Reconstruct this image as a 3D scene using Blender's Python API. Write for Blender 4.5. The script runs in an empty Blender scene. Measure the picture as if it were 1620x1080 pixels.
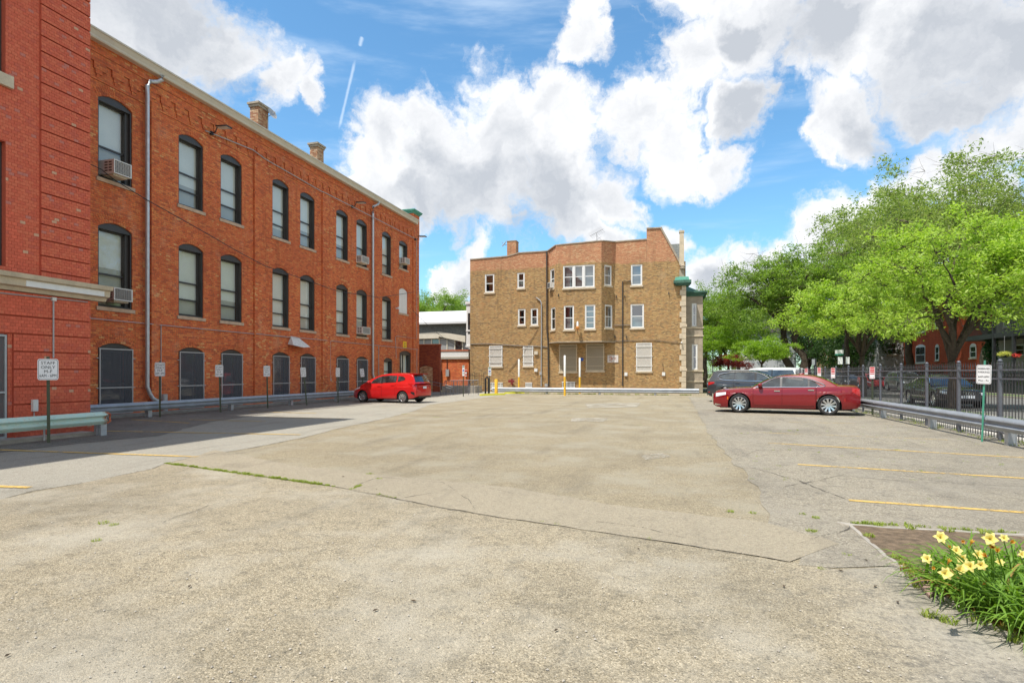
import bpy, bmesh, math, random
import numpy as np
from mathutils import Vector, Matrix
from mathutils.bvhtree import BVHTree

# ------------------------------------------------------------------ scene, camera, light
S = bpy.context.scene
COL = S.collection
F = 910.0; CX = 810.0; HY = 590.0; CAMH = 1.55
TH = math.atan(258.0 / F); CT, ST = math.cos(TH), math.sin(TH)
cam_d = bpy.data.cameras.new('camera'); cam = bpy.data.objects.new('camera', cam_d); COL.objects.link(cam)
cam.location = (0, 0, CAMH); cam.rotation_euler = (math.pi / 2, 0, TH)
cam_d.sensor_width = 36; cam_d.lens = 36 * F / 1620; cam_d.shift_y = (HY - 540) / 1620
cam_d.clip_start = 0.1; cam_d.clip_end = 3000
S.camera = cam

S.view_settings.view_transform = 'Standard'
try: S.view_settings.look = 'None'
except Exception: pass
S.view_settings.gamma = 1.0; S.view_settings.use_curve_mapping = False
S.view_settings.exposure = 1.50
S.cycles.max_bounces = 6; S.cycles.diffuse_bounces = 3; S.cycles.glossy_bounces = 3
S.cycles.transparent_max_bounces = 12; S.cycles.transmission_bounces = 3
S.cycles.caustics_reflective = False; S.cycles.caustics_refractive = False

# light travels by (SX,SY) for each metre it falls
SX, SY = 0.25, 0.37
sun_d = bpy.data.lights.new('sun', 'SUN'); sun = bpy.data.objects.new('sun', sun_d); COL.objects.link(sun)
sun_d.energy = 2.05; sun_d.angle = math.radians(0.5); sun_d.color = (1.0, 0.955, 0.88)
sdir = Vector((SX, SY, -1)).normalized()
sun.rotation_euler = sdir.to_track_quat('-Z', 'Y').to_euler(); sun.location = (-20, -20, 60)
SUN_EL = math.asin(-sdir.z); SUN_AZ = math.atan2(-sdir.x, -sdir.y)   # clockwise from +Y

def cdir(px, py):
    a = (px - CX) / F; b = (HY - py) / F
    return Vector((a * CT - ST, a * ST + CT, b))
def G(px, py, z=0.0):
    d = cdir(px, py); t = (z - CAMH) / d.z
    return Vector((t * d.x, t * d.y, z))
def onX(px, py, X):
    d = cdir(px, py); t = X / d.x
    return t * d.y, CAMH + t * d.z
def onY(px, py, Y):
    d = cdir(px, py); t = Y / d.y
    return t * d.x, CAMH + t * d.z

# ------------------------------------------------------------------ sky
W = bpy.data.worlds.new('World'); S.world = W; W.use_nodes = True
wt = W.node_tree; wt.nodes.clear()
def WN(t, **k):
    n = wt.nodes.new(t)
    for a, b in k.items(): setattr(n, a, b)
    return n
def link(a, b): wt.links.new(a, b)
def vmath(op, a, b=None, sc=None):
    n = WN('ShaderNodeVectorMath', operation=op)
    for i, v in enumerate((a, b)):
        if v is None: continue
        if isinstance(v, (tuple, list, Vector)): n.inputs[i].default_value = tuple(v)
        else: link(v, n.inputs[i])
    if sc is not None: n.inputs['Scale'].default_value = sc
    return n.outputs['Value'] if op in ('DOT_PRODUCT', 'LENGTH', 'DISTANCE') else n.outputs['Vector']
def smath(op, a, b=None, c=None, clamp=False):
    n = WN('ShaderNodeMath', operation=op, use_clamp=clamp)
    for i, v in enumerate((a, b, c)):
        if v is None: continue
        if isinstance(v, (int, float)): n.inputs[i].default_value = v
        else: link(v, n.inputs[i])
    return n.outputs[0]
def wnoise(vec, scale, detail=5, rough=0.55, lac=2.0):
    n = WN('ShaderNodeTexNoise'); n.inputs['Scale'].default_value = scale
    n.inputs['Detail'].default_value = detail; n.inputs['Roughness'].default_value = rough
    n.inputs['Lacunarity'].default_value = lac
    link(vec, n.inputs['Vector']); return n
def wramp(v, lo, hi):
    n = WN('ShaderNodeMapRange', interpolation_type='SMOOTHSTEP')
    n.inputs[1].default_value = lo; n.inputs[2].default_value = hi
    link(v, n.inputs[0]); return n.outputs[0]
def wmix(f, a, b):
    n = WN('ShaderNodeMix', data_type='RGBA')
    if isinstance(f, (int, float)): n.inputs[0].default_value = f
    else: link(f, n.inputs[0])
    for i, v in ((6, a), (7, b)):
        if isinstance(v, tuple): n.inputs[i].default_value = (*v, 1)
        else: link(v, n.inputs[i])
    return n.outputs[2]
tc = WN('ShaderNodeTexCoord'); D0 = vmath('NORMALIZE', tc.outputs['Generated'])
SKYS = 0.12
sky = WN('ShaderNodeTexSky', sky_type='NISHITA', sun_disc=False)
sky.sun_elevation = SUN_EL; sky.sun_rotation = SUN_AZ; sky.altitude = 200; sky.air_density = 1.0; sky.dust_density = 0.6; sky.ozone_density = 3.0
hs = WN('ShaderNodeHueSaturation'); hs.inputs['Saturation'].default_value = 1.04; hs.inputs['Value'].default_value = 0.80
tint = WN('ShaderNodeMix', data_type='RGBA', blend_type='MULTIPLY'); tint.inputs[0].default_value = 1.0; link(sky.outputs[0], tint.inputs[6]); tint.inputs[7].default_value = (0.64, 0.84, 0.84, 1); link(tint.outputs[2], hs.inputs['Color'])
# billows: fractal distortion of the direction
n1 = wnoise(D0, 5.5, 7, 0.6)
dis = vmath('SUBTRACT', n1.outputs['Color'], (0.5, 0.5, 0.5))
dis = vmath('SCALE', dis, sc=0.22)
D1 = vmath('ADD', D0, dis)
def blobfield(blobs, vec):
    acc = None
    for px, py, r in blobs:
        c = cdir(px, py).normalized(); c2 = cdir(px + r, py).normalized(); rr = (c - c2).length
        d = vmath('DISTANCE', vec, tuple(c))
        f = smath('MULTIPLY_ADD', d, -1.0 / rr, 1.0)
        acc = f if acc is None else smath('MAXIMUM', acc, f)
    return acc
CL = [(235, 30, 150), (330, 70, 95), (420, 120, 60), (478, 142, 42), (130, 110, 120), (60, -60, 180),
      (600, 240, 78), (690, 250, 110), (790, 200, 95), (850, 150, 62), (770, 290, 115), (880, 250, 95), (640, 310, 70), (890, 200, 80),
      (915, 60, 55), (955, 20, 30), (1010, 180, 85), (1100, 95, 95), (1060, 230, 65), (1180, 60, 110), (1330, 60, 150), (1130, 255, 45), (1170, 190, 60),
      (1480, 70, 150), (1620, 90, 150), (1340, 185, 85), (1290, 235, 40), (1500, 165, 80), (1170, -60, 130), (1400, -60, 200),
      (1110, 435, 80), (1180, 430, 70), (1190, 490, 95), (1290, 380, 80), (1235, 415, 65), (1340, 350, 60), (1400, 320, 75), (1470, 290, 72), (1540, 250, 68), (1610, 222, 70), (900, 300, 90), (960, 310, 50), (930, 355, 45), (590, 330, 80), (560, 270, 55),
      (1370, 430, 110), (1560, 360, 130), (745, 430, 48), (700, 442, 28), (720, 500, 55), (1030, 385, 50), (950, 370, 40), (560, 450, 60)]
cf = blobfield(CL, D1)
n2 = wnoise(D1, 26.0, 6, 0.6)
cf2 = smath('ADD', cf, smath('MULTIPLY', smath('SUBTRACT', n2.outputs[0], 0.5), 0.95))
n2b = wnoise(D1, 4.2, 5, 0.6)
cf2 = smath('ADD', cf2, smath('MULTIPLY', smath('SUBTRACT', n2b.outputs[0], 0.5), 0.55))
dens = wramp(cf2, -0.06, 0.42)
# outside the view cloud carries on, cover raised to light the shaded walls
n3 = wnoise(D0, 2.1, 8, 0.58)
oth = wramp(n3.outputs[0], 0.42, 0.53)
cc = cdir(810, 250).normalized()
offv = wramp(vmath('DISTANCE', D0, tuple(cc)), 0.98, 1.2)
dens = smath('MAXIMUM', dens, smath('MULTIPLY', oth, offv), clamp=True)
# thin high streaks in the blue
st = WN('ShaderNodeMapping'); st.inputs['Rotation'].default_value = (0.1, 0.25, 0.6); st.inputs['Scale'].default_value = (1.0, 3.0, 9.0)
link(D0, st.inputs['Vector'])
n4 = wnoise(st.outputs[0], 1.6, 6, 0.6)
wisp = smath('MULTIPLY', wramp(n4.outputs[0], 0.48, 0.78), 0.5)
# contrail
def trail(p, q, w, amp):
    a = cdir(*p).normalized(); b = cdir(*q).normalized(); nrm = a.cross(b).normalized(); m = (a + b).normalized(); hl = (a - b).length / 2
    d = smath('ABSOLUTE', vmath('DOT_PRODUCT', D0, tuple(nrm)))
    n5 = wnoise(D0, 60, 4, 0.6)
    d = smath('ADD', d, smath('MULTIPLY', smath('SUBTRACT', n5.outputs[0], 0.5), 0.003))
    k = smath('SUBTRACT', 1.0, wramp(d, 0, w))
    e = smath('SUBTRACT', 1.0, wramp(vmath('DISTANCE', D0, tuple(m)), hl * 0.75, hl * 1.05))
    return smath('MULTIPLY', smath('MULTIPLY', k, e), amp)
tr = smath('ADD', trail((562, 95), (536, 205), 0.003, 0.45), trail((573, 58), (569, 74), 0.004, 0.5))
# cloud shading: thick middles and undersides grey, rims white
nb = wnoise(vmath('ADD', D1, (-0.015, -0.010, 0.045)), 6.0, 8, 0.56)
na = wnoise(D1, 6.0, 8, 0.56)
rel = smath('SUBTRACT', na.outputs[0], nb.outputs[0])
core = wramp(cf2, 0.25, 0.95)
GB = [(250, 30, 190), (340, 140, 90), (730, 320, 120), (850, 320, 110), (700, 270, 70), (640, 330, 60), (1500, 120, 190), (1300, 60, 120), (1180, 200, 60), (1400, 220, 80),
      (1130, 490, 90), (1100, 450, 50), (1400, 440, 110), (1600, 60, 150), (1180, 70, 50), (740, 470, 50), (1640, 340, 110)]
gf = wramp(blobfield(GB, D1), 0.0, 0.6)
shade = smath('ADD', smath('MULTIPLY', core, 0.30), smath('MULTIPLY', gf, 0.62))
shade = smath('ADD', shade, 0.13)
shade = smath('SUBTRACT', shade, smath('MULTIPLY', rel, 1.8), clamp=True)
ccol = wmix(shade, (3.3, 3.32, 3.36), (1.78, 1.90, 2.09))
base = wmix(smath('ADD', wisp, tr, clamp=True), hs.outputs[0], (2.9, 3.3, 3.7))
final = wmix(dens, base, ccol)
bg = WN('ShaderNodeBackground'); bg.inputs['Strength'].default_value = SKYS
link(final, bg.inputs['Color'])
wo = WN('ShaderNodeOutputWorld'); link(bg.outputs[0], wo.inputs[0])
W.cycles.sampling_method = 'MANUAL'; W.cycles.sample_map_resolution = 512

# ------------------------------------------------------------------ materials
MATS = {}
class NT:
    def __init__(s, name):
        s.m = bpy.data.materials.new(name); s.m.use_nodes = True; s.t = s.m.node_tree
        s.b = s.t.nodes['Principled BSDF']; s.out = s.t.nodes['Material Output']
    def n(s, t, **k):
        n = s.t.nodes.new(t)
        for a, b in k.items(): setattr(n, a, b)
        return n
    def l(s, a, b): s.t.links.new(a, b)
    def put(s, sock, v):
        if isinstance(v, (int, float)): sock.default_value = v
        elif isinstance(v, (tuple, list)):
            sock.default_value = (*v, 1) if len(v) == 3 and len(sock.default_value) == 4 else tuple(v)
        else: s.l(v, sock)
    def math(s, op, a, b=None, c=None, clamp=False):
        n = s.n('ShaderNodeMath', operation=op, use_clamp=clamp)
        for i, v in enumerate((a, b, c)):
            if v is not None: s.put(n.inputs[i], v)
        return n.outputs[0]
    def pos(s): return s.n('ShaderNodeNewGeometry')
    def obj(s): return s.n('ShaderNodeTexCoord').outputs['Object']
    def noise(s, vec, scale, detail=4, rough=0.55, out=0):
        n = s.n('ShaderNodeTexNoise'); n.inputs['Scale'].default_value = scale
        n.inputs['Detail'].default_value = detail; n.inputs['Roughness'].default_value = rough
        if vec is not None: s.l(vec, n.inputs['Vector'])
        return n.outputs[out]
    def vor(s, vec, scale, feat='F1', out='Distance'):
        n = s.n('ShaderNodeTexVoronoi', feature=feat); n.inputs['Scale'].default_value = scale
        s.l(vec, n.inputs['Vector']); return n.outputs[out]
    def rng(s, v, a, b, c=0.0, d=1.0, smooth=False):
        n = s.n('ShaderNodeMapRange'); 
        if smooth: n.interpolation_type = 'SMOOTHSTEP'
        s.l(v, n.inputs[0])
        for i, x in ((1, a), (2, b), (3, c), (4, d)): n.inputs[i].default_value = x
        return n.outputs[0]
    def mix(s, f, a, b, mode='MIX'):
        n = s.n('ShaderNodeMix', data_type='RGBA', blend_type=mode)
        s.put(n.inputs[0], f); s.put(n.inputs[6], a); s.put(n.inputs[7], b); return n.outputs[2]
    def ramp(s, v, stops, interp='LINEAR'):
        n = s.n('ShaderNodeValToRGB'); cr = n.color_ramp; cr.interpolation = interp
        while len(cr.elements) < len(stops): cr.elements.new(0.5)
        for e, (p, c) in zip(cr.elements, stops): e.position = p; e.color = (*c, 1)
        s.l(v, n.inputs[0]); return n.outputs[0]
    def bump(s, h, dist, strength=1.0):
        n = s.n('ShaderNodeBump'); n.inputs['Distance'].default_value = dist; n.inputs['Strength'].default_value = strength
        s.l(h, n.inputs['Height']); s.l(n.outputs[0], s.b.inputs['Normal'])
    def base(s, c): s.put(s.b.inputs['Base Color'], c)
    def set(s, rough=None, metal=None, spec=None, coat=None):
        if rough is not None: s.put(s.b.inputs['Roughness'], rough)
        if metal is not None: s.put(s.b.inputs['Metallic'], metal)
        if spec is not None: s.put(s.b.inputs['Specular IOR Level'], spec)
        if coat is not None: s.b.inputs['Coat Weight'].default_value = coat; s.b.inputs['Coat Roughness'].default_value = 0.03
        return s

def plain(name, c, rough=0.6, metal=0.0, var=0.12, scale=6.0, coat=0, spec=None, bump=0.0):
    """a colour with procedural grain and wear"""
    if name in MATS: return MATS[name]
    s = NT(name); P = s.pos().outputs['Position']
    a = s.noise(P, scale, 5, 0.6); b = s.noise(P, scale * 9, 3, 0.6)
    f = s.math('ADD', s.math('MULTIPLY', a, 0.7), s.math('MULTIPLY', b, 0.3))
    f = s.rng(f, 0.3, 0.7, 1 - var, 1 + var)
    mul = s.n('ShaderNodeVectorMath', operation='SCALE'); mul.inputs[0].default_value = c; s.l(f, mul.inputs['Scale'])
    s.base(mul.outputs[0]); s.set(rough, metal, spec, coat or None)
    if bump: s.bump(b, bump)
    MATS[name] = s.m; return s.m

def brick(name, palette, mortar, bw=0.2, bh=0.074, mj=0.010, stain=None, stainw=0.35, bump=0.006, top=None, mottle=0.25, light=None):
    s = NT(name); g = s.pos()
    sp = s.n('ShaderNodeSeparateXYZ'); s.l(g.outputs['Position'], sp.inputs[0])
    sn = s.n('ShaderNodeSeparateXYZ'); s.l(g.outputs['True Normal'], sn.inputs[0])
    u = s.math('SUBTRACT', s.math('MULTIPLY', sp.outputs[1], sn.outputs[0]), s.math('MULTIPLY', sp.outputs[0], sn.outputs[1]))
    u = s.math('ADD', u, 500.0)
    v = sp.outputs[2]
    row = s.math('FLOOR', s.math('DIVIDE', v, bh))
    par = s.math('MODULO', s.math('ADD', row, 1000.0), 2.0)
    uu = s.math('ADD', s.math('DIVIDE', u, bw), s.math('MULTIPLY', par, 0.5))
    colm = s.math('FLOOR', uu)
    fu = s.math('SUBTRACT', uu, colm); fv = s.math('FRACT', s.math('DIVIDE', v, bh))
    du = s.math('MULTIPLY', s.math('MINIMUM', fu, s.math('SUBTRACT', 1.0, fu)), bw)
    dv = s.math('MULTIPLY', s.math('MINIMUM', fv, s.math('SUBTRACT', 1.0, fv)), bh)
    P = g.outputs['Position']
    jit = s.math('MULTIPLY', s.math('SUBTRACT', s.noise(P, 30, 3), 0.5), 0.008)
    dd = s.math('ADD', s.math('MINIMUM', du, dv), jit)
    isb = s.rng(dd, mj * 0.35, mj * 0.75, smooth=True)
    cv = s.n('ShaderNodeCombineXYZ'); s.l(colm, cv.inputs[0]); s.l(row, cv.inputs[1])
    wn = s.n('ShaderNodeTexWhiteNoise', noise_dimensions='3D'); s.l(cv.outputs[0], wn.inputs['Vector'])
    r = wn.outputs['Value']
    # neighbouring bricks lean towards the same firing
    r = s.math('ADD', s.math('MULTIPLY', r, 0.8), s.math('MULTIPLY', s.rng(s.noise(P, 0.5, 3), 0.35, 0.65), 0.2), clamp=True)
    n = len(palette); stops = [(i / n, c) for i, c in enumerate(palette)]
    c = s.ramp(r, stops, 'CONSTANT')
    if top:                                             # upper courses laid in another brick
        z0, pal2 = top
        n2 = len(pal2); c2 = s.ramp(r, [(i / n2, q) for i, q in enumerate(pal2)], 'CONSTANT')
        edge = s.math('ADD', v, s.math('MULTIPLY', s.math('SUBTRACT', wn.outputs['Value'], 0.5), 0.12))
        c = s.mix(s.math('GREATER_THAN', edge, z0), c, c2)
    m = s.noise(P, 14, 4, 0.65)
    c = s.mix(1.0, c, s.ramp(m, [(0.25, (1 - mottle,) * 3), (0.75, (1 + mottle,) * 3)]), 'MULTIPLY')
    c = s.mix(isb, mortar, c)
    big = s.noise(P, 0.35, 6, 0.6)
    c = s.mix(s.rng(big, 0.42, 0.72, 0.0, stainw), c, stain or (0.05, 0.02, 0.012))
    sk_ = s.n('ShaderNodeMapping'); s.l(P, sk_.inputs[0]); sk_.inputs['Scale'].default_value = (2.6, 2.6, 0.16)
    c = s.mix(s.rng(s.noise(sk_.outputs[0], 1.0, 6, 0.65), 0.54, 0.76, 0, 0.42), c, tuple(q * 0.45 for q in (stain or (0.1, 0.04, 0.03))))
    if light:
        sc = s.n('ShaderNodeMapping'); s.l(P, sc.inputs[0]); sc.inputs['Scale'].default_value = (1.2, 1.2, 0.8)
        l2 = s.noise(sc.outputs[0], 0.9, 7, 0.7)
        c = s.mix(s.rng(l2, 0.56, 0.72, 0.0, light[1]), c, light[0])
    s.base(c); s.set(0.85, spec=0.25)
    h = s.math('ADD', isb, s.math('MULTIPLY', m, 0.5))
    s.bump(h, bump)
    MATS[name] = s.m; return s.m

# painted red brick laid as real bricks
def islandbrick():
    s = NT('painted_red_brick'); g = s.pos(); P = g.outputs['Position']
    r = g.outputs['Random Per Island']
    c = s.ramp(r, [(0, (0.70, 0.155, 0.080)), (0.35, (0.66, 0.135, 0.072)), (0.6, (0.72, 0.175, 0.09)), (0.86, (0.62, 0.135, 0.08)), (0.955, (0.58, 0.20, 0.15)), (0.985, (0.66, 0.38, 0.24))], 'CONSTANT')
    oi = s.n('ShaderNodeObjectInfo')
    c = s.mix(1.0, c, s.ramp(oi.outputs['Random'], [(0, (0.88,) * 3), (1, (1.1,) * 3)]), 'MULTIPLY')
    m = s.noise(P, 22, 4, 0.65)
    c = s.mix(1.0, c, s.ramp(m, [(0.25, (0.82,) * 3), (0.75, (1.15,) * 3)]), 'MULTIPLY')
    sp = s.n('ShaderNodeSeparateXYZ'); s.l(P, sp.inputs[0])
    low = s.rng(sp.outputs[2], 1.4, 0.1, 0.0, 0.45)      # rain splash grime near the ground
    c = s.mix(s.math('MULTIPLY', low, s.rng(s.noise(P, 3, 4), 0.3, 0.6)), c, (0.16, 0.03, 0.02))
    s.base(c); s.set(0.7, spec=0.3); s.bump(m, 0.004); MATS['painted_red_brick'] = s.m
islandbrick()
M = MATS
RED = [(0.724, 0.182, 0.058), (0.669, 0.153, 0.050), (0.740, 0.214, 0.068), (0.614, 0.135, 0.049), (0.701, 0.170, 0.058), (0.504, 0.119, 0.050), (0.740, 0.245, 0.079), (0.680, 0.157, 0.056), (0.740, 0.202, 0.068), (0.740, 0.367, 0.141)]
brick('weathered_red_brick', RED, (0.46, 0.19, 0.10), stainw=0.35, stain=(0.40, 0.09, 0.042), bump=0.010, light=((0.70, 0.44, 0.27), 0.32))
TAN = [(0.417, 0.249, 0.098), (0.471, 0.292, 0.118), (0.372, 0.224, 0.090), (0.517, 0.331, 0.140), (0.435, 0.262, 0.101), (0.327, 0.202, 0.090), (0.480, 0.254, 0.101), (0.399, 0.245, 0.101), (0.255, 0.168, 0.083), (0.507, 0.340, 0.150), (0.426, 0.279, 0.115)]
PINK = [(0.563, 0.250, 0.131), (0.602, 0.289, 0.157), (0.524, 0.216, 0.113), (0.621, 0.338, 0.179), (0.544, 0.240, 0.126), (0.583, 0.260, 0.135), (0.475, 0.201, 0.109), (0.651, 0.396, 0.223)]
brick('tan_common_brick', TAN, (0.30, 0.22, 0.13), bw=0.21, bh=0.075, mj=0.014, stain=(0.2, 0.14, 0.08), stainw=0.25, top=(10.27, PINK), mottle=0.3, light=((0.45, 0.35, 0.24), 0.35))
brick('chimney_tan_brick', [(0.50, 0.28, 0.15), (0.42, 0.20, 0.10), (0.56, 0.36, 0.21), (0.36, 0.15, 0.08), (0.60, 0.42, 0.27)], (0.42, 0.30, 0.2), stain=(0.2, 0.1, 0.06))
brick('dark_red_brick', [(0.30, 0.062, 0.03), (0.25, 0.05, 0.027), (0.34, 0.08, 0.036), (0.20, 0.04, 0.025)], (0.2, 0.08, 0.05), stain=(0.1, 0.03, 0.02))
brick('house_red_brick', [(0.46, 0.085, 0.032), (0.43, 0.075, 0.03), (0.49, 0.1, 0.04)], (0.42, 0.09, 0.04), stain=(0.3, 0.05, 0.03), stainw=0.2, mottle=0.1)
plain('mortar_red', (0.50, 0.095, 0.050), 0.9, scale=20)
plain('limestone', (0.56, 0.47, 0.34), 0.8, var=0.22, scale=3, bump=0.004)
plain('dark_limestone', (0.36, 0.30, 0.225), 0.85, var=0.3, scale=3, bump=0.006)
plain('sill_stone', (0.50, 0.36, 0.25), 0.85, var=0.25, scale=5, bump=0.003)
plain('cream_paint', (0.60, 0.54, 0.43), 0.55, var=0.1, scale=2)
plain('bronze_frame', (0.05, 0.045, 0.042), 0.45, var=0.12)
plain('white_paint', (0.74, 0.74, 0.72), 0.5, var=0.08)
plain('offwhite_blind', (0.74, 0.76, 0.72), 0.8, var=0.06, scale=1.5)
plain('grey_blind', (0.46, 0.46, 0.42), 0.85, var=0.08, scale=1.5)
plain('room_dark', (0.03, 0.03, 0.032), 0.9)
plain('curtain_white', (0.55, 0.55, 0.53), 0.9, var=0.2, scale=4)
plain('galvanised', (0.50, 0.53, 0.56), 0.42, metal=0.55, var=0.22, scale=5)
plain('rail_zinc', (0.34, 0.365, 0.39), 0.5, metal=0.35, var=0.22, scale=2.5)
plain('pipe_grey', (0.42, 0.42, 0.42), 0.5, metal=0.3, var=0.1)
plain('fence_paint', (0.105, 0.112, 0.13), 0.42, var=0.2, scale=7)
plain('picket_paint', (0.038, 0.036, 0.038), 0.45, var=0.2, scale=7)
plain('black_metal', (0.022, 0.022, 0.024), 0.45)
plain('sign_green_post', (0.055, 0.065, 0.035), 0.5, metal=0.2, var=0.25, scale=20)
plain('teal_post', (0.07, 0.30, 0.20), 0.5)
plain('copper_patina', (0.10, 0.34, 0.25), 0.75, var=0.35, scale=4)
plain('copper_dark', (0.055, 0.14, 0.10), 0.7, var=0.4, scale=4)
plain('slate', (0.13, 0.14, 0.13), 0.7, var=0.5, scale=8)
plain('white_roof', (0.62, 0.61, 0.60), 0.7, var=0.08)
plain('roof_tar', (0.09, 0.085, 0.08), 0.9)
plain('yellow_paint', (0.80, 0.46, 0.035), 0.55, var=0.15, scale=12)
plain('bollard_white', (0.78, 0.77, 0.73), 0.5)
plain('lime_yellow', (0.66, 0.62, 0.05), 0.6, var=0.15)
plain('ac_white', (0.66, 0.65, 0.61), 0.5, var=0.06)
plain('ac_grey', (0.30, 0.29, 0.28), 0.6, var=0.1)
plain('ac_dark', (0.09, 0.09, 0.09), 0.6)
plain('tile_red', (0.45, 0.12, 0.05), 0.7)
plain('sign_white', (0.80, 0.80, 0.80), 0.45, var=0.03)
plain('sign_ink', (0.03, 0.03, 0.035), 0.5)
plain('sign_red', (0.60, 0.03, 0.03), 0.5)
plain('sign_blue', (0.02, 0.09, 0.42), 0.5)
plain('sign_green', (0.02, 0.22, 0.13), 0.5)
plain('sign_yellow', (0.80, 0.50, 0.02), 0.5)
plain('sign_back', (0.40, 0.42, 0.42), 0.5, metal=0.4)
plain('bark', (0.075, 0.055, 0.038), 0.95, var=0.5, scale=9, bump=0.03)
plain('bark_light', (0.16, 0.125, 0.09), 0.95, var=0.5, scale=6, bump=0.04)
plain('tyre', (0.022, 0.022, 0.022), 0.85, var=0.1)
plain('under_black', (0.010, 0.010, 0.010), 0.8)
plain('rim_silver', (0.62, 0.62, 0.63), 0.25, metal=0.9, var=0.05)
plain('chrome', (0.80, 0.80, 0.80), 0.12, metal=1.0, var=0.03)
plain('black_trim', (0.015, 0.015, 0.016), 0.35)
plain('lamp_red', (0.42, 0.012, 0.012), 0.12, coat=0.6)
plain('lamp_clear', (0.70, 0.72, 0.74), 0.12, coat=0.6)
plain('lamp_amber', (0.70, 0.16, 0.01), 0.2)
plain('plate_white', (0.60, 0.62, 0.66), 0.4)
plain('kerb_concrete', (0.33, 0.30, 0.25), 0.9, var=0.25, scale=5, bump=0.006)
plain('wood_tan', (0.34, 0.24, 0.14), 0.8)
plain('soil', (0.14, 0.095, 0.058), 0.95, var=0.5, scale=25, bump=0.02)
plain('mulch', (0.235, 0.165, 0.10), 0.95, var=0.6, scale=14, bump=0.03)
plain('lawn_base', (0.075, 0.13, 0.03), 0.95, var=0.4, scale=4, bump=0.02)
plain('siding_white', (0.45, 0.46, 0.47), 0.6)
plain('siding_grey', (0.40, 0.37, 0.31), 0.7)
plain('shingle', (0.12, 0.11, 0.10), 0.9, var=0.4, scale=12)
plain('graffiti_board', (0.62, 0.58, 0.55), 0.7, var=0.2, scale=6)
plain('grit', (0.42, 0.38, 0.32), 0.9, var=0.6, scale=60)
plain('leaf_fallen', (0.10, 0.07, 0.045), 0.9)
plain('pink_stone', (0.33, 0.22, 0.18), 0.85, var=0.25, scale=14)
plain('hydrant_red', (0.24, 0.03, 0.03), 0.5)
plain('flower_red', (0.6, 0.05, 0.03), 0.7)
plain('pot_blue', (0.02, 0.06, 0.35), 0.4)
plain('torn_canvas', (0.66, 0.63, 0.58), 0.85, var=0.25, scale=9)
plain('lens_orange', (0.55, 0.22, 0.05), 0.3)
def paint(name, c, rough=0.35, flake=0.0):
    s = NT(name); P = s.pos().outputs['Position']
    f = s.noise(P, 3, 3); s.base(s.mix(s.rng(f, 0.3, 0.7, 0.0, 0.5), c, tuple(q * 0.85 for q in c)))
    s.set(rough, flake, spec=0.25, coat=1.0); MATS[name] = s.m
paint('paint_red', (0.56, 0.012, 0.012)); paint('paint_maroon', (0.215, 0.005, 0.009)); paint('paint_charcoal', (0.035, 0.037, 0.042))
paint('paint_white', (0.74, 0.74, 0.73)); paint('paint_black', (0.012, 0.014, 0.018)); paint('paint_grey', (0.10, 0.105, 0.11)); paint('paint_street_red', (0.45, 0.012, 0.015))
def glass(name, tint, refl=0.10, trans=0.8, rough=0.02):
    s = NT(name); t = s.t; t.nodes.remove(s.b)
    tr = s.n('ShaderNodeBsdfTransparent'); tr.inputs[0].default_value = (*tint, 1)
    gl = s.n('ShaderNodeBsdfGlossy'); gl.inputs['Roughness'].default_value = rough; gl.inputs['Color'].default_value = (0.95, 0.97, 1, 1)
    lw = s.n('ShaderNodeLayerWeight'); lw.inputs['Blend'].default_value = 0.35
    f = s.rng(s.math('POWER', lw.outputs['Facing'], 3.0), 0, 1, refl, 0.8)
    mx = s.n('ShaderNodeMixShader'); s.l(f, mx.inputs[0]); s.l(tr.outputs[0], mx.inputs[1]); s.l(gl.outputs[0], mx.inputs[2])
    s.l(mx.outputs[0], s.out.inputs[0]); MATS[name] = s.m
glass('window_glass', (0.93, 0.95, 0.93), 0.08)
glass('house_glass', (0.55, 0.60, 0.62), 0.22)
glass('dome_glass', (0.9, 0.9, 0.9), 0.15)
s = NT('car_glass'); s.base(s.mix(s.rng(s.noise(s.pos().outputs['Position'], 2.0, 3), 0.4, 0.62), (0.012, 0.016, 0.018), (0.05, 0.065, 0.07))); s.set(0.04, 0.0, 0.9, coat=1.0); MATS['car_glass'] = s.m
# steel mesh screens: real see-through weave too fine for geometry at this range
def screen(name, c, open_=0.35):
    s = NT(name); t = s.t
    tr = s.n('ShaderNodeBsdfTransparent'); mx = s.n('ShaderNodeMixShader')
    g = s.pos(); sp = s.n('ShaderNodeSeparateXYZ'); s.l(g.outputs['Position'], sp.inputs[0])
    u = s.math('ADD', sp.outputs[0], sp.outputs[1])
    a = s.math('ADD', u, sp.outputs[2]); b = s.math('SUBTRACT', u, sp.outputs[2])
    k = 1 / 0.03
    fa = s.math('FRACT', s.math('ADD', s.math('MULTIPLY', a, k), 900.0)); fb = s.math('FRACT', s.math('ADD', s.math('MULTIPLY', b, k), 900.0))
    hole = s.math('MULTIPLY', s.math('LESS_THAN', fa, math.sqrt(open_)), s.math('LESS_THAN', fb, math.sqrt(open_)))
    s.base(c); s.set(0.6); s.l(hole, mx.inputs[0]); s.l(s.b.outputs[0], mx.inputs[1]); s.l(tr.outputs[0], mx.inputs[2]); s.l(mx.outputs[0], s.out.inputs[0]); MATS[name] = s.m
screen('dark_screen', (0.10, 0.105, 0.12), 0.42); screen('white_screen', (0.62, 0.58, 0.52), 0.22); screen('tan_screen', (0.36, 0.31, 0.23), 0.2)
screen('gate_screen', (0.14, 0.14, 0.14), 0.3)

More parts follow.
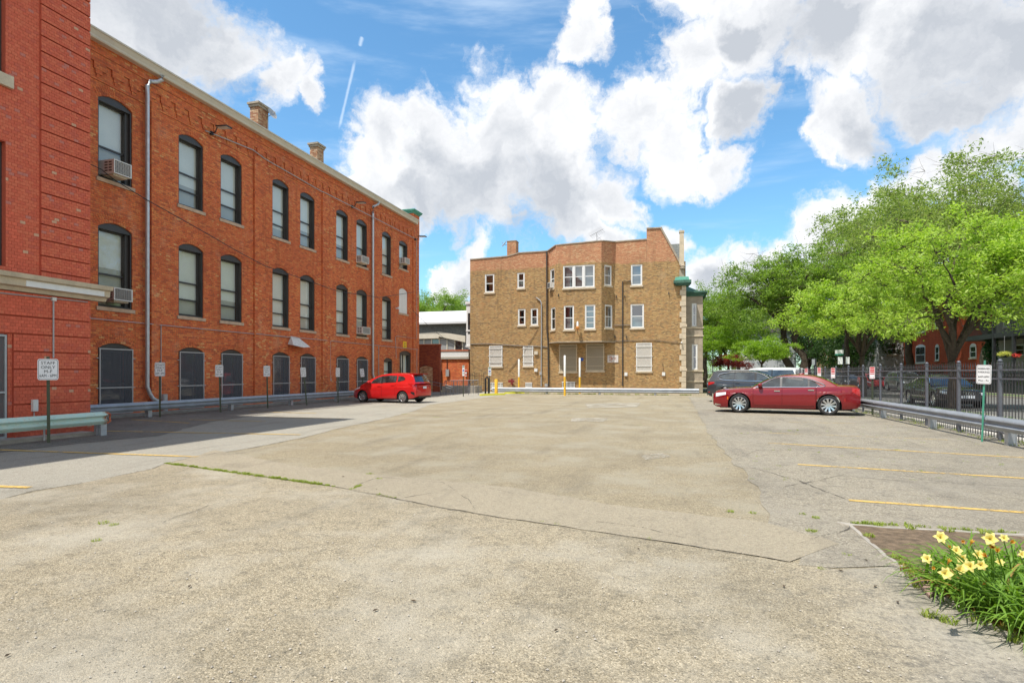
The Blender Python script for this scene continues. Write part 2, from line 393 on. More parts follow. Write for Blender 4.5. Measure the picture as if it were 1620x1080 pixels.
def leafmat(name, c1, c2, trans=0.48):
    s = NT(name); g = s.pos(); r = g.outputs['Random Per Island']
    oi = s.n('ShaderNodeObjectInfo')
    c = s.mix(r, c1, c2)
    n = s.noise(g.outputs['Position'], 0.6, 3)
    c = s.mix(s.rng(n, 0.35, 0.65, 0, 0.5), c, tuple(0.6 * a + 0.4 * b for a, b in zip(c1, c2)))
    s.base(c); s.set(0.5, spec=0.35)
    tl = s.n('ShaderNodeBsdfTranslucent'); hs = s.n('ShaderNodeHueSaturation'); hs.inputs['Value'].default_value = 1.5; hs.inputs['Saturation'].default_value = 1.1; s.l(c, hs.inputs['Color']); s.l(hs.outputs[0], tl.inputs[0])
    mx = s.n('ShaderNodeMixShader'); mx.inputs[0].default_value = trans
    s.l(s.b.outputs[0], mx.inputs[1]); s.l(tl.outputs[0], mx.inputs[2]); s.l(mx.outputs[0], s.out.inputs[0]); MATS[name] = s.m
leafmat('leaf_bright', (0.22, 0.37, 0.035), (0.46, 0.58, 0.12))
leafmat('leaf_elm', (0.14, 0.22, 0.04), (0.32, 0.39, 0.1))
leafmat('leaf_mid', (0.13, 0.235, 0.032), (0.28, 0.39, 0.07))
leafmat('leaf_lime', (0.17, 0.3, 0.025), (0.3, 0.45, 0.06))
leafmat('leaf_dark', (0.025, 0.060, 0.014), (0.055, 0.105, 0.024))
leafmat('leaf_maple', (0.13, 0.025, 0.022), (0.27, 0.05, 0.04))
leafmat('leaf_weed', (0.20, 0.29, 0.035), (0.36, 0.40, 0.09), 0.4)
leafmat('leaf_grass', (0.06, 0.12, 0.02), (0.12, 0.2, 0.035), 0.3)
leafmat('leaf_lily', (0.11, 0.22, 0.025), (0.22, 0.36, 0.05), 0.35)
leafmat('leaf_dry', (0.30, 0.17, 0.04), (0.42, 0.28, 0.08), 0.3)
leafmat('petal_yellow', (0.78, 0.66, 0.16), (0.86, 0.78, 0.34), 0.35)
leafmat('petal_orange', (0.62, 0.32, 0.04), (0.70, 0.42, 0.09), 0.3)
leafmat('leaf_ivy', (0.02, 0.07, 0.02), (0.04, 0.11, 0.03))
leafmat('petal_cream', (0.5, 0.52, 0.12), (0.66, 0.66, 0.2))

def pavement(name, c1, c2, grain=75, dark=(0.07, 0.065, 0.055), darkamt=0.35, patch=None, patchamt=0.35, bump=0.008, stones=0.5):
    s = NT(name); P = s.pos().outputs['Position']
    vn = s.n('ShaderNodeTexVoronoi', feature='F1'); vn.inputs['Scale'].default_value = grain; s.l(P, vn.inputs['Vector'])
    cs = s.n('ShaderNodeSeparateColor'); s.l(vn.outputs['Color'], cs.inputs[0])
    r = cs.outputs[0]
    agg = s.ramp(r, [(0.0, tuple(q * 0.40 for q in c1)), (0.13, tuple(q * 0.72 for q in c1)), (0.35, c1), (0.6, c2), (0.86, tuple(min(1, q * 1.32) for q in c2)), (0.95, tuple(min(1, q * 1.6) for q in c2))], 'CONSTANT')
    cav = s.rng(vn.outputs['Distance'], 0.35, 0.75, 1.0, 0.0)
    mid = s.noise(P, 24, 5, 0.7); mid2 = s.noise(P, 6.0, 6, 0.7); big = s.noise(P, 0.33, 6, 0.62)
    c = s.mix(stones, s.mix(0.5, c1, c2), agg)
    c = s.mix(s.math('MULTIPLY', s.rng(mid, 0.52, 0.68, 0, 1), 0.45), c, dark)
    c = s.mix(s.math('MULTIPLY', s.rng(mid2, 0.50, 0.72, 0, 1), darkamt), c, dark)
    c = s.mix(s.math('MULTIPLY', s.rng(big, 0.46, 0.70, 0, 1), darkamt * 0.8), c, dark)
    if patch: 
        p2 = s.noise(P, 0.8, 5, 0.6)
        c = s.mix(s.rng(p2, 0.46, 0.66, 0, patchamt), c, patch)
    st = s.n('ShaderNodeMapping'); st.inputs['Scale'].default_value = (1.4, 0.22, 1); st.inputs['Rotation'].default_value = (0, 0, 0.12); s.l(P, st.inputs[0])
    sk = s.noise(st.outputs[0], 1.1, 5, 0.6)
    c = s.mix(s.rng(sk, 0.54, 0.76, 0, 0.45), c, dark)
    vs_ = s.n('ShaderNodeTexVoronoi', feature='F1'); vs_.inputs['Scale'].default_value = 0.55; wp = s.n('ShaderNodeVectorMath', operation='ADD'); s.l(P, wp.inputs[0]); s.l(s.noise(P, 3.0, 4, 0.6, out='Color'), wp.inputs[1]); s.l(wp.outputs[0], vs_.inputs['Vector'])
    c = s.mix(s.math('MULTIPLY', s.rng(vs_.outputs['Distance'], 0.05, 0.22, 0.32, 0.0), s.rng(mid, 0.3, 0.6)), c, tuple(q * 0.5 for q in dark))
    v3 = s.n('ShaderNodeTexVoronoi', feature='F1'); v3.inputs['Scale'].default_value = grain * 0.5; s.l(P, v3.inputs['Vector']); c3 = s.n('ShaderNodeSeparateColor'); s.l(v3.outputs['Color'], c3.inputs[0])
    chip = s.math('MULTIPLY', s.math('LESS_THAN', c3.outputs[0], s.rng(mid2, 0.40, 0.66, 0.03, 0.26)), s.math('LESS_THAN', v3.outputs['Distance'], 0.42))
    c = s.mix(s.math('MULTIPLY', chip, 0.62 * stones), c, tuple(q * 0.45 for q in dark)); lt = s.math('MULTIPLY', s.math('GREATER_THAN', c3.outputs[1], 0.93), s.math('LESS_THAN', v3.outputs['Distance'], 0.35)); c = s.mix(s.math('MULTIPLY', lt, 0.25 * stones), c, (0.55, 0.51, 0.43))
    sd = s.noise(P, 110, 2, 0.5); c = s.mix(s.math('MULTIPLY', s.rng(sd, 0.66, 0.70), 0.6), c, tuple(q * 0.45 for q in dark))
    if name == 'pave_front':
        sx = s.n('ShaderNodeSeparateXYZ'); s.l(P, sx.inputs[0]); e = s.math('ADD', sx.outputs[0], s.math('MULTIPLY', mid2, 1.2))
        c = s.mix(s.rng(e, 1.3, 2.6, 0, 0.65, True), c, s.mix(s.rng(s.math('ADD', s.math('MULTIPLY', mid, 0.6), s.math('MULTIPLY', mid2, 0.4)), 0.42, 0.6), (0.38, 0.35, 0.295), (0.17, 0.16, 0.14)))
    s.base(c); s.set(0.93, spec=0.2)
    h = s.math('ADD', s.math('MULTIPLY', r, 0.6), s.math('ADD', s.math('MULTIPLY', mid, 0.8), cav)); s.bump(h, bump)
    MATS[name] = s.m
pavement('pave_beige', (0.375, 0.31, 0.20), (0.45, 0.38, 0.258), 85, dark=(0.16, 0.14, 0.105), darkamt=0.36, patch=(0.43, 0.385, 0.29), patchamt=0.7)
pavement('pave_front', (0.325, 0.272, 0.182), (0.382, 0.328, 0.232), 120, dark=(0.12, 0.108, 0.082), darkamt=0.58, patch=(0.42, 0.385, 0.31), patchamt=0.6, bump=0.002, stones=0.7)
pavement('pave_strip', (0.37, 0.315, 0.225), (0.42, 0.365, 0.265), 120, dark=(0.18, 0.16, 0.125), darkamt=0.2, stones=0.3, bump=0.004)
pavement('pave_light', (0.37, 0.34, 0.275), (0.43, 0.40, 0.33), 120, dark=(0.2, 0.185, 0.15), darkamt=0.28, stones=0.35, bump=0.004)
pavement('pave_grey', (0.385, 0.335, 0.245), (0.45, 0.40, 0.31), 80, dark=(0.13, 0.12, 0.105), darkamt=0.55, patch=(0.39, 0.35, 0.28), patchamt=0.6)
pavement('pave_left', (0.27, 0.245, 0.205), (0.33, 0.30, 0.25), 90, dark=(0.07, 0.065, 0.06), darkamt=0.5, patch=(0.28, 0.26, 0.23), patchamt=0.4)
pavement('street_asphalt', (0.17, 0.165, 0.155), (0.22, 0.215, 0.20), 60, dark=(0.09, 0.09, 0.085), darkamt=0.3)
pavement('sidewalk_concrete', (0.50, 0.46, 0.40), (0.56, 0.52, 0.45), 90, dark=(0.3, 0.28, 0.24), darkamt=0.2, stones=0.3, bump=0.003)
pavement('ground_far', (0.14, 0.15, 0.08), (0.18, 0.18, 0.11), 10, dark=(0.06, 0.08, 0.03))
# worn line paint: breaks up to bare pavement
def wornpaint(name, c, wear):
    s = NT(name); P = s.pos().outputs['Position']
    n = s.noise(P, 18, 6, 0.75); n2 = s.noise(P, 1.3, 4, 0.6)
    f = s.rng(s.math('ADD', s.math('MULTIPLY', n, 0.65), s.math('MULTIPLY', n2, 0.45)), wear - 0.05, wear + 0.05)
    tr = s.n('ShaderNodeBsdfTransparent'); mx = s.n('ShaderNodeMixShader')
    s.base(c); s.set(0.8); s.l(f, mx.inputs[0]); s.l(tr.outputs[0], mx.inputs[1]); s.l(s.b.outputs[0], mx.inputs[2]); s.l(mx.outputs[0], s.out.inputs[0]); MATS[name] = s.m
wornpaint('line_yellow', (0.58, 0.38, 0.10), 0.505); wornpaint('line_worn', (0.55, 0.40, 0.16), 0.575)
wornpaint('crack_dark', (0.09, 0.078, 0.06), 0.545)
wornpaint('slab_pale', (0.40, 0.36, 0.28), 0.53)

# ------------------------------------------------------------------ mesh helpers
ORIG = {}
class MB:
    def __init__(s): s.v = []; s.f = []
    def add(s, vs, fs):
        b = len(s.v); s.v += [tuple(p) for p in vs]; s.f += [tuple(i + b for i in f) for f in fs]; return s
    def quad(s, a, b, c, d): return s.add([a, b, c, d], [(0, 1, 2, 3)])
    def box(s, x0, x1, y0, y1, z0, z1):
        vs = [(x, y, z) for z in (z0, z1) for y in (y0, y1) for x in (x0, x1)]
        return s.add(vs, [(0, 2, 3, 1), (4, 5, 7, 6), (0, 1, 5, 4), (2, 6, 7, 3), (0, 4, 6, 2), (1, 3, 7, 5)])
    def mbox(s, Mp, u0, u1, v0, v1, n0, n1):
        c = [Mp(u, v, n) for n in (n0, n1) for v in (v0, v1) for u in (u0, u1)]
        return s.add(c, [(0, 2, 3, 1), (4, 5, 7, 6), (0, 1, 5, 4), (2, 6, 7, 3), (0, 4, 6, 2), (1, 3, 7, 5)])
    def bar(s, a, b, w, h=None, up=(0, 0, 1)):
        h = h or w; a = Vector(a); b = Vector(b); d = (b - a).normalized(); up = Vector(up)
        if abs(d.dot(up)) > 0.99: up = Vector((1, 0, 0))
        x = d.cross(up).normalized() * w / 2; y = x.cross(d).normalized() * h / 2
        vs = [p + i * x + j * y for p in (a, b) for i, j in ((-1, -1), (1, -1), (1, 1), (-1, 1))]
        return s.add(vs, [(0, 1, 2, 3), (7, 6, 5, 4), (0, 4, 5, 1), (1, 5, 6, 2), (2, 6, 7, 3), (3, 7, 4, 0)])
    def tube(s, pts, r, n=8, cap=True):
        pts = [Vector(p) for p in pts]; rs = r if isinstance(r, (list, tuple)) else [r] * len(pts)
        vs = []; fs = []; up = Vector((0.13, 0.21, 0.97))
        for i, p in enumerate(pts):
            t = (pts[min(i + 1, len(pts) - 1)] - pts[max(i - 1, 0)])
            t = t.normalized() if t.length > 1e-9 else Vector((0, 0, 1))
            a = t.cross(up)
            if a.length < 0.15: a = t.cross(Vector((1, 0.2, 0)))
            a.normalize(); b = t.cross(a)
            for k in range(n):
                th = 2 * math.pi * k / n; vs.append(p + (a * math.cos(th) + b * math.sin(th)) * rs[i])
        for i in range(len(pts) - 1):
            for k in range(n):
                fs.append((i * n + k, i * n + (k + 1) % n, (i + 1) * n + (k + 1) % n, (i + 1) * n + k))
        if cap: fs.append(tuple(range(n))[::-1]); fs.append(tuple((len(pts) - 1) * n + k for k in range(n)))
        return s.add(vs, fs)
    def lathe(s, prof, center, axis='z', n=20):
        vs = []; fs = []; c = Vector(center)
        for r, h in prof:
            for k in range(n):
                t = 2 * math.pi * k / n; a, b = r * math.cos(t), r * math.sin(t)
                vs.append(c + (Vector((a, b, h)) if axis == 'z' else Vector((a, h, b)) if axis == 'y' else Vector((h, a, b))))
        for i in range(len(prof) - 1):
            for k in range(n):
                fs.append((i * n + k, i * n + (k + 1) % n, (i + 1) * n + (k + 1) % n, (i + 1) * n + k))
        return s.add(vs, fs)
    def prism(s, pts, off):
        """extrude a planar polygon (3D pts) by vector off"""
        n = len(pts); off = Vector(off); vs = [Vector(p) for p in pts] + [Vector(p) + off for p in pts]
        fs = [tuple(range(n))[::-1], tuple(range(n, 2 * n))] + [(i, (i + 1) % n, n + (i + 1) % n, n + i) for i in range(n)]
        return s.add(vs, fs)
    def disc(s, c, r, axis=(0, 1, 0), th=0.01, n=20):
        c = Vector(c); a = Vector(axis).normalized(); u = a.orthogonal().normalized(); w = a.cross(u)
        return s.prism([c + (u * math.cos(2 * math.pi * k / n) + w * math.sin(2 * math.pi * k / n)) * r for k in range(n)], a * th)
    def sphere(s, c, r, n=10, sc=(1, 1, 1)):
        vs = []; fs = []; m = n // 2 + 1
        for i in range(m + 1):
            p = math.pi * i / m
            for k in range(n):
                t = 2 * math.pi * k / n
                vs.append((c[0] + r * sc[0] * math.sin(p) * math.cos(t), c[1] + r * sc[1] * math.sin(p) * math.sin(t), c[2] + r * sc[2] * math.cos(p)))
        for i in range(m):
            for k in range(n): fs.append((i * n + k, i * n + (k + 1) % n, (i + 1) * n + (k + 1) % n, (i + 1) * n + k))
        return s.add(vs, fs)
    def mesh(s, name, mat, org=(0, 0, 0), smooth=False):
        me = bpy.data.meshes.new(name)
        o = org
        me.from_pydata([(x - o[0], y - o[1], z - o[2]) for x, y, z in s.v], [], s.f)
        me.materials.append(M[mat] if isinstance(mat, str) else mat)
        if smooth:
            me.shade_smooth()
            if smooth != 'full' and len(me.polygons) < 40000:
                me.set_sharp_from_angle(angle=math.radians(38 if smooth is True else smooth))
        me.update(); return me
    def build(s, name, mat, parent=None, smooth=False, org=None, fixn=False):
        if parent is not None: org = ORIG[parent.name]
        elif org is None:
            a = np.array(s.v); org = (float((a[:, 0].min() + a[:, 0].max()) / 2), float((a[:, 1].min() + a[:, 1].max()) / 2), float(a[:, 2].min()))
        me = s.mesh(name, mat, org, smooth)
        if fixn:
            bm = bmesh.new(); bm.from_mesh(me); bmesh.ops.recalc_face_normals(bm, faces=bm.faces); bm.to_mesh(me); bm.free()
        o = bpy.data.objects.new(name, me); COL.objects.link(o)
        if parent is not None: o.parent = parent
        else: o.location = org
        ORIG[o.name] = tuple(org); return o
def thing(name, label, cat, loc, group=None, rz=0.0, local=False):
    o = bpy.data.objects.new(name, None); COL.objects.link(o); o.empty_display_size = 0.2
    o.location = loc; o.rotation_euler = (0, 0, rz); ORIG[o.name] = (0, 0, 0) if (local or rz) else tuple(loc)
    return tag(o, label, cat, group)
def tag(o, label, cat, group=None):
    o['label'] = label; o['category'] = cat
    if group: o['group'] = group
    return o
def struct(o): o['kind'] = 'structure'; return o
def stuff(o): o['kind'] = 'stuff'; return o
def dup(root, loc, rz=None, label=None, scale=None, group=None):
    kids = list(root.children)
    r = root.copy(); COL.objects.link(r); r.location = loc
    if rz is not None: r.rotation_euler = (0, 0, rz)
    if scale: r.scale = (scale,) * 3
    if label: r['label'] = label
    if group: r['group'] = group
    for ch in kids:
        c = ch.copy(); COL.objects.link(c); c.parent = r
        for g in ch.children:
            d = g.copy(); COL.objects.link(d); d.parent = c
    return r
def text_mesh(body, size, mat, depth=0.001, align='CENTER'):
    cu = bpy.data.curves.new('lettering', 'FONT'); cu.body = body; cu.size = size; cu.align_x = align; cu.align_y = 'CENTER'
    cu.extrude = depth; cu.resolution_u = 2
    ob = bpy.data.objects.new('lettering_tmp', cu); COL.objects.link(ob)
    bpy.context.view_layer.update()
    me = bpy.data.meshes.new_from_object(ob); bpy.data.objects.remove(ob); bpy.data.curves.remove(cu)
    me.materials.clear(); me.materials.append(M[mat]); return me
def put_text(body, size, mat, loc, rot, parent, name='lettering', sx=1.0):
    me = text_mesh(body, size, mat)
    o = bpy.data.objects.new(name, me); COL.objects.link(o); o.parent = parent
    og = ORIG[parent.name]
    o.location = (loc[0] - og[0], loc[1] - og[1], loc[2] - og[2]); o.rotation_euler = rot; o.scale = (sx, 1, 1); return o
def wmap(origin, ud, nd):
    o = Vector(origin); ud = Vector(ud).normalized(); nd = Vector(nd).normalized()
    return lambda u, v, n=0.0: (o.x + ud.x * u + nd.x * n, o.y + ud.y * u + nd.y * n, o.z + v)
def arch_pts(u0, u1, vs, rise, n=10):
    if rise <= 0: return [(u0, vs), (u1, vs)]
    w = u1 - u0; R = (w * w / 4 + rise * rise) / (2 * rise); cu = (u0 + u1) / 2; cv = vs + rise - R
    a0 = math.asin(w / 2 / R)
    return [(cu + R * math.sin(-a0 + 2 * a0 * i / n), cv + R * math.cos(-a0 + 2 * a0 * i / n)) for i in range(n + 1)]
def wall(Mp, us, vs, openings, depth=0.1, topf=None, mb=None):
    """wall face from a grid with arched holes; openings=(u0,u1,vb,vsprung,rise)"""
    mb = mb or MB()
    us = sorted(set([round(x, 4) for x in us] + [round(q, 4) for o in openings for q in o[:2]]))
    vlist = sorted(set([round(x, 4) for x in vs] + [round(q, 4) for o in openings for q in (o[2], o[3] + o[4])]))
    def inside(u, v):
        return any(o[0] < u < o[1] and o[2] < v < o[3] + o[4] for o in openings)
    for i in range(len(us) - 1):
        for j in range(len(vlist) - 1):
            ua, ub, va, vb = us[i], us[i + 1], vlist[j], vlist[j + 1]
            if inside((ua + ub) / 2, (va + vb) / 2): continue
            if topf and j == len(vlist) - 2:
                mb.quad(Mp(ua, va), Mp(ub, va), Mp(ub, topf(ub, -1)), Mp(ua, topf(ua, 1)))
            else: mb.quad(Mp(ua, va), Mp(ub, va), Mp(ub, vb), Mp(ua, vb))
    for (u0, u1, vb, vsp, rise) in openings:
        ap = arch_pts(u0, u1, vsp, rise); vt = vsp + rise
        if rise > 0:
            for (a, b) in zip(ap[:-1], ap[1:]):
                mb.quad(Mp(a[0], a[1]), Mp(b[0], b[1]), Mp(b[0], vt), Mp(a[0], vt))
        loop = [(u0, vb), (u1, vb)] + ap[::-1]
        for a, b in zip(loop, loop[1:] + loop[:1]):
            mb.quad(Mp(*a), Mp(*b), Mp(b[0], b[1], -depth), Mp(a[0], a[1], -depth))
    return mb
# ------------------------------------------------------------------ ground
def polysheet(name, pts, z, mat, jitter=0.05, seed=1, step=0.35):
    rnd = random.Random(seed); out = []
    n = len(pts)
    for i in range(n):
        a, b = Vector(pts[i]), Vector(pts[(i + 1) % n]); L = (b - a).length; k = max(1, min(60, int(L / step)))
        for j in range(k):
            p = a.lerp(b, j / k); out.append((p.x + rnd.uniform(-jitter, jitter), p.y + rnd.uniform(-jitter, jitter), z))
    mb = MB(); mb.add(out, [tuple(range(len(out)))])
    o = mb.build(name, mat); return struct(o)
def gp(*pix): return [G(*p).xy for p in pix]
XR = 7.12                                            # line of the iron fence
struct(MB().add([(-900, -500, -0.02), (900, -500, -0.02), (900, 1400, -0.02), (-900, 1400, -0.02)], [(0, 1, 2, 3)]).build('ground', 'ground_far'))
struct(MB().add([(-19.2, -12, 0), (XR + 0.2, -12, 0), (XR + 0.2, 46.5, 0), (-19.2, 46.5, 0)], [(0, 1, 2, 3)]).build('parking_lot', 'pave_beige'))
# the strip of paving along the two red brick walls
L1 = gp((0, 790), (48, 777), (122, 765), (240, 742), (262, 733), (311, 722), (389, 710), (481, 692), (537, 677), (600, 664), (655, 650), (680, 640))
polysheet('left_paving', [(-19.1, 0)] + [(-19.1, 46)] + [(L1[-1][0], 46)] + [tuple(p) for p in L1[::-1]] + [(L1[0][0] - 1.5, 0)], 0.004, 'pave_light', 0.03, 2)
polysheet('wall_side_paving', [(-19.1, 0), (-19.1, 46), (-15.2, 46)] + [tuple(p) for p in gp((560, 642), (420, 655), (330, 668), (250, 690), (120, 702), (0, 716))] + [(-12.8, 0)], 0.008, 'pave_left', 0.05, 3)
# coarse aggregate in front of the long joint
E1 = [(-300, 835), (0, 790), (240, 742), (262, 733), (400, 752), (540, 772), (620, 788), (755, 813), (920, 838), (1118, 868), (1248, 889), (1330, 902), (1420, 895), (1480, 930), (1560, 985), (1700, 1060)]
polysheet('coarse_paving', [tuple(p) for p in gp(*E1)] + [(6.5, 1), (6, -3), (-9, -3)], 0.0045, 'pave_front', 0.012, 4, 0.2)
polysheet('patch_strip', [tuple(p) for p in gp((262, 733), (400, 752), (540, 772), (620, 788), (755, 813), (920, 838), (1118, 868), (1248, 889), (1330, 860), (1205, 826), (1080, 812), (959, 798), (807, 771), (700, 761), (600, 752), (470, 738), (340, 712), (311, 722))], 0.0085, 'pave_strip', 0.02, 5, 0.2)
polysheet('grey_paving', [tuple(p) for p in gp((1090, 628), (1097, 640), (1123, 687), (1157, 726), (1188, 761), (1213, 800), (1205, 826), (1270, 850), (1250, 890), (1330, 902), (1420, 895))] + [(XR + .15, 1.5), (XR + 0.15, 40)], 0.006, 'pave_grey', 0.06, 6)
for k, (pl, sd) in enumerate((([(905, 661), (963, 661), (955, 667), (903, 667)], 7), ([(925, 638), (1015, 637), (1008, 644), (930, 645)], 8), ([(1015, 720), (1050, 717), (1062, 723), (1020, 727)], 9))):
    polysheet('paving_repair', [tuple(p) for p in gp(*pl)], 0.009, 'slab_pale', 0.03, sd, 0.2)

def strip(name, pix, w, mat, z=0.012, seed=0, jit=0.0, taper=False):
    """a narrow painted or cracked band along ground points"""
    rnd = random.Random(seed); P = []
    raw = [G(*p) if isinstance(p, tuple) and len(p) == 2 else p for p in pix]
    for a, b in zip(raw[:-1], raw[1:]):
        k = max(1, int((b - a).length / 0.12)) if jit else 1
        for j in range(k): P.append(a.lerp(b, j / k))
    P.append(raw[-1]); mb = MB(); L = []; R = []; off = 0
    for i, p in enumerate(P):
        t = (P[min(i + 1, len(P) - 1)] - P[max(0, i - 1)]).normalized(); n = Vector((-t.y, t.x, 0))
        off = off * 0.85 + rnd.uniform(-jit, jit); ww = w * (rnd.uniform(0.35, 1.3) if jit else 1)
        L.append(p + n * (off + ww / 2)); R.append(p + n * (off - ww / 2))
    for i in range(len(P) - 1):
        mb.quad(*[(q.x, q.y, z) for q in (R[i], R[i + 1], L[i + 1], L[i])])
    return struct(mb.build(name, mat))
# stall lines
for a, b in (((1343, 792), (1700, 817)), ((1262, 735), (1700, 762)), ((1215, 701), (1700, 729)), ):
    strip('stall_line', [a, b], 0.10, 'line_yellow', 0.011)
for a, b in (((1190, 684), (1500, 696)), ((1166, 666), (1440, 672)), ((1168, 655), (1420, 664)), ((1130, 645), (1300, 650))):
    strip('stall_line', [a, b], 0.10, 'line_worn', 0.011)
for a, b in (((-120, 708), (312, 723)), ((160, 682), (475, 688)), ((208, 664), (300, 669.5)), ((-60, 768), (48, 772)), ((300, 664), (420, 667)), ((420, 660), (540, 662.5)), ((395, 651), (500, 654))):
    strip('stall_line', [a, b], 0.11, 'line_yellow', 0.014)
for a, b in (((724, 632), (745, 630)), ((760, 632.5), (768, 630.5)), ((785, 631), (794, 633)), ((600, 645), (680, 641))):
    strip('stall_line', [a, b], 0.10, 'line_worn', 0.014)
# joints and cracks
cracks = [([(262, 733), (400, 752), (540, 772), (620, 788), (755, 813), (920, 838), (1118, 868), (1248, 889)], 0.015),
          ([(0, 790), (48, 777), (122, 765), (240, 742), (262, 733)], 0.02), ([(262, 733), (311, 722), (389, 710), (481, 692), (600, 664)], 0.02),
          ([(556, 772), (600, 756), (700, 764), (745, 790), (760, 806)], 0.012), ([(640, 788), (760, 770), (812, 782)], 0.012),
          ([(943, 826), (1010, 834), (1080, 852)], 0.012), ([(1165, 726), (1200, 712), (1262, 712), (1330, 718), (1420, 712)], 0.015),
          ([(1178, 684), (1215, 680), (1260, 684)], 0.02), ([(185, 860), (270, 822), (330, 800)], 0.010), 
          ([(1240, 770), (1330, 752), (1450, 764), (1620, 770)], 0.014), ([(520, 700), (620, 712), (700, 700), (820, 716)], 0.012),
          ([(1130, 742), (1190, 741), (1262, 760), (1340, 790)], 0.018), ([(1260, 862), (1340, 838), (1345, 828)], 0.02), ([(700, 664), (830, 672), (900, 690), (1000, 684)], 0.014)]
for i, (p, w) in enumerate(cracks): strip('pavement_crack', p, w, 'crack_dark', 0.0125, seed=30 + i, jit=0.018)

# weeds in the joints (tiny blades, uncountable)
def tufts(name, mat, spots, seed, label, cat='weeds'):
    rnd = random.Random(seed); mb = MB()
    for (c, r, n, h) in spots:
        for _ in range(int(n * 2.2)):
            a = rnd.uniform(0, 6.283); q = r * math.sqrt(rnd.random()); x, y = c[0] + q * math.cos(a), c[1] + q * math.sin(a)
            b = rnd.uniform(0, 6.283); hh = h * rnd.uniform(0.4, 1.2); w = hh * 0.075; lx, ly = math.cos(b) * hh * 0.6, math.sin(b) * hh * 0.6
            mb.add([(x - w * math.sin(b), y + w * math.cos(b), 0.005), (x + w * math.sin(b), y - w * math.cos(b), 0.005), (x + lx * .5 + w * math.sin(b), y + ly * .5 - w * math.cos(b), hh * .7), (x + lx * .5 - w * math.sin(b), y + ly * .5 + w * math.cos(b), hh * .7), (x + lx, y + ly, hh * 0.8)], [(0, 1, 2, 3), (3, 2, 4)])
    o = mb.build(name, mat); stuff(o); tag(o, label, cat); return o
rnd = random.Random(77)
def along(pix, gap, prob, r, n, h):
    P = [G(*p) for p in pix]; out = []
    for a, b in zip(P[:-1], P[1:]):
        k = int((b - a).length / gap) + 1
        for j in range(k):
            if rnd.random() < prob:
                q = a.lerp(b, (j + rnd.random()) / k); out.append(((q.x, q.y), r * rnd.uniform(.5, 1.3), int(n * rnd.uniform(.4, 1.3)), h * rnd.uniform(.6, 1.3)))
    return out
sp = along([(262, 733), (400, 752), (530, 770)], 0.05, 0.92, 0.045, 46, 0.035) + along([(555, 775), (572, 768)], .06, 1, .03, 14, .035) + along([(600, 783), (628, 789)], .05, 1, .03, 14, .03) + along([(650, 792), (1248, 889)], 0.2, 0.18, 0.03, 9, 0.025)
sp += along([(1170, 686), (1262, 681)], .15, .7, .06, 14, .03) + along([(1197, 712), (1262, 712)], .2, .4, .05, 12, .03) + along([(1345, 829), (1420, 831), (1620, 846)], .05, .8, .045, 16, .04)
sp += [((G(px, py).x, G(px, py).y), r, n, h) for px, py, r, n, h in ((165, 828, .06, 30, .03), (180, 831, .05, 26, .03), (152, 856, .04, 22, .03), (1155, 810, .04, 30, .03), (1190, 812, .04, 22, .03), (1270, 814, .04, 18, .03), (1290, 820, .04, 30, .03), (1284, 841, .05, 34, .03), (1420, 712, .05, 20, .03), (1348, 660, .09, 26, .04), (1296, 716, .05, 16, .03), (1460, 700, .05, 12, .03), (735, 653, .12, 30, .03), (640, 655, .15, 26, .03), (690, 660, .12, 22, .03), (585, 750, .06, 26, .03), (600, 758, .04, 16, .03), (1300, 900, .03, 20, .02), (1470, 790, .04, 9, .02), (1340, 878, .04, 18, .02), (1010, 672, .12, 20, .02))]
for _ in range(60):
    px, py = rnd.uniform(1190, 1610), rnd.uniform(668, 760); g = G(px, py); sp.append(((g.x, g.y), .05, 7, .025))
tufts('joint_weeds', 'leaf_weed', sp, 5, 'small green weeds growing in the joints and cracks of the car park paving')
sp = []
for i in range(160): sp.append(((rnd.uniform(XR - 0.25, XR + 0.5), rnd.uniform(6, 40)), 0.12, 9, 0.06))
tufts('fence_weeds', 'leaf_weed', sp, 6, 'sparse weeds along the foot of the iron fence and guardrail', 'weeds')
sp = [((rnd.uniform(-12, 1), 41.7 + rnd.uniform(-.1, .3)), .12, 12, .10) for _ in range(70)]
tufts('wall_foot_weeds', 'leaf_weed', sp, 8, 'weeds under the low guardrail before the tan brick building', 'weeds')

# wall-side kerbs
struct(MB().box(-19.0, -18.55, 11.4, 38.5, 0, 0.10).build('wall_kerb', 'kerb_concrete'))
struct(MB().box(-14.5, -13.95, -4, 11.0, 0, 0.09).build('wall_kerb', 'kerb_concrete'))

# ------------------------------------------------------------------ main red brick building
WX = -19.0; WY0, WY1 = 11.0, onX(661.5, 500, WX)[0]; WZT = 12.75
Mm = wmap((WX, 0, 0), (0, 1, 0), (1, 0, 0))
def U(px, X=WX): return onX(px, 590, X)[0]
bld = thing('school_building', 'long three storey weathered red brick building with arched windows and cream gutter', 'building', (WX, 25, 0))
cols = [(155, 209.3), (282.5, 321.8), (349, 382.8), (431, 457), (475, 498), (532, 550.8), (564, 581), (604.6, 619), (631.4, 644.8)]
colw = [(U(a), U(b)) for a, b in cols]
R3, R2, R1 = (8.27, 11.0, 0.20), (3.84, 6.60, 0.20), (0.12, 2.42, 0.18)
opens = []; wins = []
for i, (a, b) in enumerate(colw):
    if i < 8:
        wins.append((a, b, *R3, '3', i)); wins.append((a, b, *R2, '2', i))
    else:
        wins.append((a, b, 9.1, 10.95, 0.18, '3s', i)); wins.append((a, b, 5.88, 7.5, 0.2, 'board', i))
    if i < 7: wins.append((a, b, *R1, '1', i))
    elif i == 7: wins.append((U(607.3), U(620.7), 0.9, 2.42, 0.18, '1s', i))
    else: wins.append((U(632), U(650.3), 0.1, 3.0, 0.18, 'door', i))
opens = [w[:5] for w in wins]
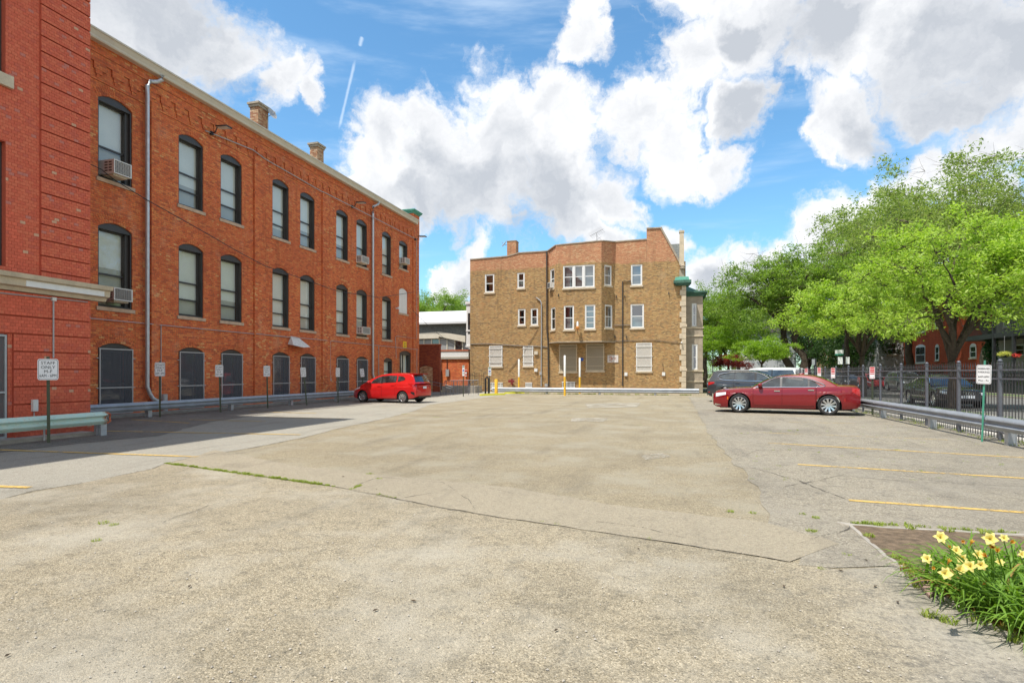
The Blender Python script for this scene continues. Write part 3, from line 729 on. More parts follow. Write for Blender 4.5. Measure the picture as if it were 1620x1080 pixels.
mb = wall(Mm, [WY0, WY1], [0, WZT + 0.2], opens, 0.12)
mb.quad((WX, WY1, 0), (WX - 14, WY1, 0), (WX - 14, WY1, WZT + .2), (WX, WY1, WZT + .2))
mb.quad((WX, WY0, 0), (WX, WY0, WZT + .2), (WX - 14, WY0, WZT + .2), (WX - 14, WY0, 0))
mb.quad((WX - 14, WY0, 0), (WX - 14, WY0, WZT + .2), (WX - 14, WY1, WZT + .2), (WX - 14, WY1, 0))
mb.build('wall', 'weathered_red_brick', bld)
MB().box(WX - 13.9, WX - 0.02, WY0, WY1, WZT + 0.21, WZT + 0.26).build('roof', 'roof_tar', bld)
# pilasters
for px0, wd in ((237, 0.35), (400.7, 0.75), (508.5, 0.75), (652.5, None)):
    y0 = U(px0); y1 = y0 + wd if wd else WY1
    MB().box(WX - 0.05, WX + 0.085, y0, y1, 0, 11.75).build('pilaster', 'weathered_red_brick', bld)
# corbel table and frieze
fr = MB(); fr.box(WX - .05, WX + 0.055, WY0 + 0.3, WY1 - 0.02, 12.15, 12.76); fr.box(WX - .05, WX + 0.085, WY0 + 0.3, WY1 - 0.01, 12.45, 12.758); fr.box(WX - .05, WX + 0.03, WY0 + .3, WY1 - 0.03, 11.55, 11.63)
fr.build('frieze', 'weathered_red_brick', bld)
cm = None; y = WY0 + 0.6
while y < WY1 - 0.8:
    if cm is None:
        c = MB(); c.box(0, 0.052, 0, 0.44, 0.26, 0.52); c.box(0, 0.042, 0.06, 0.30, 0.12, 0.262); c.box(0, 0.030, 0.10, 0.20, 0, 0.122)
        cm = c.mesh('corbel', 'weathered_red_brick')
    o = bpy.data.objects.new('corbel', cm); COL.objects.link(o); o.parent = bld; o.location = (0.0, y - 25, 11.64); y += 0.66
# gutter cornice
g = MB(); prof = [(0.10, 12.76), (0.30, 12.76), (0.33, 12.80), (0.33, 12.86), (0.40, 13.02), (0.43, 13.02), (0.43, 13.08), (0.10, 13.08)]
g.prism([(WX + a, WY0 + 0.3, z) for a, z in prof], (0, WY1 - WY0 - 1.0, 0)); g.build('gutter', 'cream_paint', bld, fixn=True)

def voussoirs(par, Mp, u0, u1, vs, rise, rings=2, mat='weathered_red_brick', proud=0.012):
    w = u1 - u0; R = (w * w / 4 + rise * rise) / (2 * rise); cu, cv = (u0 + u1) / 2, vs + rise - R; a0 = math.asin(min(1, w / 2 / R)); mb = MB()
    for k in range(rings):
        r0 = R + 0.012 + k * 0.118; r1 = r0 + 0.105; n = max(6, int(2 * a0 * r0 / 0.085))
        for i in range(n):
            t0 = -a0 + 2 * a0 * i / n + 0.006 / r0; t1 = -a0 + 2 * a0 * (i + 1) / n - 0.006 / r0
            p = [(cu + r * math.sin(t), cv + r * math.cos(t)) for r, t in ((r0, t0), (r0, t1), (r1, t1), (r1, t0))]
            mb.prism([Mp(*q, 0.001) for q in p], Vector(Mp(0, 0, proud * (1 if (i + k) % 3 else .6))) - Vector(Mp(0, 0, 0)))
    return stuff(mb.build('brick_arch', mat, par))
rw = random.Random(3)
def bronze_window(par, Mp, w, kind):
    u0, u1, vb, vs, rise = w[:5]; fw = 0.055; d0, d1 = -0.035, -0.30
    f = MB(); ap = arch_pts(u0, u1, vs, rise)
    f.mbox(Mp, u0, u0 + fw, vb, vs, d1, d0); f.mbox(Mp, u1 - fw, u1, vb, vs, d1, d0); f.mbox(Mp, u0 + fw, u1 - fw, vb, vb + 0.06, d1, d0)
    hv = vs - 0.06
    f.prism([Mp(u0, hv, d1)] + [Mp(u1, hv, d1)] + [Mp(a, b, d1) for a, b in ap[::-1]], Vector(Mp(0, 0, d0 - 0.012)) - Vector(Mp(0, 0, d1)))
    if w[6] == 0 and kind in '23': f.mbox(Mp, u1 - fw - 0.13, u1 - fw, vb + .06, vs - .06, d1, d0 - 0.10)
    win = f.build('window', 'bronze_frame', par, fixn=True)
    a, b, c, d = u0 + fw, u1 - fw, vb + 0.06, hv
    h = d - c; s = MB(); n0, n1 = -0.27, -0.20
    s.mbox(Mp, a, a + .045, c, d, n0, n1); s.mbox(Mp, b - .045, b, c, d, n0, n1); s.mbox(Mp, a + .045, b - .045, c, c + .05, n0, n1); s.mbox(Mp, a + .045, b - .045, d - .05, d, n0, n1)
    rails = [0.5, 0.24] if kind in '23' and w[6] not in (0, 6) else [0.42]
    if kind in ('1',): rails = [0.45]
    for r in rails: s.mbox(Mp, a + .045, b - .045, c + h * r - .03, c + h * r + .03, n0, n1 - 0.012)
    s.build('sash', 'bronze_frame', win)
    MB().quad(Mp(a, c, -.24), Mp(b, c, -.24), Mp(b, d, -.24), Mp(a, d, -.24)).build('pane', 'window_glass' if kind != '1' else 'house_glass', win)
    if kind in ('2', '3', '3s'):
        r = rails[-1]; low = c + h * rw.choice([r, r, r, r - .06, r + .09, 0.02, rails[0]])
        MB().quad(Mp(a, low, -.32), Mp(b, low, -.32), Mp(b, d, -.32), Mp(a, d, -.32)).build('blind', 'offwhite_blind', win)
        if low > c + .05: MB().quad(Mp(a, c, -.33), Mp(b, c, -.33), Mp(b, low + .02, -.33), Mp(a, low + .02, -.33)).build('blind', 'grey_blind', win)
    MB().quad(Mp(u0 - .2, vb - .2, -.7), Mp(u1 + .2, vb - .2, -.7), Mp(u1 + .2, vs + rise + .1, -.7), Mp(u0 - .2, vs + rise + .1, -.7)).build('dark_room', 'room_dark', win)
    if kind != '1': MB().mbox(Mp, u0 - .08, u1 + .08, vb - 0.13, vb, -0.10, 0.05).build('sill', 'sill_stone', win)
    if kind == '1':
        e = MB()
        for q in ((u0 + .01, u0 + .05, vb, vs - .01), (u1 - .05, u1 - .01, vb, vs - .01), (u0 + .05, u1 - .05, vs - .05, vs - .01), (u0 + .05, u1 - .05, vb + .9, vb + .94), (u0 + .05, u1 - .05, vb, vb + .04)): e.mbox(Mp, *q, 0.03, 0.06)
        for z in (vb + .92, vs - .35):
            e.mbox(Mp, u0 - .08, u0 + .01, z - .015, z + .015, 0.001, 0.05); e.mbox(Mp, u1 - .01, u1 + .08, z - .015, z + .015, 0.001, 0.05)
        gr = e.build('screen_frame', 'pipe_grey', win)
        MB().quad(Mp(u0 + .05, vb + .04, .045), Mp(u1 - .05, vb + .04, .045), Mp(u1 - .05, vs - .05, .045), Mp(u0 + .05, vs - .05, .045)).build('screen_mesh', 'dark_screen', win)
    voussoirs(win, Mp, u0, u1, vs, rise, 3 if w[6] == 0 else 2)
    return win
for w in wins:
    k = w[5]
    if k in ('1', '2', '3', '3s'): bronze_window(bld, Mm, w, k)
    elif k == '1s':
        bronze_window(bld, Mm, w, '2')
    elif k == 'board':
        u0, u1, vb, vs, rise = w[:5]
        p = MB(); p.prism([Mm(u0, vb, -.1), Mm(u1, vb, -.1)] + [Mm(a, b, -.1) for a, b in arch_pts(u0, u1, vs, rise)[::-1]], (0.05, 0, 0)); q = p.build('window', 'white_paint', bld, fixn=True)
        q['label'] = 'window opening closed with a white painted board'
        MB().mbox(Mm, u0 - .08, u1 + .08, vb - 0.13, vb, -0.08, 0.05).build('sill', 'sill_stone', q); voussoirs(q, Mm, u0, u1, vs, rise)
    elif k == 'door':
        u0, u1, vb, vs, rise = w[:5]
        f = MB(); f.mbox(Mm, u0, u0 + .13, vb, vs, -.3, -.05); f.mbox(Mm, u1 - .13, u1, vb, vs, -.3, -.05); f.mbox(Mm, u0 + .13, u1 - .13, vb + .02, vb + 1.0, -.25, -.2)
        f.prism([Mm(u0, vs - .12, -.3), Mm(u1, vs - .12, -.3)] + [Mm(a, b, -.3) for a, b in arch_pts(u0, u1, vs, rise)[::-1]], (0.25, 0, 0)); f.mbox(Mm, (u0 + u1) / 2 - .03, (u0 + u1) / 2 + .03, vb + 1.0, vs - .12, -.25, -.19)
        q = f.build('door', 'bronze_frame', bld, fixn=True)
        MB().quad(Mm(u0 + .13, vb + 1, -.23), Mm(u1 - .13, vb + 1, -.23), Mm(u1 - .13, vs - .12, -.23), Mm(u0 + .13, vs - .12, -.23)).build('pane', 'window_glass', q)
        MB().quad(Mm((u0 + u1) / 2, vb + 1, -.34), Mm(u1 - .13, vb + 1, -.34), Mm(u1 - .13, vs - .12, -.34), Mm((u0 + u1) / 2, vs - .12, -.34)).build('blind', 'offwhite_blind', q)
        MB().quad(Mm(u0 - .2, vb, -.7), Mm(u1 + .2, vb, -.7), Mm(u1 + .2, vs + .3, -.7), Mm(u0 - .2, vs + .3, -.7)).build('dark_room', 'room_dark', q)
        voussoirs(q, Mm, u0, u1, vs, rise)
# downspouts
def up(px, py, X): 
    y, z = onX(px, py, X); return (X, y, z)
XP = WX + 0.17
y0 = U(233, XP); MB().tube([(WX + .36, U(250.5, XP), 12.78), (WX + .36, U(250.5, XP), 12.62), (WX + .25, U(246, XP), 12.5), (XP, U(238, XP), 12.42), (XP, y0, 12.2), (XP, y0, 11.85), (XP, y0, 1.05), (XP + .02, U(236, XP), .8), (XP + .05, U(240, XP), .6), (XP + .08, U(246, XP), .5), (XP + .08, U(249, XP), .42)], 0.075, 10).build('downspout', 'galvanised', bld, smooth=True)
MB().lathe([(0.001, 0), (.11, 0), (.10, .75), (.001, .75)], (XP + .12, U(256.5, XP), 0), 'z', 12).build('drain_riser', 'pipe_grey', bld)
XQ = WX + .14
MB().tube([(WX + .36, U(595.5, XQ), 12.78), (WX + .30, U(595, XQ), 12.6), (XQ, U(590.5, XQ), 12.35), (XQ, U(590, XQ), 11.9), (XQ, U(590, XQ), 1.5), (XQ, U(593, XQ), 1.0), (XQ + .06, U(595, XQ), .45), (XQ + .15, U(597, XQ), .2)], 0.075, 10).build('downspout', 'galvanised', bld, smooth=True)
# conduits
cz = onX(141, 503.4, WX + .04)[1]
MB().tube([(WX + .04, WY0 + .3, cz), (WX + .1, U(236), cz), (WX + .04, U(245), cz), (WX + .04, 25, cz - .01), (WX + .12, U(401.5), cz), (WX + .12, U(408), cz), (WX + .04, U(412), cz), (WX + .12, U(511), cz), (WX + .04, U(520), cz), (WX + .12, U(655), cz - .03), (WX + .12, U(659.5), cz - .03)], 0.016, 6).build('conduit', 'pipe_grey', bld)
for px, zb in ((253.5, .6), (414.5, 1.25), (521.8, 1.15), (598.3, 1.2)):
    c = MB().tube([(WX + .04, U(px), cz), (WX + .04, U(px), zb + .1)], 0.016, 6).build('conduit', 'pipe_grey', bld)
    MB().box(WX + .005, WX + .08, U(px) - .05, U(px) + .05, zb - .05, zb + .1).build('outlet_box', 'pipe_grey', bld)
pz = [up(325, 207, WX + .05), up(400.5, 237.5, WX + .12), up(420, 252, WX + .06), up(508, 302.5, WX + .06), up(514, 305, WX + .12), up(590, 343.5, WX + .27), up(655.5, 377, WX + .12)]
MB().tube(pz, 0.022, 6).build('conduit', 'pipe_grey', bld)
MB().tube([up(627, 566, WX + .04), up(625.5, 533, WX + .04), up(627.5, 531.5, WX + .04), up(659.3, 535.3, WX + .14), up(659, 377, WX + .12)], 0.016, 6).build('conduit', 'pipe_grey', bld)
MB().tube([up(659.5, 552.5, WX + .12), up(659.5, 592, WX + .12)], 0.016, 6).build('conduit', 'pipe_grey', bld)
# chimneys
def chimney(xa, xb, xr, ytop, Xf, hb=12.9):
    y0, zt = onX(xb, ytop, Xf); y1 = U(xr, Xf); xl = onY(xa, 300, y0)[0]
    c = MB(); c.box(xl, Xf, y0, y1, hb, zt - .22); o = c.build('chimney', 'chimney_tan_brick', bld)
    k = MB(); k.box(xl - .05, Xf + .05, y0 - .05, y1 + .05, zt - .22, zt - .1); k.box(xl - .1, Xf + .1, y0 - .1, y1 + .1, zt - .098, zt); k.build('cap', 'dark_limestone', o)
    k = MB(); k.box(xl - .08, Xf + .08, y0 - .08, y1 + .08, hb, hb + .35); k.build('flashing', 'galvanised', o)
    return (xl, Xf, y0, y1, zt)
ch1 = chimney(395.5, 408.5, 424.5, 161, WX - .6); ch2 = chimney(490.2, 501.9, 512, 225.5, WX - .6)
# corner pier with copper cap and tile coped parapet
py0, pzt = onX(653.6, 337, WX + .09); 
c = MB(); c.box(WX - .55, WX + .09, py0, WY1 + .03, 11.75, pzt); pier = c.build('corner_pier', 'weathered_red_brick', bld)
k = MB(); 
for e, a, b in ((.04, 0, .08), (.09, .08, .14), (.15, .14, .22), (.19, .22, .28)): k.box(WX - .55 - e, WX + .09 + e, py0 - e, WY1 + .03 + e, pzt + a, pzt + b + .002)
k.build('copper_cap', 'copper_patina', pier)
c = MB(); c.box(WX - 12, WX - .55, WY1 - .32, WY1 + .02, 12.9, pzt - .25); pp = c.build('parapet', 'chimney_tan_brick', bld)
k = MB(); k.box(WX - 12, WX - .56, WY1 - .36, WY1 + .06, pzt - .248, pzt - .14); k.build('coping', 'tile_red', pp)

# satellite dish, blue roof post
def dish(name, label, c, aim, r, mast):
    t = thing(name, label, 'satellite dish', mast); 
    a = Vector(aim).normalized(); u = a.orthogonal().normalized(); w = a.cross(u); mb = MB(); vs = []; fs = []
    for i in range(5):
        q = i / 4; 
        for k in range(18):
            th = k * math.pi / 9; vs.append(Vector(c) + (u * math.cos(th) + w * math.sin(th)) * r * q + a * (0.22 * r * q * q))
    for i in range(4):
        for k in range(18): fs.append((i * 18 + k, i * 18 + (k + 1) % 18, (i + 1) * 18 + (k + 1) % 18, (i + 1) * 18 + k))
    mb.add(vs, fs); mb.build('reflector', 'cream_paint' if r > .3 and 'pale' in label else 'pipe_grey', t, smooth=True)
    m = MB(); m.tube([mast, (mast[0], mast[1], c[2] - .1), Vector(c) - a * .03], .025, 6); m.tube([Vector(c) - w * r * .8, Vector(c) + a * r * .7], .008, 5); m.build('mast', 'pipe_grey', t)
    q = Vector(c) + a * r * .7; MB().box(q.x - .03, q.x + .03, q.y - .03, q.y + .03, q.z - .03, q.z + .03).build('receiver', 'pipe_grey', t)
dy, dz = onX(430, 181, WX - .35)
dish('satellite_dish', 'pale round satellite dish fixed behind the nearer rooftop chimney of the red brick building', (WX - .35, dy, dz), (.9, -.1, .35), .27, (WX - .6, dy, 13.02))
by, bz = onX(427, 219, WX - .6)
t = thing('roof_post', 'small blue post standing on the gutter edge beside the nearer rooftop chimney', 'post', (WX - .6, by, 13.01)); MB().box(WX - .64, WX - .56, by - .04, by + .04, 13.01, 13.01 + .6).build('post', 'sign_blue', t)
MB().tube([(WX - .6, by, 13.6), (WX - .6, U(450, WX - .6), 13.03)], .008, 5).build('guy_wire', 'pipe_grey', t)

# air conditioners
def aircon(px0, px1, py0, py1, proj, label, X=WX, plane=None):
    """front face box given in the plane X+proj"""
    y0, zt = onX(px0, py0, X + proj); y1, zb = onX(px1, py1, X + proj)
    zb2 = zb
    t = thing('air_conditioner', label, 'air conditioner', (X, (y0 + y1) / 2, zb2), 'window air conditioners of the red brick building')
    f = MB(); f.box(X - .25, X + proj - .03, y0, y1, zb2, zt); f.build('casing', 'ac_white' if 'grey' not in label else 'ac_grey', t)
    e = .035; f = MB(); xa, xb = X + proj - .03, X + proj
    f.box(xa, xb, y0, y0 + e, zb2, zt); f.box(xa, xb, y1 - e * 1.4, y1, zb2, zt); f.box(xa, xb, y0 + e, y1 - e * 1.4, zt - e, zt); f.box(xa, xb, y0 + e, y1 - e * 1.4, zb2, zb2 + e); f.build('grille_frame', 'ac_white', t)
    MB().box(xa - .0, xa + .006, y0 + e, y1 - e * 1.4, zb2 + e, zt - e).build('coil', 'ac_dark' if 'grey' not in label else 'ac_grey', t)
    f = MB(); n = 9
    for i in range(1, n):
        z = zb2 + e + (zt - zb2 - 2 * e) * i / n; f.box(xa + .008, xb - .004, y0 + e, y1 - e * 1.4, z - .004, z + .004)
    for i in range(1, n): q = y0 + e + (y1 - y0 - 2.4 * e) * i / n; f.box(xa + .010, xb - .006, q - .004, q + .004, zb2 + e, zt - e)
    stuff(f.build('grille_wires', 'ac_white' if 'grey' not in label else 'ac_grey', t))
    f = MB()
    for c in range(2):
        for r in range(4):
            x = X + .06 + c * (proj - .1) * .48; z = zb2 + (zt - zb2) * (.16 + .2 * r); f.box(x, x + (proj - .1) * .36, y0 - .006, y0 - .001, z, z + .05)
    f.build('side_louvres', 'ac_dark', t)
    MB().box(X - .1, X + proj * .75, y0 + .08, y1 - .08, zb2 - .05, zb2 - .002).build('bracket', 'cream_paint', t)
aircon(180.5, 208.5, 251, 283, .48, 'white window air conditioner in the nearest top floor window of the red brick building')
aircon(180.5, 210, 454, 478, .42, 'grey window air conditioner with white rim in the nearest middle floor window')
aircon(573, 584, 403.5, 418, .42, 'white air conditioner in the top floor window just left of the far downspout')
aircon(574, 586, 516.5, 529, .42, 'white air conditioner in the middle floor window just left of the far downspout')
aircon(641.5, 648.3, 407, 418.5, .42, 'white air conditioner in the small top floor window nearest the far corner')

# floodlights
def flood(px, py, label, arm=0.65, X=WX + .05):
    y, z = onX(px, py, X); t = thing('floodlight', label, 'floodlight', (X, y, z), 'floodlights on the red brick building')
    MB().box(X - .02, X + .08, y - .06, y + .06, z - .07, z + .07).build('mount', 'black_metal', t)
    MB().tube([(X + .05, y, z), (X + .22, y, z + .02), (X + .28, y + .02, z + .2), (X + .34, y + .03, z + .24)], .025, 6).build('arm', 'black_metal', t)
    c = Vector((X + .62, y + .06, z + .20)); h = MB(); h.prism([(c.x - .30, c.y - .17, c.z + .01), (c.x + .26, c.y - .17, c.z - .03), (c.x + .26, c.y + .17, c.z - .03), (c.x - .30, c.y + .17, c.z + .01)], (0, 0, .05)); h.build('head', 'black_metal', t, fixn=True)
    h = MB(); h.prism([(c.x - .27, c.y - .14, c.z + .005), (c.x + .23, c.y - .14, c.z - .03), (c.x + .23, c.y + .14, c.z - .03), (c.x - .27, c.y + .14, c.z + .005)], (0, 0, -.008)); h.build('lens', 'ac_white', t, fixn=True)
flood(334, 211, 'nearest of the three flat floodlights, between the second and third top floor windows')
flood(556.5, 327, 'flat floodlight on an arm beside the far downspout just below the gutter')
flood(656.5, 379, 'flat floodlight sticking out at the far corner of the red brick building', X=WX + .1)
# torn hood
y, z = onX(470, 549, WX + .1)
h = MB(); yy = [y - .75, y - .3, y, y + .2, y + .62]; 
h.add([(WX + .02, yy[1] - .1, z + .55), (WX + .02, yy[3], z + .52), (WX + .45, yy[0], z + .06), (WX + .52, yy[1], z), (WX + .50, yy[2], z - .02), (WX + .46, yy[4], z + .03), (WX + .02, yy[0] + .1, z + .12), (WX + .02, yy[4] - .05, z + .1)], [(0, 1, 4, 3), (0, 3, 2), (1, 5, 4), (0, 2, 6), (1, 7, 5)])
o = h.build('wall_hood', 'torn_canvas'); tag(o, 'torn white canvas hood on the red brick wall above the ground floor windows', 'vent hood')
# yellow notice
y0, z0 = onX(637.8, 550.6, WX + .02); y1, z1 = onX(643.2, 540.2, WX + .02)
t = thing('notice_sign', 'yellow notice with dark lines on the wall above the far doorway', 'sign', (WX + .02, y0, z0)); MB().box(WX + .002, WX + .02, y0, y1, z0, z1).build('panel', 'sign_yellow', t)
k = MB(); hh = z1 - z0; cy = (y0 + y1) / 2
for a, b, w in ((.72, .80, .06), (.58, .64, .09), (.5, .54, .05), (.30, .36, .1), (.2, .26, .08)): k.box(WX + .021, WX + .023, cy - w, cy + w, z0 + hh * a, z0 + hh * b)
k.build('lettering', 'sign_ink', t)
# cable from the tower along the wall, and on to the tan building
cab = [up(143, 260, -18.8), up(160, 268, -18.7), up(180, 284, -18.7), up(230, 315, -18.75), up(307, 358, -18.8), up(380, 400, -18.8), up(420, 421, -18.8), up(473, 439, -18.8), up(535, 461, -18.8), up(600, 470.5, -18.8), up(655, 462, -18.8)]
o = MB().tube(cab, .017, 5).build('overhead_cable', 'black_metal'); tag(o, 'black cable sagging across the front of the red brick building', 'cable')
a = Vector(up(653.5, 491, -18.85)); bx, bz = onY(744, 553, 46.4); b = Vector((bx, 46.4, bz)); pts = [a.lerp(b, i / 10) - Vector((0, 0, .5 * 4 * (i / 10) * (1 - i / 10))) for i in range(11)]
o = MB().tube(pts, .017, 5).build('overhead_cable', 'black_metal'); tag(o, 'black cable hanging from the red brick corner down to the tan brick building', 'cable')

# ------------------------------------------------------------------ red tower
TX = -14.5; TY1 = onX(141, 300, TX)[0]; TZ = 16.4
Mt = wmap((TX, 0, 0), (0, 1, 0), (1, 0, 0))
tow = thing('brick_tower', 'tall painted red brick tower block with grooved corner and pale stone band', 'building', (TX, TY1 - 2, 0))
UT = lambda px, py=590: onX(px, py, TX)[0]
top_w = (5.9, UT(8.4), 8.25, 15.6, 0); mid_w = (5.9, UT(8.8), 3.95, 6.75, 0); low_d = (5.9, UT(11.5), .09, 2.43, 0)
mb = wall(Mt, [-6, TY1], [0, TZ], [top_w, mid_w, low_d], 0.24)
mb.quad((TX, TY1, 0), (TX - 9, TY1, 0), (TX - 9, TY1, TZ), (TX, TY1, TZ)); mb.quad((TX, -6, 0), (TX, -6, TZ), (TX - 9, -6, TZ), (TX - 9, -6, 0)); mb.quad((TX - 9, -6, 0), (TX - 9, -6, TZ), (TX - 9, TY1, TZ), (TX - 9, TY1, 0)); mb.quad((TX, -6, TZ), (TX, TY1, TZ), (TX - 9, TY1, TZ), (TX - 9, -6, TZ))
mb.build('wall', 'mortar_red', tow)
# bricks: laid one by one; the biggest in the picture are single parts, the rest one mesh
BH = 0.0744; BW = 0.118; bricks = []
yp = UT(63)
def free(y0, y1, z0, z1): return not any(o[0] < y1 and y0 < o[1] and o[2] < z1 and z0 < o[3] for o in (top_w, mid_w, low_d))
def lay(y0, y1, z0, z1, n, ncourse, par0):
    ch = (z1 - z0) / ncourse
    for k in range(ncourse):
        y = y0 - (BW / 2 if (k + par0) % 2 else 0)
        while y < y1 - .01:
            a, b = max(y, y0), min(y + BW, y1)
            if b - a > .02:
                if free(a, b, z0 + k * ch, z0 + (k + 1) * ch): bricks.append((a + .004, b - .004, z0 + k * ch + .004, z0 + (k + 1) * ch - .004, n))
                else:
                    for o in (top_w, mid_w, low_d):
                        if o[1] < b - .03 and a < o[1] and z0 + k * ch < o[3] and z0 + (k + 1) * ch > o[2]: bricks.append((o[1] + .001, b - .004, z0 + k * ch + .004, z0 + (k + 1) * ch - .004, n)); break
            y += BW
blocks = MB(); NB = .045
yl = 7.4
zt0 = onX(141, 28.1, TX + NB)[1]; per = .3725
z = zt0; zb = [z + per * i for i in range(12)] + [z - per * i for i in range(1, 20)]
zb = sorted(q for q in zb if 3.95 < q < 15.5); i = 0
for a in zb:                                            # upper corner pilaster in grooved blocks
    blocks.box(TX - .1, TX + NB, yp, TY1 - .002, a + .028, a + per); lay(yp, TY1, a + .030, a + per, NB, 5, i); i += 1
blocks.box(TX - .1, TX + NB, yp, TY1 - .002, 3.8, zb[0]); lay(yp, TY1, 3.78, zb[0] - .0, NB, 1, 0)
lay(yl, yp - .012, 3.80, 3.80 + 74.4 * .16, 0.0, 160, 0)   # plain face beside it
low = [2.84 - .405 * i for i in range(7)]               # lower bands
for i, zt in enumerate(low):
    a = zt - .405
    if a < .05: break
    y0 = low_d[1] + .1 if zt < 2.6 else yl
    blocks.box(TX - .1, TX + NB, y0, TY1 - .002, a + .03, zt); lay(y0, TY1, a + .032, zt, NB, 5, i)
    if y0 > yl: lay(low_d[1], y0 - .008, a + .01, zt, 0.0, 5, i)
blocks.box(TX - .1, TX + NB, yl, TY1 - .002, 2.87, 3.40); lay(yl, TY1, 2.875, 3.40, NB, 7, 0)
blocks.box(TX - .1, TX + .10, low_d[1] + .1, TY1 + .05, 0, .40); lay(low_d[1] + .1, TY1 + .05, .02, .40, .10, 5, 0)
blocks.build('corner_blocks', 'mortar_red', tow)
cam_p = Vector((0, 0, CAMH)); bricks.sort(key=lambda q: (Vector((TX, q[0], q[2])) - cam_p).length)
shown = [q for q in bricks if q[0] > UT(2) and q[2] < 10.2 and q[1] - q[0] > .10]; big = shown[:280]; bset = set(map(id, big)); bm_ = {}
for q in big:
    key = (round(q[1] - q[0], 3), round(q[3] - q[2], 3), )
    if key not in bm_: bm_[key] = MB().box(-.05, .007, 0, q[1] - q[0], 0, q[3] - q[2]).mesh('brick', 'painted_red_brick')
    o = bpy.data.objects.new('brick', bm_[key]); COL.objects.link(o); o.parent = tow; o.location = (q[4] , q[0] - (TY1 - 2), q[2])
r = MB(); rb = random.Random(9)
for q in bricks:
    if id(q) in bset: continue
    e = rb.uniform(.004, .009); r.box(TX + q[4] - .03, TX + q[4] + e, q[0], q[1], q[2], q[3])
o = r.build('brickwork', 'painted_red_brick', tow); stuff(o)
# end face of the tower corner (towards the far side) gets the same grooves
# stone band
b = MB(); prof = [(-.1, 3.42), (.10, 3.42), (.14, 3.50), (.24, 3.53), (.26, 3.68), (.34, 3.70), (.37, 3.80), (-.1, 3.83)]
b.prism([(TX + a, 3.0, z) for a, z in prof], (0, TY1 + .37 - 3.0, 0)); band = b.build('stone_band', 'limestone', tow, fixn=True)
b = MB(); b.prism([(TX - .05, TY1 + a, z) for a, z in prof], (-1.8, 0, 0)); b.build('stone_band', 'limestone', tow, fixn=True)
MB().box(TX - .05, TX + .265, 9.6, TY1 + .2, 3.532, 3.665).build('pale_band_panel', 'white_paint', tow)
for w, sill in ((top_w, True), (mid_w, False)):
    f = MB(); f.mbox(Mt, w[1] - .09, w[1], w[2], w[3], -.24, -.12); f.mbox(Mt, w[0], w[1] - .09, w[2], w[2] + .1, -.24, -.12); f.mbox(Mt, w[0], w[1] - .09, w[3] - .1, w[3], -.24, -.12); f.mbox(Mt, w[0], w[1] - .09, (w[2] + w[3]) / 2 - .04, (w[2] + w[3]) / 2 + .04, -.24, -.14); f.mbox(Mt, w[0], w[0] + .09, w[2], w[3], -.24, -.12)
    q = f.build('window', 'bronze_frame', tow); MB().quad(Mt(w[0], w[2], -.2), Mt(w[1], w[2], -.2), Mt(w[1], w[3], -.2), Mt(w[0], w[3], -.2)).build('pane', 'window_glass', q)
    MB().quad(Mt(w[0], w[2], -.35), Mt(w[1], w[2], -.35), Mt(w[1], w[3], -.35), Mt(w[0], w[3], -.35)).build('blind', 'grey_blind', q)
    if sill: MB().mbox(Mt, w[0] - .1, w[1] + .12, w[2] - .27, w[2], -.1, .09).build('sill', 'limestone', q)
w = low_d; f = MB(); 
f.mbox(Mt, w[1] - .08, w[1] - .04, w[2], w[3] - .02, .0, .05); f.mbox(Mt, w[0], w[1] - .08, w[3] - .06, w[3] - .02, 0, .05); f.mbox(Mt, w[0], w[1] - .08, 1.1, 1.14, 0, .05); f.mbox(Mt, w[0], w[1] - .08, w[2], w[2] + .04, 0, .05)
q = f.build('door', 'pipe_grey', tow); q['label'] = 'steel mesh gate over the doorway'
MB().quad(Mt(w[0], w[2], .02), Mt(w[1] - .08, w[2], .02), Mt(w[1] - .08, w[3], .02), Mt(w[0], w[3], .02)).build('screen_mesh', 'gate_screen', q)
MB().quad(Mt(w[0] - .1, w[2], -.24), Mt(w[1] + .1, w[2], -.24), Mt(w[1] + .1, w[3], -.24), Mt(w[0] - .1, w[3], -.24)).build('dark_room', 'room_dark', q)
# conduit, junction, electrical box
XC = TX + NB + .025
for p_, q_, r_ in ((up(-40, 459, XC), up(138.5, 477.7, XC), .014), (up(84.6, 472, XC), up(84.6, 566, XC), .018), (up(54, 652, XC), up(54, 665, XC), .012)): MB().tube([p_, q_], r_, 6).build('conduit', 'pipe_grey', tow)
y0, z1 = onX(81.5, 470, XC); y1, z0 = onX(88, 475, XC); MB().box(TX + NB, TX + NB + .06, y0, y1, z0 - .02, z1).build('junction_box', 'ac_white', tow)
y0, z1 = onX(50, 632, XC); y1, z0 = onX(58, 650, XC); MB().box(TX + NB, TX + NB + .08, y0, y1, z0, z1).build('outlet_box', 'ac_white', tow)
b = MB(); b.tube([(TX + .62, onX(70, 680, TX + .62)[0], .0 + .0), (TX + .62, onX(70, 680, TX + .62)[0] , .25), (TX + .45, onX(66, 680, TX + .45)[0], .45)], .02, 6); b.build('conduit', 'pipe_grey', tow)

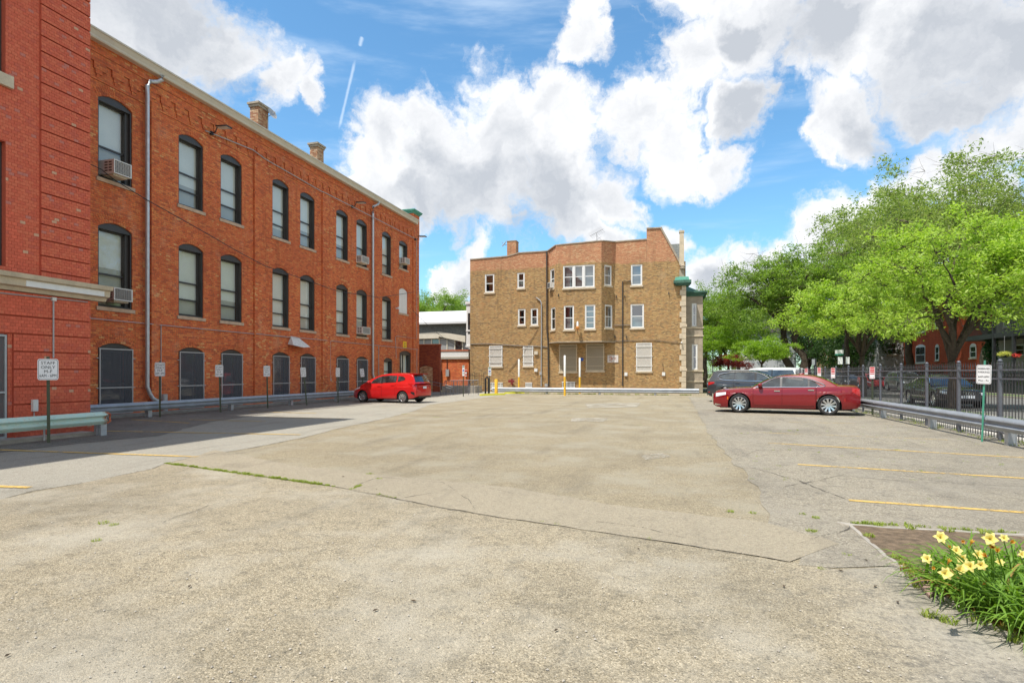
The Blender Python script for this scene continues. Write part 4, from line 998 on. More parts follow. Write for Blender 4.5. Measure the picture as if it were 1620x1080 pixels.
# ------------------------------------------------------------------ tan brick apartment building
BY = 46.5
apt = thing('apartment_building', 'three storey tan brick apartment building with oriel bay and copper trimmed corner', 'building', (-8, BY, 0))
def c5(cx, cy): return 640 + cx / 3.306, 340 + cy / 3.306
def B(cx, cy, Y=BY): return onY(*c5(cx, cy), Y)
XL, XRt = B(343, 600)[0], B(1470, 600)[0]
Mb = wmap((0, BY, 0), (1, 0, 0), (0, -1, 0))
def rect(x0, y0, x1, y1, Y=BY, rise=0):
    a, zt = B(x0, y0, Y); b, zb = B(x1, y1, Y); return (a, b, zb, zt - rise, rise)
xb0, xb1 = B(757, 500)[0], B(1098, 500)[0]
zbay = B(900, 660, BY - 1.2)[1]; ZPT = 10.55
aw = [('w', rect(420, 311, 469, 404)), ('w', rect(590, 303, 628, 382)), ('w', rect(593, 492, 632, 576)), ('w', rect(660, 489, 698, 576)), ('s', rect(445, 686, 511, 790)), ('s', rect(622, 685, 672, 788)),
      ('w', rect(1184, 261, 1243, 367)), ('w', rect(1182, 467, 1252, 590)), ('s', rect(1213, 671, 1292, 815)), ('t', rect(810, 678, 901, 818)), ('t', rect(950, 675, 1043, 813))]
topp = [(343, 236), (535, 219), (599, 201), (742, 192), (757, 187), (1098, 143), (1265, 130), (1266, 74), (1340, 71), (1443, 262), (1470, 290)]
TP = [(B(x, 500)[0], onY(*c5(x, y), BY)[1]) for x, y in topp]
def topf(u, side):
    for (a, za), (b, zb_) in zip(TP[:-1], TP[1:]):
        if a - 1e-3 <= u <= b + 1e-3:
            if b - a < .06: continue
            return za + (zb_ - za) * min(1, max(0, (u - a) / (b - a)))
    return TP[-1][1]
def walltop(u, side):
    eps = .03 * side; return max(ZPT - 3, topf(min(XRt, max(XL, u + eps)), side))
us = [XL, XRt] + [t[0] for t in TP]
# the sloping gable comes below ZPT, so build up to 9.0 and let the top row follow
mb = wall(Mb, us, [0, 10.2], [w[1] for w in aw])
mb2 = MB()
for a, b in zip(TP[:-1], TP[1:]):
    if b[0] - a[0] < .06: continue
    n = 1
    if a[1] > 10.2 and b[1] > 10.2: mb.quad(Mb(a[0], 10.2), Mb(b[0], 10.2), Mb(b[0], b[1]), Mb(a[0], a[1]))
    elif a[1] > 10.2:
        t = (a[1] - 10.2) / (a[1] - b[1]); xm = a[0] + (b[0] - a[0]) * t; mb.add([Mb(a[0], 10.2), Mb(xm, 10.2), Mb(a[0], a[1])], [(0, 1, 2)])
D = 11.0
mb.quad((XL, BY, 0), (XL, BY, TP[0][1]), (XL, BY + D, TP[0][1]), (XL, BY + D, 0)); mb.quad((XRt, BY, 0), (XRt, BY + D, 0), (XRt, BY + D, 10.2), (XRt, BY, 10.2)); mb.quad((XL, BY + D, 0), (XL, BY + D, 10.2), (XRt, BY + D, 10.2), (XRt, BY + D, 0))
# parapet backs
for a, b in zip(TP[:-1], TP[1:]):
    if b[0] - a[0] < .06 or max(a[1], b[1]) < 10: continue
    za, zb_ = max(a[1], 9.6), max(b[1], 9.6)
    mb.quad((a[0], BY + .3, 9), (a[0], BY + .3, za), (b[0], BY + .3, zb_), (b[0], BY + .3, 9)); mb.quad((a[0], BY, za), (b[0], BY, zb_), (b[0], BY + .3, zb_), (a[0], BY + .3, za))
xg = TP[7][0]; mb.quad((xg, BY, 10.2), (xg, BY, TP[7][1]), (xg, BY + .3, TP[7][1]), (xg, BY + .3, 10.2))
mb.build('wall', 'tan_common_brick', apt)
MB().box(XL + .02, XRt - .5, BY + .3, BY + D - .02, 9.9, 9.95).build('roof', 'roof_tar', apt)
# coping bricks
cp = MB()
for a, b in zip(TP[:-1], TP[1:]):
    if b[0] - a[0] < .06: continue
    if a[0] >= xb0 - .1 and b[0] <= xb1 + .1: continue
    if a[0] > xg - .01: continue
    cp.bar((a[0], BY + .14, a[1] + .045), (b[0], BY + .14, b[1] + .045), .38, .09)
cp.build('coping', 'dark_limestone', apt)
cp = MB(); cp.bar((xg, BY + .14, TP[7][1] + .05), (TP[8][0] + .1, BY + .14, TP[8][1] + .05), .42, .10); a, b = TP[8], TP[9]; cp.bar((a[0] + .04, BY + .14, a[1]), (b[0] + .06, BY + .14, b[1]), .42, .13); cp.build('gable_coping', 'dark_limestone', apt)
# oriel bay
PY = BY - 1.2; xf0 = B(794, 500, PY)[0]; xf1 = B(1030, 500, PY)[0]
ztl, ztf0, ztf1, ztr = onY(*c5(750, 187), BY)[1], B(794, 160, PY)[1], B(1028, 137, PY)[1], onY(*c5(1096, 143), BY)[1]
Mf = wmap((0, PY, 0), (1, 0, 0), (0, -1, 0))
dl = Vector((xf0 - xb0, PY - BY, 0)); Ll = dl.length; Mll = wmap((xb0, BY, 0), dl, (dl.y, -dl.x, 0)); 
dr = Vector((xb1 - xf1, BY - PY, 0)); Lr = dr.length; Mr = wmap((xf1, PY, 0), dr, (dr.y, -dr.x, 0))
def on_seg(px, P0, P1):
    """parameter along the wall P0-P1 seen at screen x"""
    d = cdir(px, 500); n = Vector((d.y, -d.x)); e = Vector((P1[0] - P0[0], P1[1] - P0[1])); t = -(n.dot(Vector(P0))) / n.dot(e); P = Vector(P0) + e * t
    return t * e.length, (P.x * d.x + P.y * d.y) / (d.x * d.x + d.y * d.y)
def srect(x0, y0, x1, y1, P0, P1):
    (ax, ay), (bx, by) = c5(x0, y0), c5(x1, y1); u0, t0 = on_seg(ax, P0, P1); u1, t1 = on_seg(bx, P0, P1); tm = (t0 + t1) / 2
    return (u0, u1, CAMH + tm * (HY - by) / F, CAMH + tm * (HY - ay) / F, 0)
WBL = [srect(762, 283, 783, 386, (xb0, BY), (xf0, PY)), srect(765, 484, 788, 601, (xb0, BY), (xf0, PY))]
def rf(*a): return rect(*a, Y=PY)
WF = [rf(829, 267, 994, 377), rf(833, 475, 886, 599), rf(943, 470, 997, 595)]
WBR = [srect(1046, 263, 1083, 369, (xf1, PY), (xb1, BY)), srect(1048, 470, 1087, 591, (xf1, PY), (xb1, BY))]
bw = MB(); wall(Mll, [0, Ll], [zbay, 10.2], WBL, mb=bw); wall(Mf, [xf0, xf1], [zbay, 10.2], WF, mb=bw); wall(Mr, [0, Lr], [zbay, 10.2], WBR, mb=bw)
bw.quad(Mll(0, 10.2), Mll(Ll, 10.2), Mll(Ll, ztf0), Mll(0, ztl)); bw.quad(Mf(xf0, 10.2), Mf(xf1, 10.2), Mf(xf1, ztf1), Mf(xf0, ztf0)); bw.quad(Mr(0, 10.2), Mr(Lr, 10.2), Mr(Lr, ztr), Mr(0, ztf1))
bay = bw.build('oriel_bay', 'tan_common_brick', apt)
MB().prism([(xb0 - .06, BY, zbay - .08), (xf0 - .04, PY - .06, zbay - .08), (xf1 + .05, PY - .06, zbay - .08), (xb1 + .07, BY, zbay - .08)], (0, 0, .078)).build('bay_base', 'dark_limestone', bay, fixn=True)
MB().add([(xb0, BY + .3, ztl - .3), (xf0, PY, ztf0 - .02), (xf1, PY, ztf1 - .02), (xb1, BY + .3, ztr - .3)], [(0, 1, 2, 3)]).build('bay_roof', 'roof_tar', bay)
k = MB()
for a, b in (((xb0, BY + .05, ztl + .03), (xf0, PY + .1, ztf0 + .04)), ((xf0, PY + .1, ztf0 + .04), (xf1, PY + .1, ztf1 + .04)), ((xf1, PY + .1, ztf1 + .04), (xb1, BY + .05, ztr + .03))): k.bar(a, b, .28, .08)
k.build('coping', 'dark_limestone', bay)

def white_window(par, Mp, w, parts=1, style='double', open_=0.0):
    u0, u1, vb, vt = w[:4]; f = MB(); e = .085; d0, d1 = -.085, -.02
    f.mbox(Mp, u0, u0 + e, vb, vt, d0, d1); f.mbox(Mp, u1 - e, u1, vb, vt, d0, d1); f.mbox(Mp, u0 + e, u1 - e, vt - e, vt, d0, d1); f.mbox(Mp, u0 + e, u1 - e, vb, vb + e * .8, d0, d1)
    xs = [u0 + e + (u1 - u0 - 2 * e) * i / parts for i in range(parts + 1)]
    for x in xs[1:-1]: f.mbox(Mp, x - .09, x + .09, vb + e * .8, vt - e, d0, d1 + .012)
    win = f.build('window', 'white_paint', par)
    for i in range(parts):
        a, b = xs[i] + (.09 if i else 0), xs[i + 1] - (.09 if i < parts - 1 else 0); c, d = vb + e * .8, vt - e; m = (c + d) / 2
        s = MB()
        for q in ((a, a + .04, c, d), (b - .04, b, c, d), (a + .04, b - .04, m - .03, m + .03), (a + .04, b - .04, c, c + .04), (a + .04, b - .04, d - .04, d)): s.mbox(Mp, *q, -.10, -.05)
        if style == 'four':
            for q in (c + (m - c) / 2, m + (d - m) / 2): s.mbox(Mp, a + .04, b - .04, q - .02, q + .02, -.10, -.055)
        s.build('sash', 'white_paint', win)
        MB().quad(Mp(a, c, -.085), Mp(b, c, -.085), Mp(b, d, -.085), Mp(a, d, -.085)).build('pane', 'house_glass', win)
        bl = rw.random(); lo = m if bl < .5 else c
        if bl < .8: MB().quad(Mp(a, c if bl < .5 else lo, -.2), Mp(b, c if bl < .5 else lo, -.2), Mp(b, m if bl < .5 else d, -.2), Mp(a, m if bl < .5 else d, -.2)).build('curtain', 'curtain_white' if bl < .6 else 'grey_blind', win)
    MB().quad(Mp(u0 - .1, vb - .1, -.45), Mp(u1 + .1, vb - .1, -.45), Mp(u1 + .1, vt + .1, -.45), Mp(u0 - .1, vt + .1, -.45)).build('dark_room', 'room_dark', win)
    MB().mbox(Mp, u0 - .07, u1 + .07, vb - .13, vb - .002, -.08, .07).build('sill', 'limestone', win)
    return win
def screened(par, Mp, w, mat, fm, ffm):
    u0, u1, vb, vt = w[:4]; f = MB(); e = .07
    for q in ((u0, u0 + e, vb, vt), (u1 - e, u1, vb, vt), (u0 + e, u1 - e, vt - e, vt), (u0 + e, u1 - e, vb, vb + e)): f.mbox(Mp, *q, -.09, -.03)
    win = f.build('window', fm, par); k = MB(); h = vt - vb
    for q in ((u0 - .02, u0 + .05, vb - .02, vt + .02), (u1 - .05, u1 + .02, vb - .02, vt + .02), (u0 + .05, u1 - .05, vt - .04, vt + .02), (u0 + .05, u1 - .05, vb - .02, vb + .04)): k.mbox(Mp, *q, .03, .06)
    for z in (vb + h * .18, vb + h * .52, vb + h * .88): k.mbox(Mp, u0 - .09, u1 + .09, z - .018, z + .018, .062, .085)
    k.build('screen_frame', ffm, win)
    MB().quad(Mp(u0, vb, .04), Mp(u1, vb, .04), Mp(u1, vt, .04), Mp(u0, vt, .04)).build('screen_mesh', mat, win)
    MB().quad(Mp(u0, vb, -.12), Mp(u1, vb, -.12), Mp(u1, vt, -.12), Mp(u0, vt, -.12)).build('board', 'grey_blind' if mat == 'white_screen' else 'wood_tan', win)
    MB().mbox(Mp, u0 - .07, u1 + .07, vb - .15, vb - .021, -.08, .07).build('sill', 'limestone', win)
for i, (k, w) in enumerate(aw):
    if k == 'w': white_window(apt, Mb, w)
    elif k == 's': screened(apt, Mb, w, 'white_screen', 'white_paint', 'white_paint')
    else: screened(apt, Mb, w, 'tan_screen', 'limestone', 'limestone')
for w in WBL: white_window(apt, Mll, w)
for i, w in enumerate(WF): white_window(apt, Mf, w, 3 if i == 0 else 1, 'four' if i == 2 else 'double')
for w in WBR: white_window(apt, Mr, w)
# chimney stack
xa, zt = B(536, 139); xb_ = B(598, 139)[0]; xm = B(577, 139)[0]
c = MB(); c.box(xa, xb_ - .25, BY - .002, BY + .8, 10.2, zt); stk = c.build('chimney', 'tan_common_brick', apt); MB().box(xa - .03, xb_ - .22, BY - .03, BY + .83, zt + .001, zt + .06).build('cap', 'dark_limestone', stk)
# slate mansard and stone spire pier at the right
x0, x1 = B(1345, 150)[0], B(1440, 150)[0]; zt = B(1400, 150, BY + 1.2)[1]
MB().prism([(x0 - .6, BY + .35, 9.4), (x1 + .1, BY + .35, 9.4), (x1 - .02, BY + 1.4, zt), (x0 - .6, BY + 1.4, zt)], (0, 6, 0)).build('mansard_roof', 'slate', apt, fixn=True)
xp0, zt = B(1437, 83); xp1 = B(1462, 83)[0]; zpb = B(1450, 262)[1]
p = MB(); p.prism([(xp0, BY - .1, zpb), (xp1 + .02, BY - .1, zpb), (xp1 - .02, BY - .1, zt - .15), (xp0 + .02, BY - .1, zt - .15)], (0, .5, 0)); p.box(xp0 - .02, xp1 + .02, BY - .13, BY + .43, zt - .148, zt); pr = p.build('stone_finial', 'limestone', apt, fixn=True)
k = MB(); k.lathe([(.001, 0), (.18, 0), (.22, .08), (.18, .16), (.22, .24), (.16, .32), (.001, .32)], ((xp0 + xp1) / 2 + .08, BY - .05, zpb - .34), 'z', 12); k.box(xp0, xp1 + .02, BY - .05, BY + .3, zpb - 1.2, zpb - .33); k.build('finial_bracket', 'dark_limestone', pr)
# quoins
xq = B(1458, 600)[0]; z = .02; rq = random.Random(4)
qtop = B(1450, 360)[1]; i = 0
while z < qtop - .3:
    h = .42; w = .30 if i % 2 else .44
    MB().box(XRt - w + rq.uniform(-.04, .02), XRt + .035, BY - .05 - rq.uniform(0, .03), BY + .4, z, z + h - .02).build('quoin', 'limestone', apt); z += h; i += 1
for cz_ in (B(1470, 578)[1], B(1470, 808)[1]): MB().box(XRt - .3, XRt + .1, BY - .09, BY + .45, cz_ - .1, cz_ + .1).build('stone_band', 'limestone', apt)
# copper cornice return
x0, zt = B(1408, 328); x1, zb = B(1490, 362)
k = MB(); k.prism([(x0 + .05, BY - .35, zt - .3), (XRt + .3, BY - .35, zt - .3), (XRt + .2, BY - .3, zt), (x0 + .15, BY - .3, zt)], (0, .7, 0)); k.build('copper_top', 'copper_patina', apt, fixn=True)
k = MB(); zc = zt - .3
for e, a, b_ in ((.0, .30, .18), (-.08, .18, .08), (-.16, .08, 0)): k.box(x0 - .02 - e, XRt + .42 + e, BY - .42 - e, BY + .6, zc - .36 + b_ + .0, zc - .36 + a + .1 - .002 if e == 0 else zc - .36 + a)
k.build('copper_cornice', 'copper_dark', apt)
# front stone bay seen edge on
x0 = XRt; YB = BY + .9; x1 = onY(*c5(1560, 600), YB)[0]
zt = onY(*c5(1520, 425), YB)[1]
Ms = wmap((0, YB, 0), (1, 0, 0), (0, -1, 0))
sw = [(onY(*c5(1503, 460), YB)[0], onY(*c5(1527, 460), YB)[0], onY(*c5(1503, 582), YB)[1], onY(*c5(1503, 462), YB)[1], 0), (onY(*c5(1503, 460), YB)[0], onY(*c5(1532, 460), YB)[0], onY(*c5(1503, 808), YB)[1], onY(*c5(1503, 676), YB)[1], 0)]
m = wall(Ms, [x0, x1], [0, zt], sw); m.quad((x1, YB, 0), (x1, YB + 4, 0), (x1, YB + 4, zt), (x1, YB, zt)); fb = m.build('stone_bay', 'dark_limestone', apt)
for w in sw: white_window(apt, Ms, w)
for cz_ in (onY(*c5(1500, 590), YB)[1], onY(*c5(1500, 632), YB)[1], onY(*c5(1500, 815), YB)[1], .9): MB().box(x0 + .02, x1 + .06, YB - .06, YB + .3, cz_ - .05, cz_ + .05).build('stone_band', 'limestone', apt)
k = MB(); zc = zt
for e, a, b_ in ((.10, 0, .14), (.22, .14, .26), (.34, .26, .36)): k.prism([(x0 - .05, YB - e, zc + a), (x1 + e, YB - e, zc + a), (x1 + e, YB + 4, zc + a), (x0 - .05, YB + 4, zc + a)], (0, 0, b_ - a - .002))
k.build('copper_cornice', 'copper_dark', apt, fixn=True)
k = MB(); k.add([(x0 - .05, YB - .3, zc + .37), (x1 + .3, YB - .3, zc + .37), (x1 + .3, YB + .8, zc + .37), (x1 + .3, YB + 4, zc + .37), (x0 - .05, YB + 4, zc + .37), (x0 - .05, YB + .4, zc + .95), (x1 - .3, YB + 1.4, zc + .62), (x0 - .05, YB + 3, zc + .9)], [(0, 1, 6, 5), (1, 2, 6), (2, 3, 7, 6), (5, 6, 7), (3, 4, 7)]); k.build('bay_roof', 'copper_dark', apt)
# left side wood bay
k = MB(); z0, z1 = B(330, 680)[1], B(330, 462)[1]; xl = B(325, 500, BY + .6)[0]
k.box(xl, XL, BY + .5, BY + 3, z0, z1); k.box(xl - .08, XL, BY + .42, BY + 3.1, z1, z1 + .2); k.box(xl - .05, XL, BY + .45, BY + 3.05, z0 - .15, z0); k.box(xl - .02, XL - .01, BY + .47, BY + .5, z0 + 1.2, z0 + 1.35); wb = k.build('wooden_bay', 'white_paint', apt)
z0, z1 = B(330, 620)[1], B(330, 510)[1]; MB().box(xl + .15, XL - .12, BY + .49, BY + .497, z0, z1).build('pane', 'car_glass', wb)
# services on the wall
def pipeY(name, pts, r, mat, off=.06, Y=BY):
    return MB().tube([(B(x, y)[0], Y - off - o_, B(x, y)[1]) for x, y, o_ in [(p + (0,))[:3] for p in pts]], r, 7).build(name, mat, apt)
pipeY('downspout', [(745, 192), (746, 600), (752, 660), (755, 896)], .06, 'bronze_frame', .1)
pipeY('conduit', [(690, 432), (700, 440), (712, 450), (717, 462), (718, 600), (717, 650), (716, 896)], .05, 'pipe_grey', .09)
pipeY('conduit', [(1183, 346), (1183, 346), (1141, 349), (1141, 895)], .045, 'bronze_frame', .06)
pipeY('conduit', [(345, 676), (430, 673), (560, 682), (745, 690)], .03, 'bronze_frame', .05)
pipeY('conduit', [(1098, 578), (1182, 577)], .03, 'bronze_frame', .05)
pipeY('conduit', [(1100, 660), (1300, 655), (1462, 672)], .018, 'bronze_frame', .04)
pipeY('conduit', [(548, 815), (620, 730), (697, 598)], .015, 'bronze_frame', .04)
pipeY('conduit', [(1350, 775), (1356, 822)], .012, 'bronze_frame', .04)
for x0, y0, x1, y1, mt, d in ((680, 712, 698, 730, 'cream_paint', .12), (680, 803, 696, 819, 'white_paint', .12), (1151, 823, 1166, 841, 'white_paint', .12), (1347, 822, 1363, 840, 'white_paint', .12), (708, 820, 720, 836, 'pipe_grey', .18), (735, 882, 750, 898, 'pipe_grey', .15), (922, 747, 935, 762, 'sign_blue', .06)):
    a, zt = B(x0, y0); b, zb = B(x1, y1); MB().box(a, b, BY - d, BY - .001, zb, zt).build('service_box', mt, apt)
def vent(x0, y0, x1, y1, mt, bars, back):
    a, zt = B(x0, y0); b, zb = B(x1, y1); k = MB(); k.box(a, b, BY - .02, BY - .001, zb, zt); v = k.build('basement_vent', back, apt); k = MB()
    for i in range(bars): q = a + (b - a) * (i + .5) / bars; k.box(q - .02, q + .02, BY - .05, BY - .022, zb, zt)
    for z_ in (zb, zt): k.box(a, b, BY - .055, BY - .021, z_ - .03, z_ + .03)
    k.build('bars', mt, v)
vent(632, 877, 668, 900, 'white_paint', 7, 'room_dark'); vent(823, 873, 893, 902, 'white_paint', 10, 'room_dark'); vent(450, 877, 514, 912, 'white_paint', 3, 'grey_blind')
for x_, y_ in ((820, 430), (1382, 410), (1108, 427), (1152, 427), (1102, 637), (1160, 637)):
    a, z_ = B(x_, y_); MB().box(a - .03, a + .03, BY - .12 if x_ > 1000 else PY - .1, BY - .001 if x_ > 1000 else PY - .001, z_ - .09, z_ + .09).build('wall_bracket', 'bronze_frame', apt)
# graffiti board
a, zt = B(1062, 733); b, zb = B(1118, 771)
t = thing('notice_board', 'whitish board with faded red scribbles fixed on the tan brick wall', 'board', (a, BY - .04, zb)); MB().box(a, b, BY - .04, BY - .002, zb, zt).build('panel', 'graffiti_board', t)
k = MB(); rg = random.Random(8)
for i in range(16):
    x_ = a + rg.uniform(.12, b - a - .2); z_ = zb + rg.uniform(.1, zt - zb - .12); k.tube([(x_, BY - .043, z_), (x_ + rg.uniform(-.12, .14), BY - .043, z_ + rg.uniform(-.1, .14)), (x_ + rg.uniform(-.1, .18), BY - .043, z_ + rg.uniform(-.06, .1))], .014, 4)
k.build('scribble', 'tile_red', t)
# rooftop dish and aerial
a, z_ = B(518, 150); dish('satellite_dish', 'grey satellite dish on the parapet beside the tan building chimney', (a, BY + .3, z_), (-.7, -.4, .6), .36, (B(533, 178)[0], BY + .35, onY(*c5(533, 219), BY)[1]))
ax, az = B(1000, 137); t = thing('tv_aerial', 'spindly television aerial standing on the roof of the tan brick building', 'aerial', (ax, BY + .5, az - .1))
P_ = lambda x, y: (B(x, y)[0], BY + .5, B(x, y)[1])
k = MB(); k.tube([P_(1003, 140), P_(1000, 84)], .025, 6); k.tube([P_(965, 104), P_(1035, 66)], .018, 5); k.tube([P_(975, 140), P_(1026, 106)], .014, 5); k.tube([P_(1003, 105), P_(1026, 122)], .014, 5)
k.build('mast', 'pipe_grey', t); k = MB()
for i in range(8):
    q = Vector(P_(965, 104)).lerp(Vector(P_(1035, 66)), (i + .5) / 8); k.tube([q + Vector((-.12, -.5, .12)), q + Vector((.12, .5, -.12))], .01, 4)
k.build('elements', 'pipe_grey', t)
# wall lamp on the bay
lx, lz = onY(*c5(905, 590), PY - .35)
t = thing('wall_lamp', 'globe lamp on a bracket under the oriel bay windows of the tan building', 'lamp', (lx, PY, lz - .3))
MB().lathe([(.001, -.16), (.1, -.14), (.15, -.03), (.15, .05), (.1, .14)], (lx, PY - .35, lz), 'z', 14).build('lower_globe', 'lens_orange', t, smooth=True)
MB().lathe([(.1, .14), (.085, .2), (.08, .42), (.05, .5), (.001, .52)], (lx, PY - .35, lz), 'z', 12).build('shade', 'white_paint', t, smooth=True)
MB().tube([(lx, PY, lz - .5), (lx + .02, PY - .3, lz - .45), (lx, PY - .35, lz - .16)], .02, 6).build('arm', 'black_metal', t)
# air conditioner in the bay's left side
w = WBL[0]; t = thing('air_conditioner', 'small white air conditioner in the upper left side window of the oriel bay', 'air conditioner', Mll(w[0], w[2], 0))
um = (w[0] + w[1]) / 2; MB().mbox(Mll, um - .28, um + .28, w[2] + .05, w[2] + .50, -.1, .3).build('casing', 'ac_white', t); MB().mbox(Mll, um - .22, um + .22, w[2] + .1, w[2] + .45, .302, .312).build('coil', 'ac_dark', t)
# fire department connection
hx, hz = B(565, 875); t = thing('fire_connection', 'dull red twin fire hose connection on the tan brick wall near the ground', 'fire connection', (hx, BY - .3, hz - .4))
MB().tube([(hx, BY, hz - .15), (hx, BY - .25, hz - .15), (hx, BY - .25, hz + .3)], .08, 8).build('pipe', 'hydrant_red', t); MB().disc((hx - .14, BY - .3, hz + .1), .1, (-.5, -1, 0), .12).build('inlet', 'hydrant_red', t); MB().disc((hx + .14, BY - .3, hz + .1), .1, (.5, -1, 0), .12).build('inlet', 'hydrant_red', t)
# security camera
sx_, sz_ = B(1449, 667); t = thing('security_camera', 'small white camera on the tan wall by the stone quoins', 'camera', (sx_, BY, sz_)); MB().tube([(sx_, BY, sz_), (sx_, BY - .2, sz_)], .04, 8).build('body', 'white_paint', t); MB().sphere((sx_, BY - .22, sz_ - .02), .07).build('lens', 'white_paint', t)
y_, z_ = onX(628.5, 487.5, WX + .1); t = thing('security_camera', 'small white dome camera on the red brick wall left of the boarded window', 'camera', (WX, y_, z_)); MB().tube([(WX, y_, z_), (WX + .15, y_, z_)], .05, 8).build('body', 'white_paint', t); MB().sphere((WX + .18, y_, z_), .09).build('lens', 'white_paint', t)
# ------------------------------------------------------------------ alley buildings between the two
# yard wall with bricked-up arch
yw = thing('yard_wall', 'dark red brick wall with a bricked up arched doorway beside the red building corner', 'wall', (-18, 44, 0))
YW = 44.0; xa, zt = onY(655, 546, YW); xb_, _ = onY(695, 546, YW)
MB().box(xa, xb_, YW, YW + .35, 0, zt).build('wall', 'dark_red_brick', yw); MB().box(xa, xb_ + .04, YW - .04, YW + .39, zt, zt + .08).build('coping', 'tile_red', yw)
Mw = wmap((0, YW, 0), (1, 0, 0), (0, -1, 0)); u0 = onY(664.3, 600, YW)[0]; u1 = onY(684.5, 600, YW)[0]; vs = onY(664, 580.5, YW)[1]
p = MB(); p.prism([Mw(u0, 0, 0)] + [Mw(u1, 0, 0)] + [Mw(a, b, 0) for a, b in arch_pts(u0, u1, vs - .05, .14)[::-1]], (0, -.03, 0)); p.build('blocked_doorway', 'chimney_tan_brick', yw, fixn=True)
voussoirs(yw, Mw, u0, u1, vs - .05, .14, 1, 'dark_red_brick', .04)
# low annex
LYY = 48.5
an = thing('brick_annex', 'low red brick annex with white parapet panel and red tile coping', 'building', (-17, LYY, 0))
x0, zt = onY(694, 568, LYY); x1 = onY(741.5, 568, LYY)[0]
MB().box(x0, x1, LYY, LYY + 6, 0, zt).build('wall', 'weathered_red_brick', an)
z1 = onY(694, 555.5, LYY)[1]; MB().box(x0 - .05, x1, LYY - .05, LYY + 6, zt + .2, z1).build('parapet_panel', 'white_paint', an)
MB().box(x0 - .1, x1 + .05, LYY - .12, LYY + 6, zt, zt + .198).build('fascia', 'siding_grey', an); MB().box(x0 - .1, x1, LYY - .1, LYY + 6.1, z1, z1 + .12).build('coping', 'tile_red', an)
xq_ = onY(697, 590, LYY)[0]; MB().tube([(xq_, LYY - .1, zt), (xq_, LYY - .1, 1.7)], .09, 8).build('downspout', 'white_paint', an); MB().tube([(xq_, LYY - .1, 1.7), (xq_, LYY - .1, 0)], .14, 8).build('downspout_boot', 'black_metal', an)
bx0, bz1 = onY(706, 584, LYY); bx1, bz0 = onY(711, 595, LYY); MB().box(bx0, bx1, LYY - .15, LYY, bz0, bz1).build('meter_box', 'pipe_grey', an); MB().tube([((bx0 + bx1) / 2 - .05, LYY - .05, bz1), ((bx0 + bx1) / 2 - .05, LYY - .05, zt)], .03, 6).build('conduit', 'black_metal', an)
# hall behind with pale roof
GY = 62.0
hall = thing('sports_hall', 'low hall with pale pitched roof, slate band and gabled strip windows', 'building', (-22, GY, 0))
hx0, hx1 = onY(600, 500, GY)[0], onY(760, 500, GY)[0]
zb_ = onY(700, 513, GY)[1]; zs = onY(700, 537, GY)[1]; zr = onY(700, 496, GY + 9)[1]
MB().box(hx0, hx1, GY, GY + 18, 0, zs).build('wall', 'siding_grey', hall); MB().box(hx0, hx1, GY - .05, GY + 18, zs, zb_).build('slate_band', 'slate', hall)
MB().prism([(hx0, GY - .8, zb_), (hx0, GY - .8, zb_ + .22), (hx0, GY + 9, zr + .3), (hx0, GY + 18.5, zb_ + .2), (hx0, GY + 18.5, zb_)], (hx1 - hx0, 0, 0)).build('roof', 'white_roof', hall, fixn=True)
def hp(px, py, dy=0.0): x, z = onY(px, py, GY - dy); return (x, GY - dy, z)
k = MB()
for a, b in (((640, 529), (694, 524.5)), ((694, 524.5), (736, 531))):
    A = hp(*a, .4); Bp = hp(*b, .4); k.prism([A, Bp, (Bp[0], Bp[1], Bp[2] - .75), (A[0], A[1], A[2] - .55)], (0, .35, 0))
k.build('gable_frame', 'cream_paint', hall, fixn=True)
for i in range(9):
    a = hp(646 + i * 12.2, 553)[0]; b = hp(646 + (i + 1) * 12.2, 553)[0]; z0 = hp(700, 560)[2]; z1 = hp(646 + (i + .5) * 12.2, 535)[2]
    w = MB(); w.box(a, a + .12, GY - .12, GY - .02, z0, z1); w.box(a + .12, b, GY - .12, GY - .02, z1 - .1, z1); o = w.build('window', 'cream_paint', hall)
    MB().quad((a + .12, GY - .05, z0), (b, GY - .05, z0), (b, GY - .05, z1 - .1), (a + .12, GY - .05, z1 - .1)).build('pane', 'ac_grey' if i % 3 else 'car_glass', o)
# black gate behind the ramp
def picket_fence(name, label, P0, P1, h, gap, mat='black_metal', group=None, posts=2.0):
    a, b = Vector(P0), Vector(P1); L = (b - a).length; d = (b - a).normalized(); t = thing(name, label, 'fence', tuple(a)); ang = math.atan2(d.y, d.x)
    pk = MB().add([(x, y, z) for z in (0.05, h) for x, y in ((-.009, -.009), (.009, -.009), (.009, .009), (-.009, .009))] + [(0, 0, h + .08)], [(0, 1, 5, 4), (1, 2, 6, 5), (2, 3, 7, 6), (3, 0, 4, 7), (4, 5, 8), (5, 6, 8), (6, 7, 8), (7, 4, 8)]).mesh('picket', mat)
    for i in range(int(L / gap) + 1):
        q = d * (i * gap); o = bpy.data.objects.new('picket', pk); COL.objects.link(o); o.parent = t; o.location = q; o.rotation_euler = (0, 0, ang)
    for z in (.15, h - .2):
        MB().bar(a + Vector((0, 0, z)), b + Vector((0, 0, z)), .03, .04).build('rail', mat, t)
    for i in range(int(L / posts) + 1):
        q = a + d * min(L, i * posts); MB().box(q.x - .035, q.x + .035, q.y - .035, q.y + .035, 0, h + .05).build('post', mat, t)
    return t
a = onY(742, 600, 45.6)[0]; b = onY(765, 600, 45.6)[0]
picket_fence('iron_gate', 'black iron picket gate at the left foot of the tan brick building', (a, 45.6, 0), (b, 45.6, 0), onY(750, 590, 45.6)[1], .16)
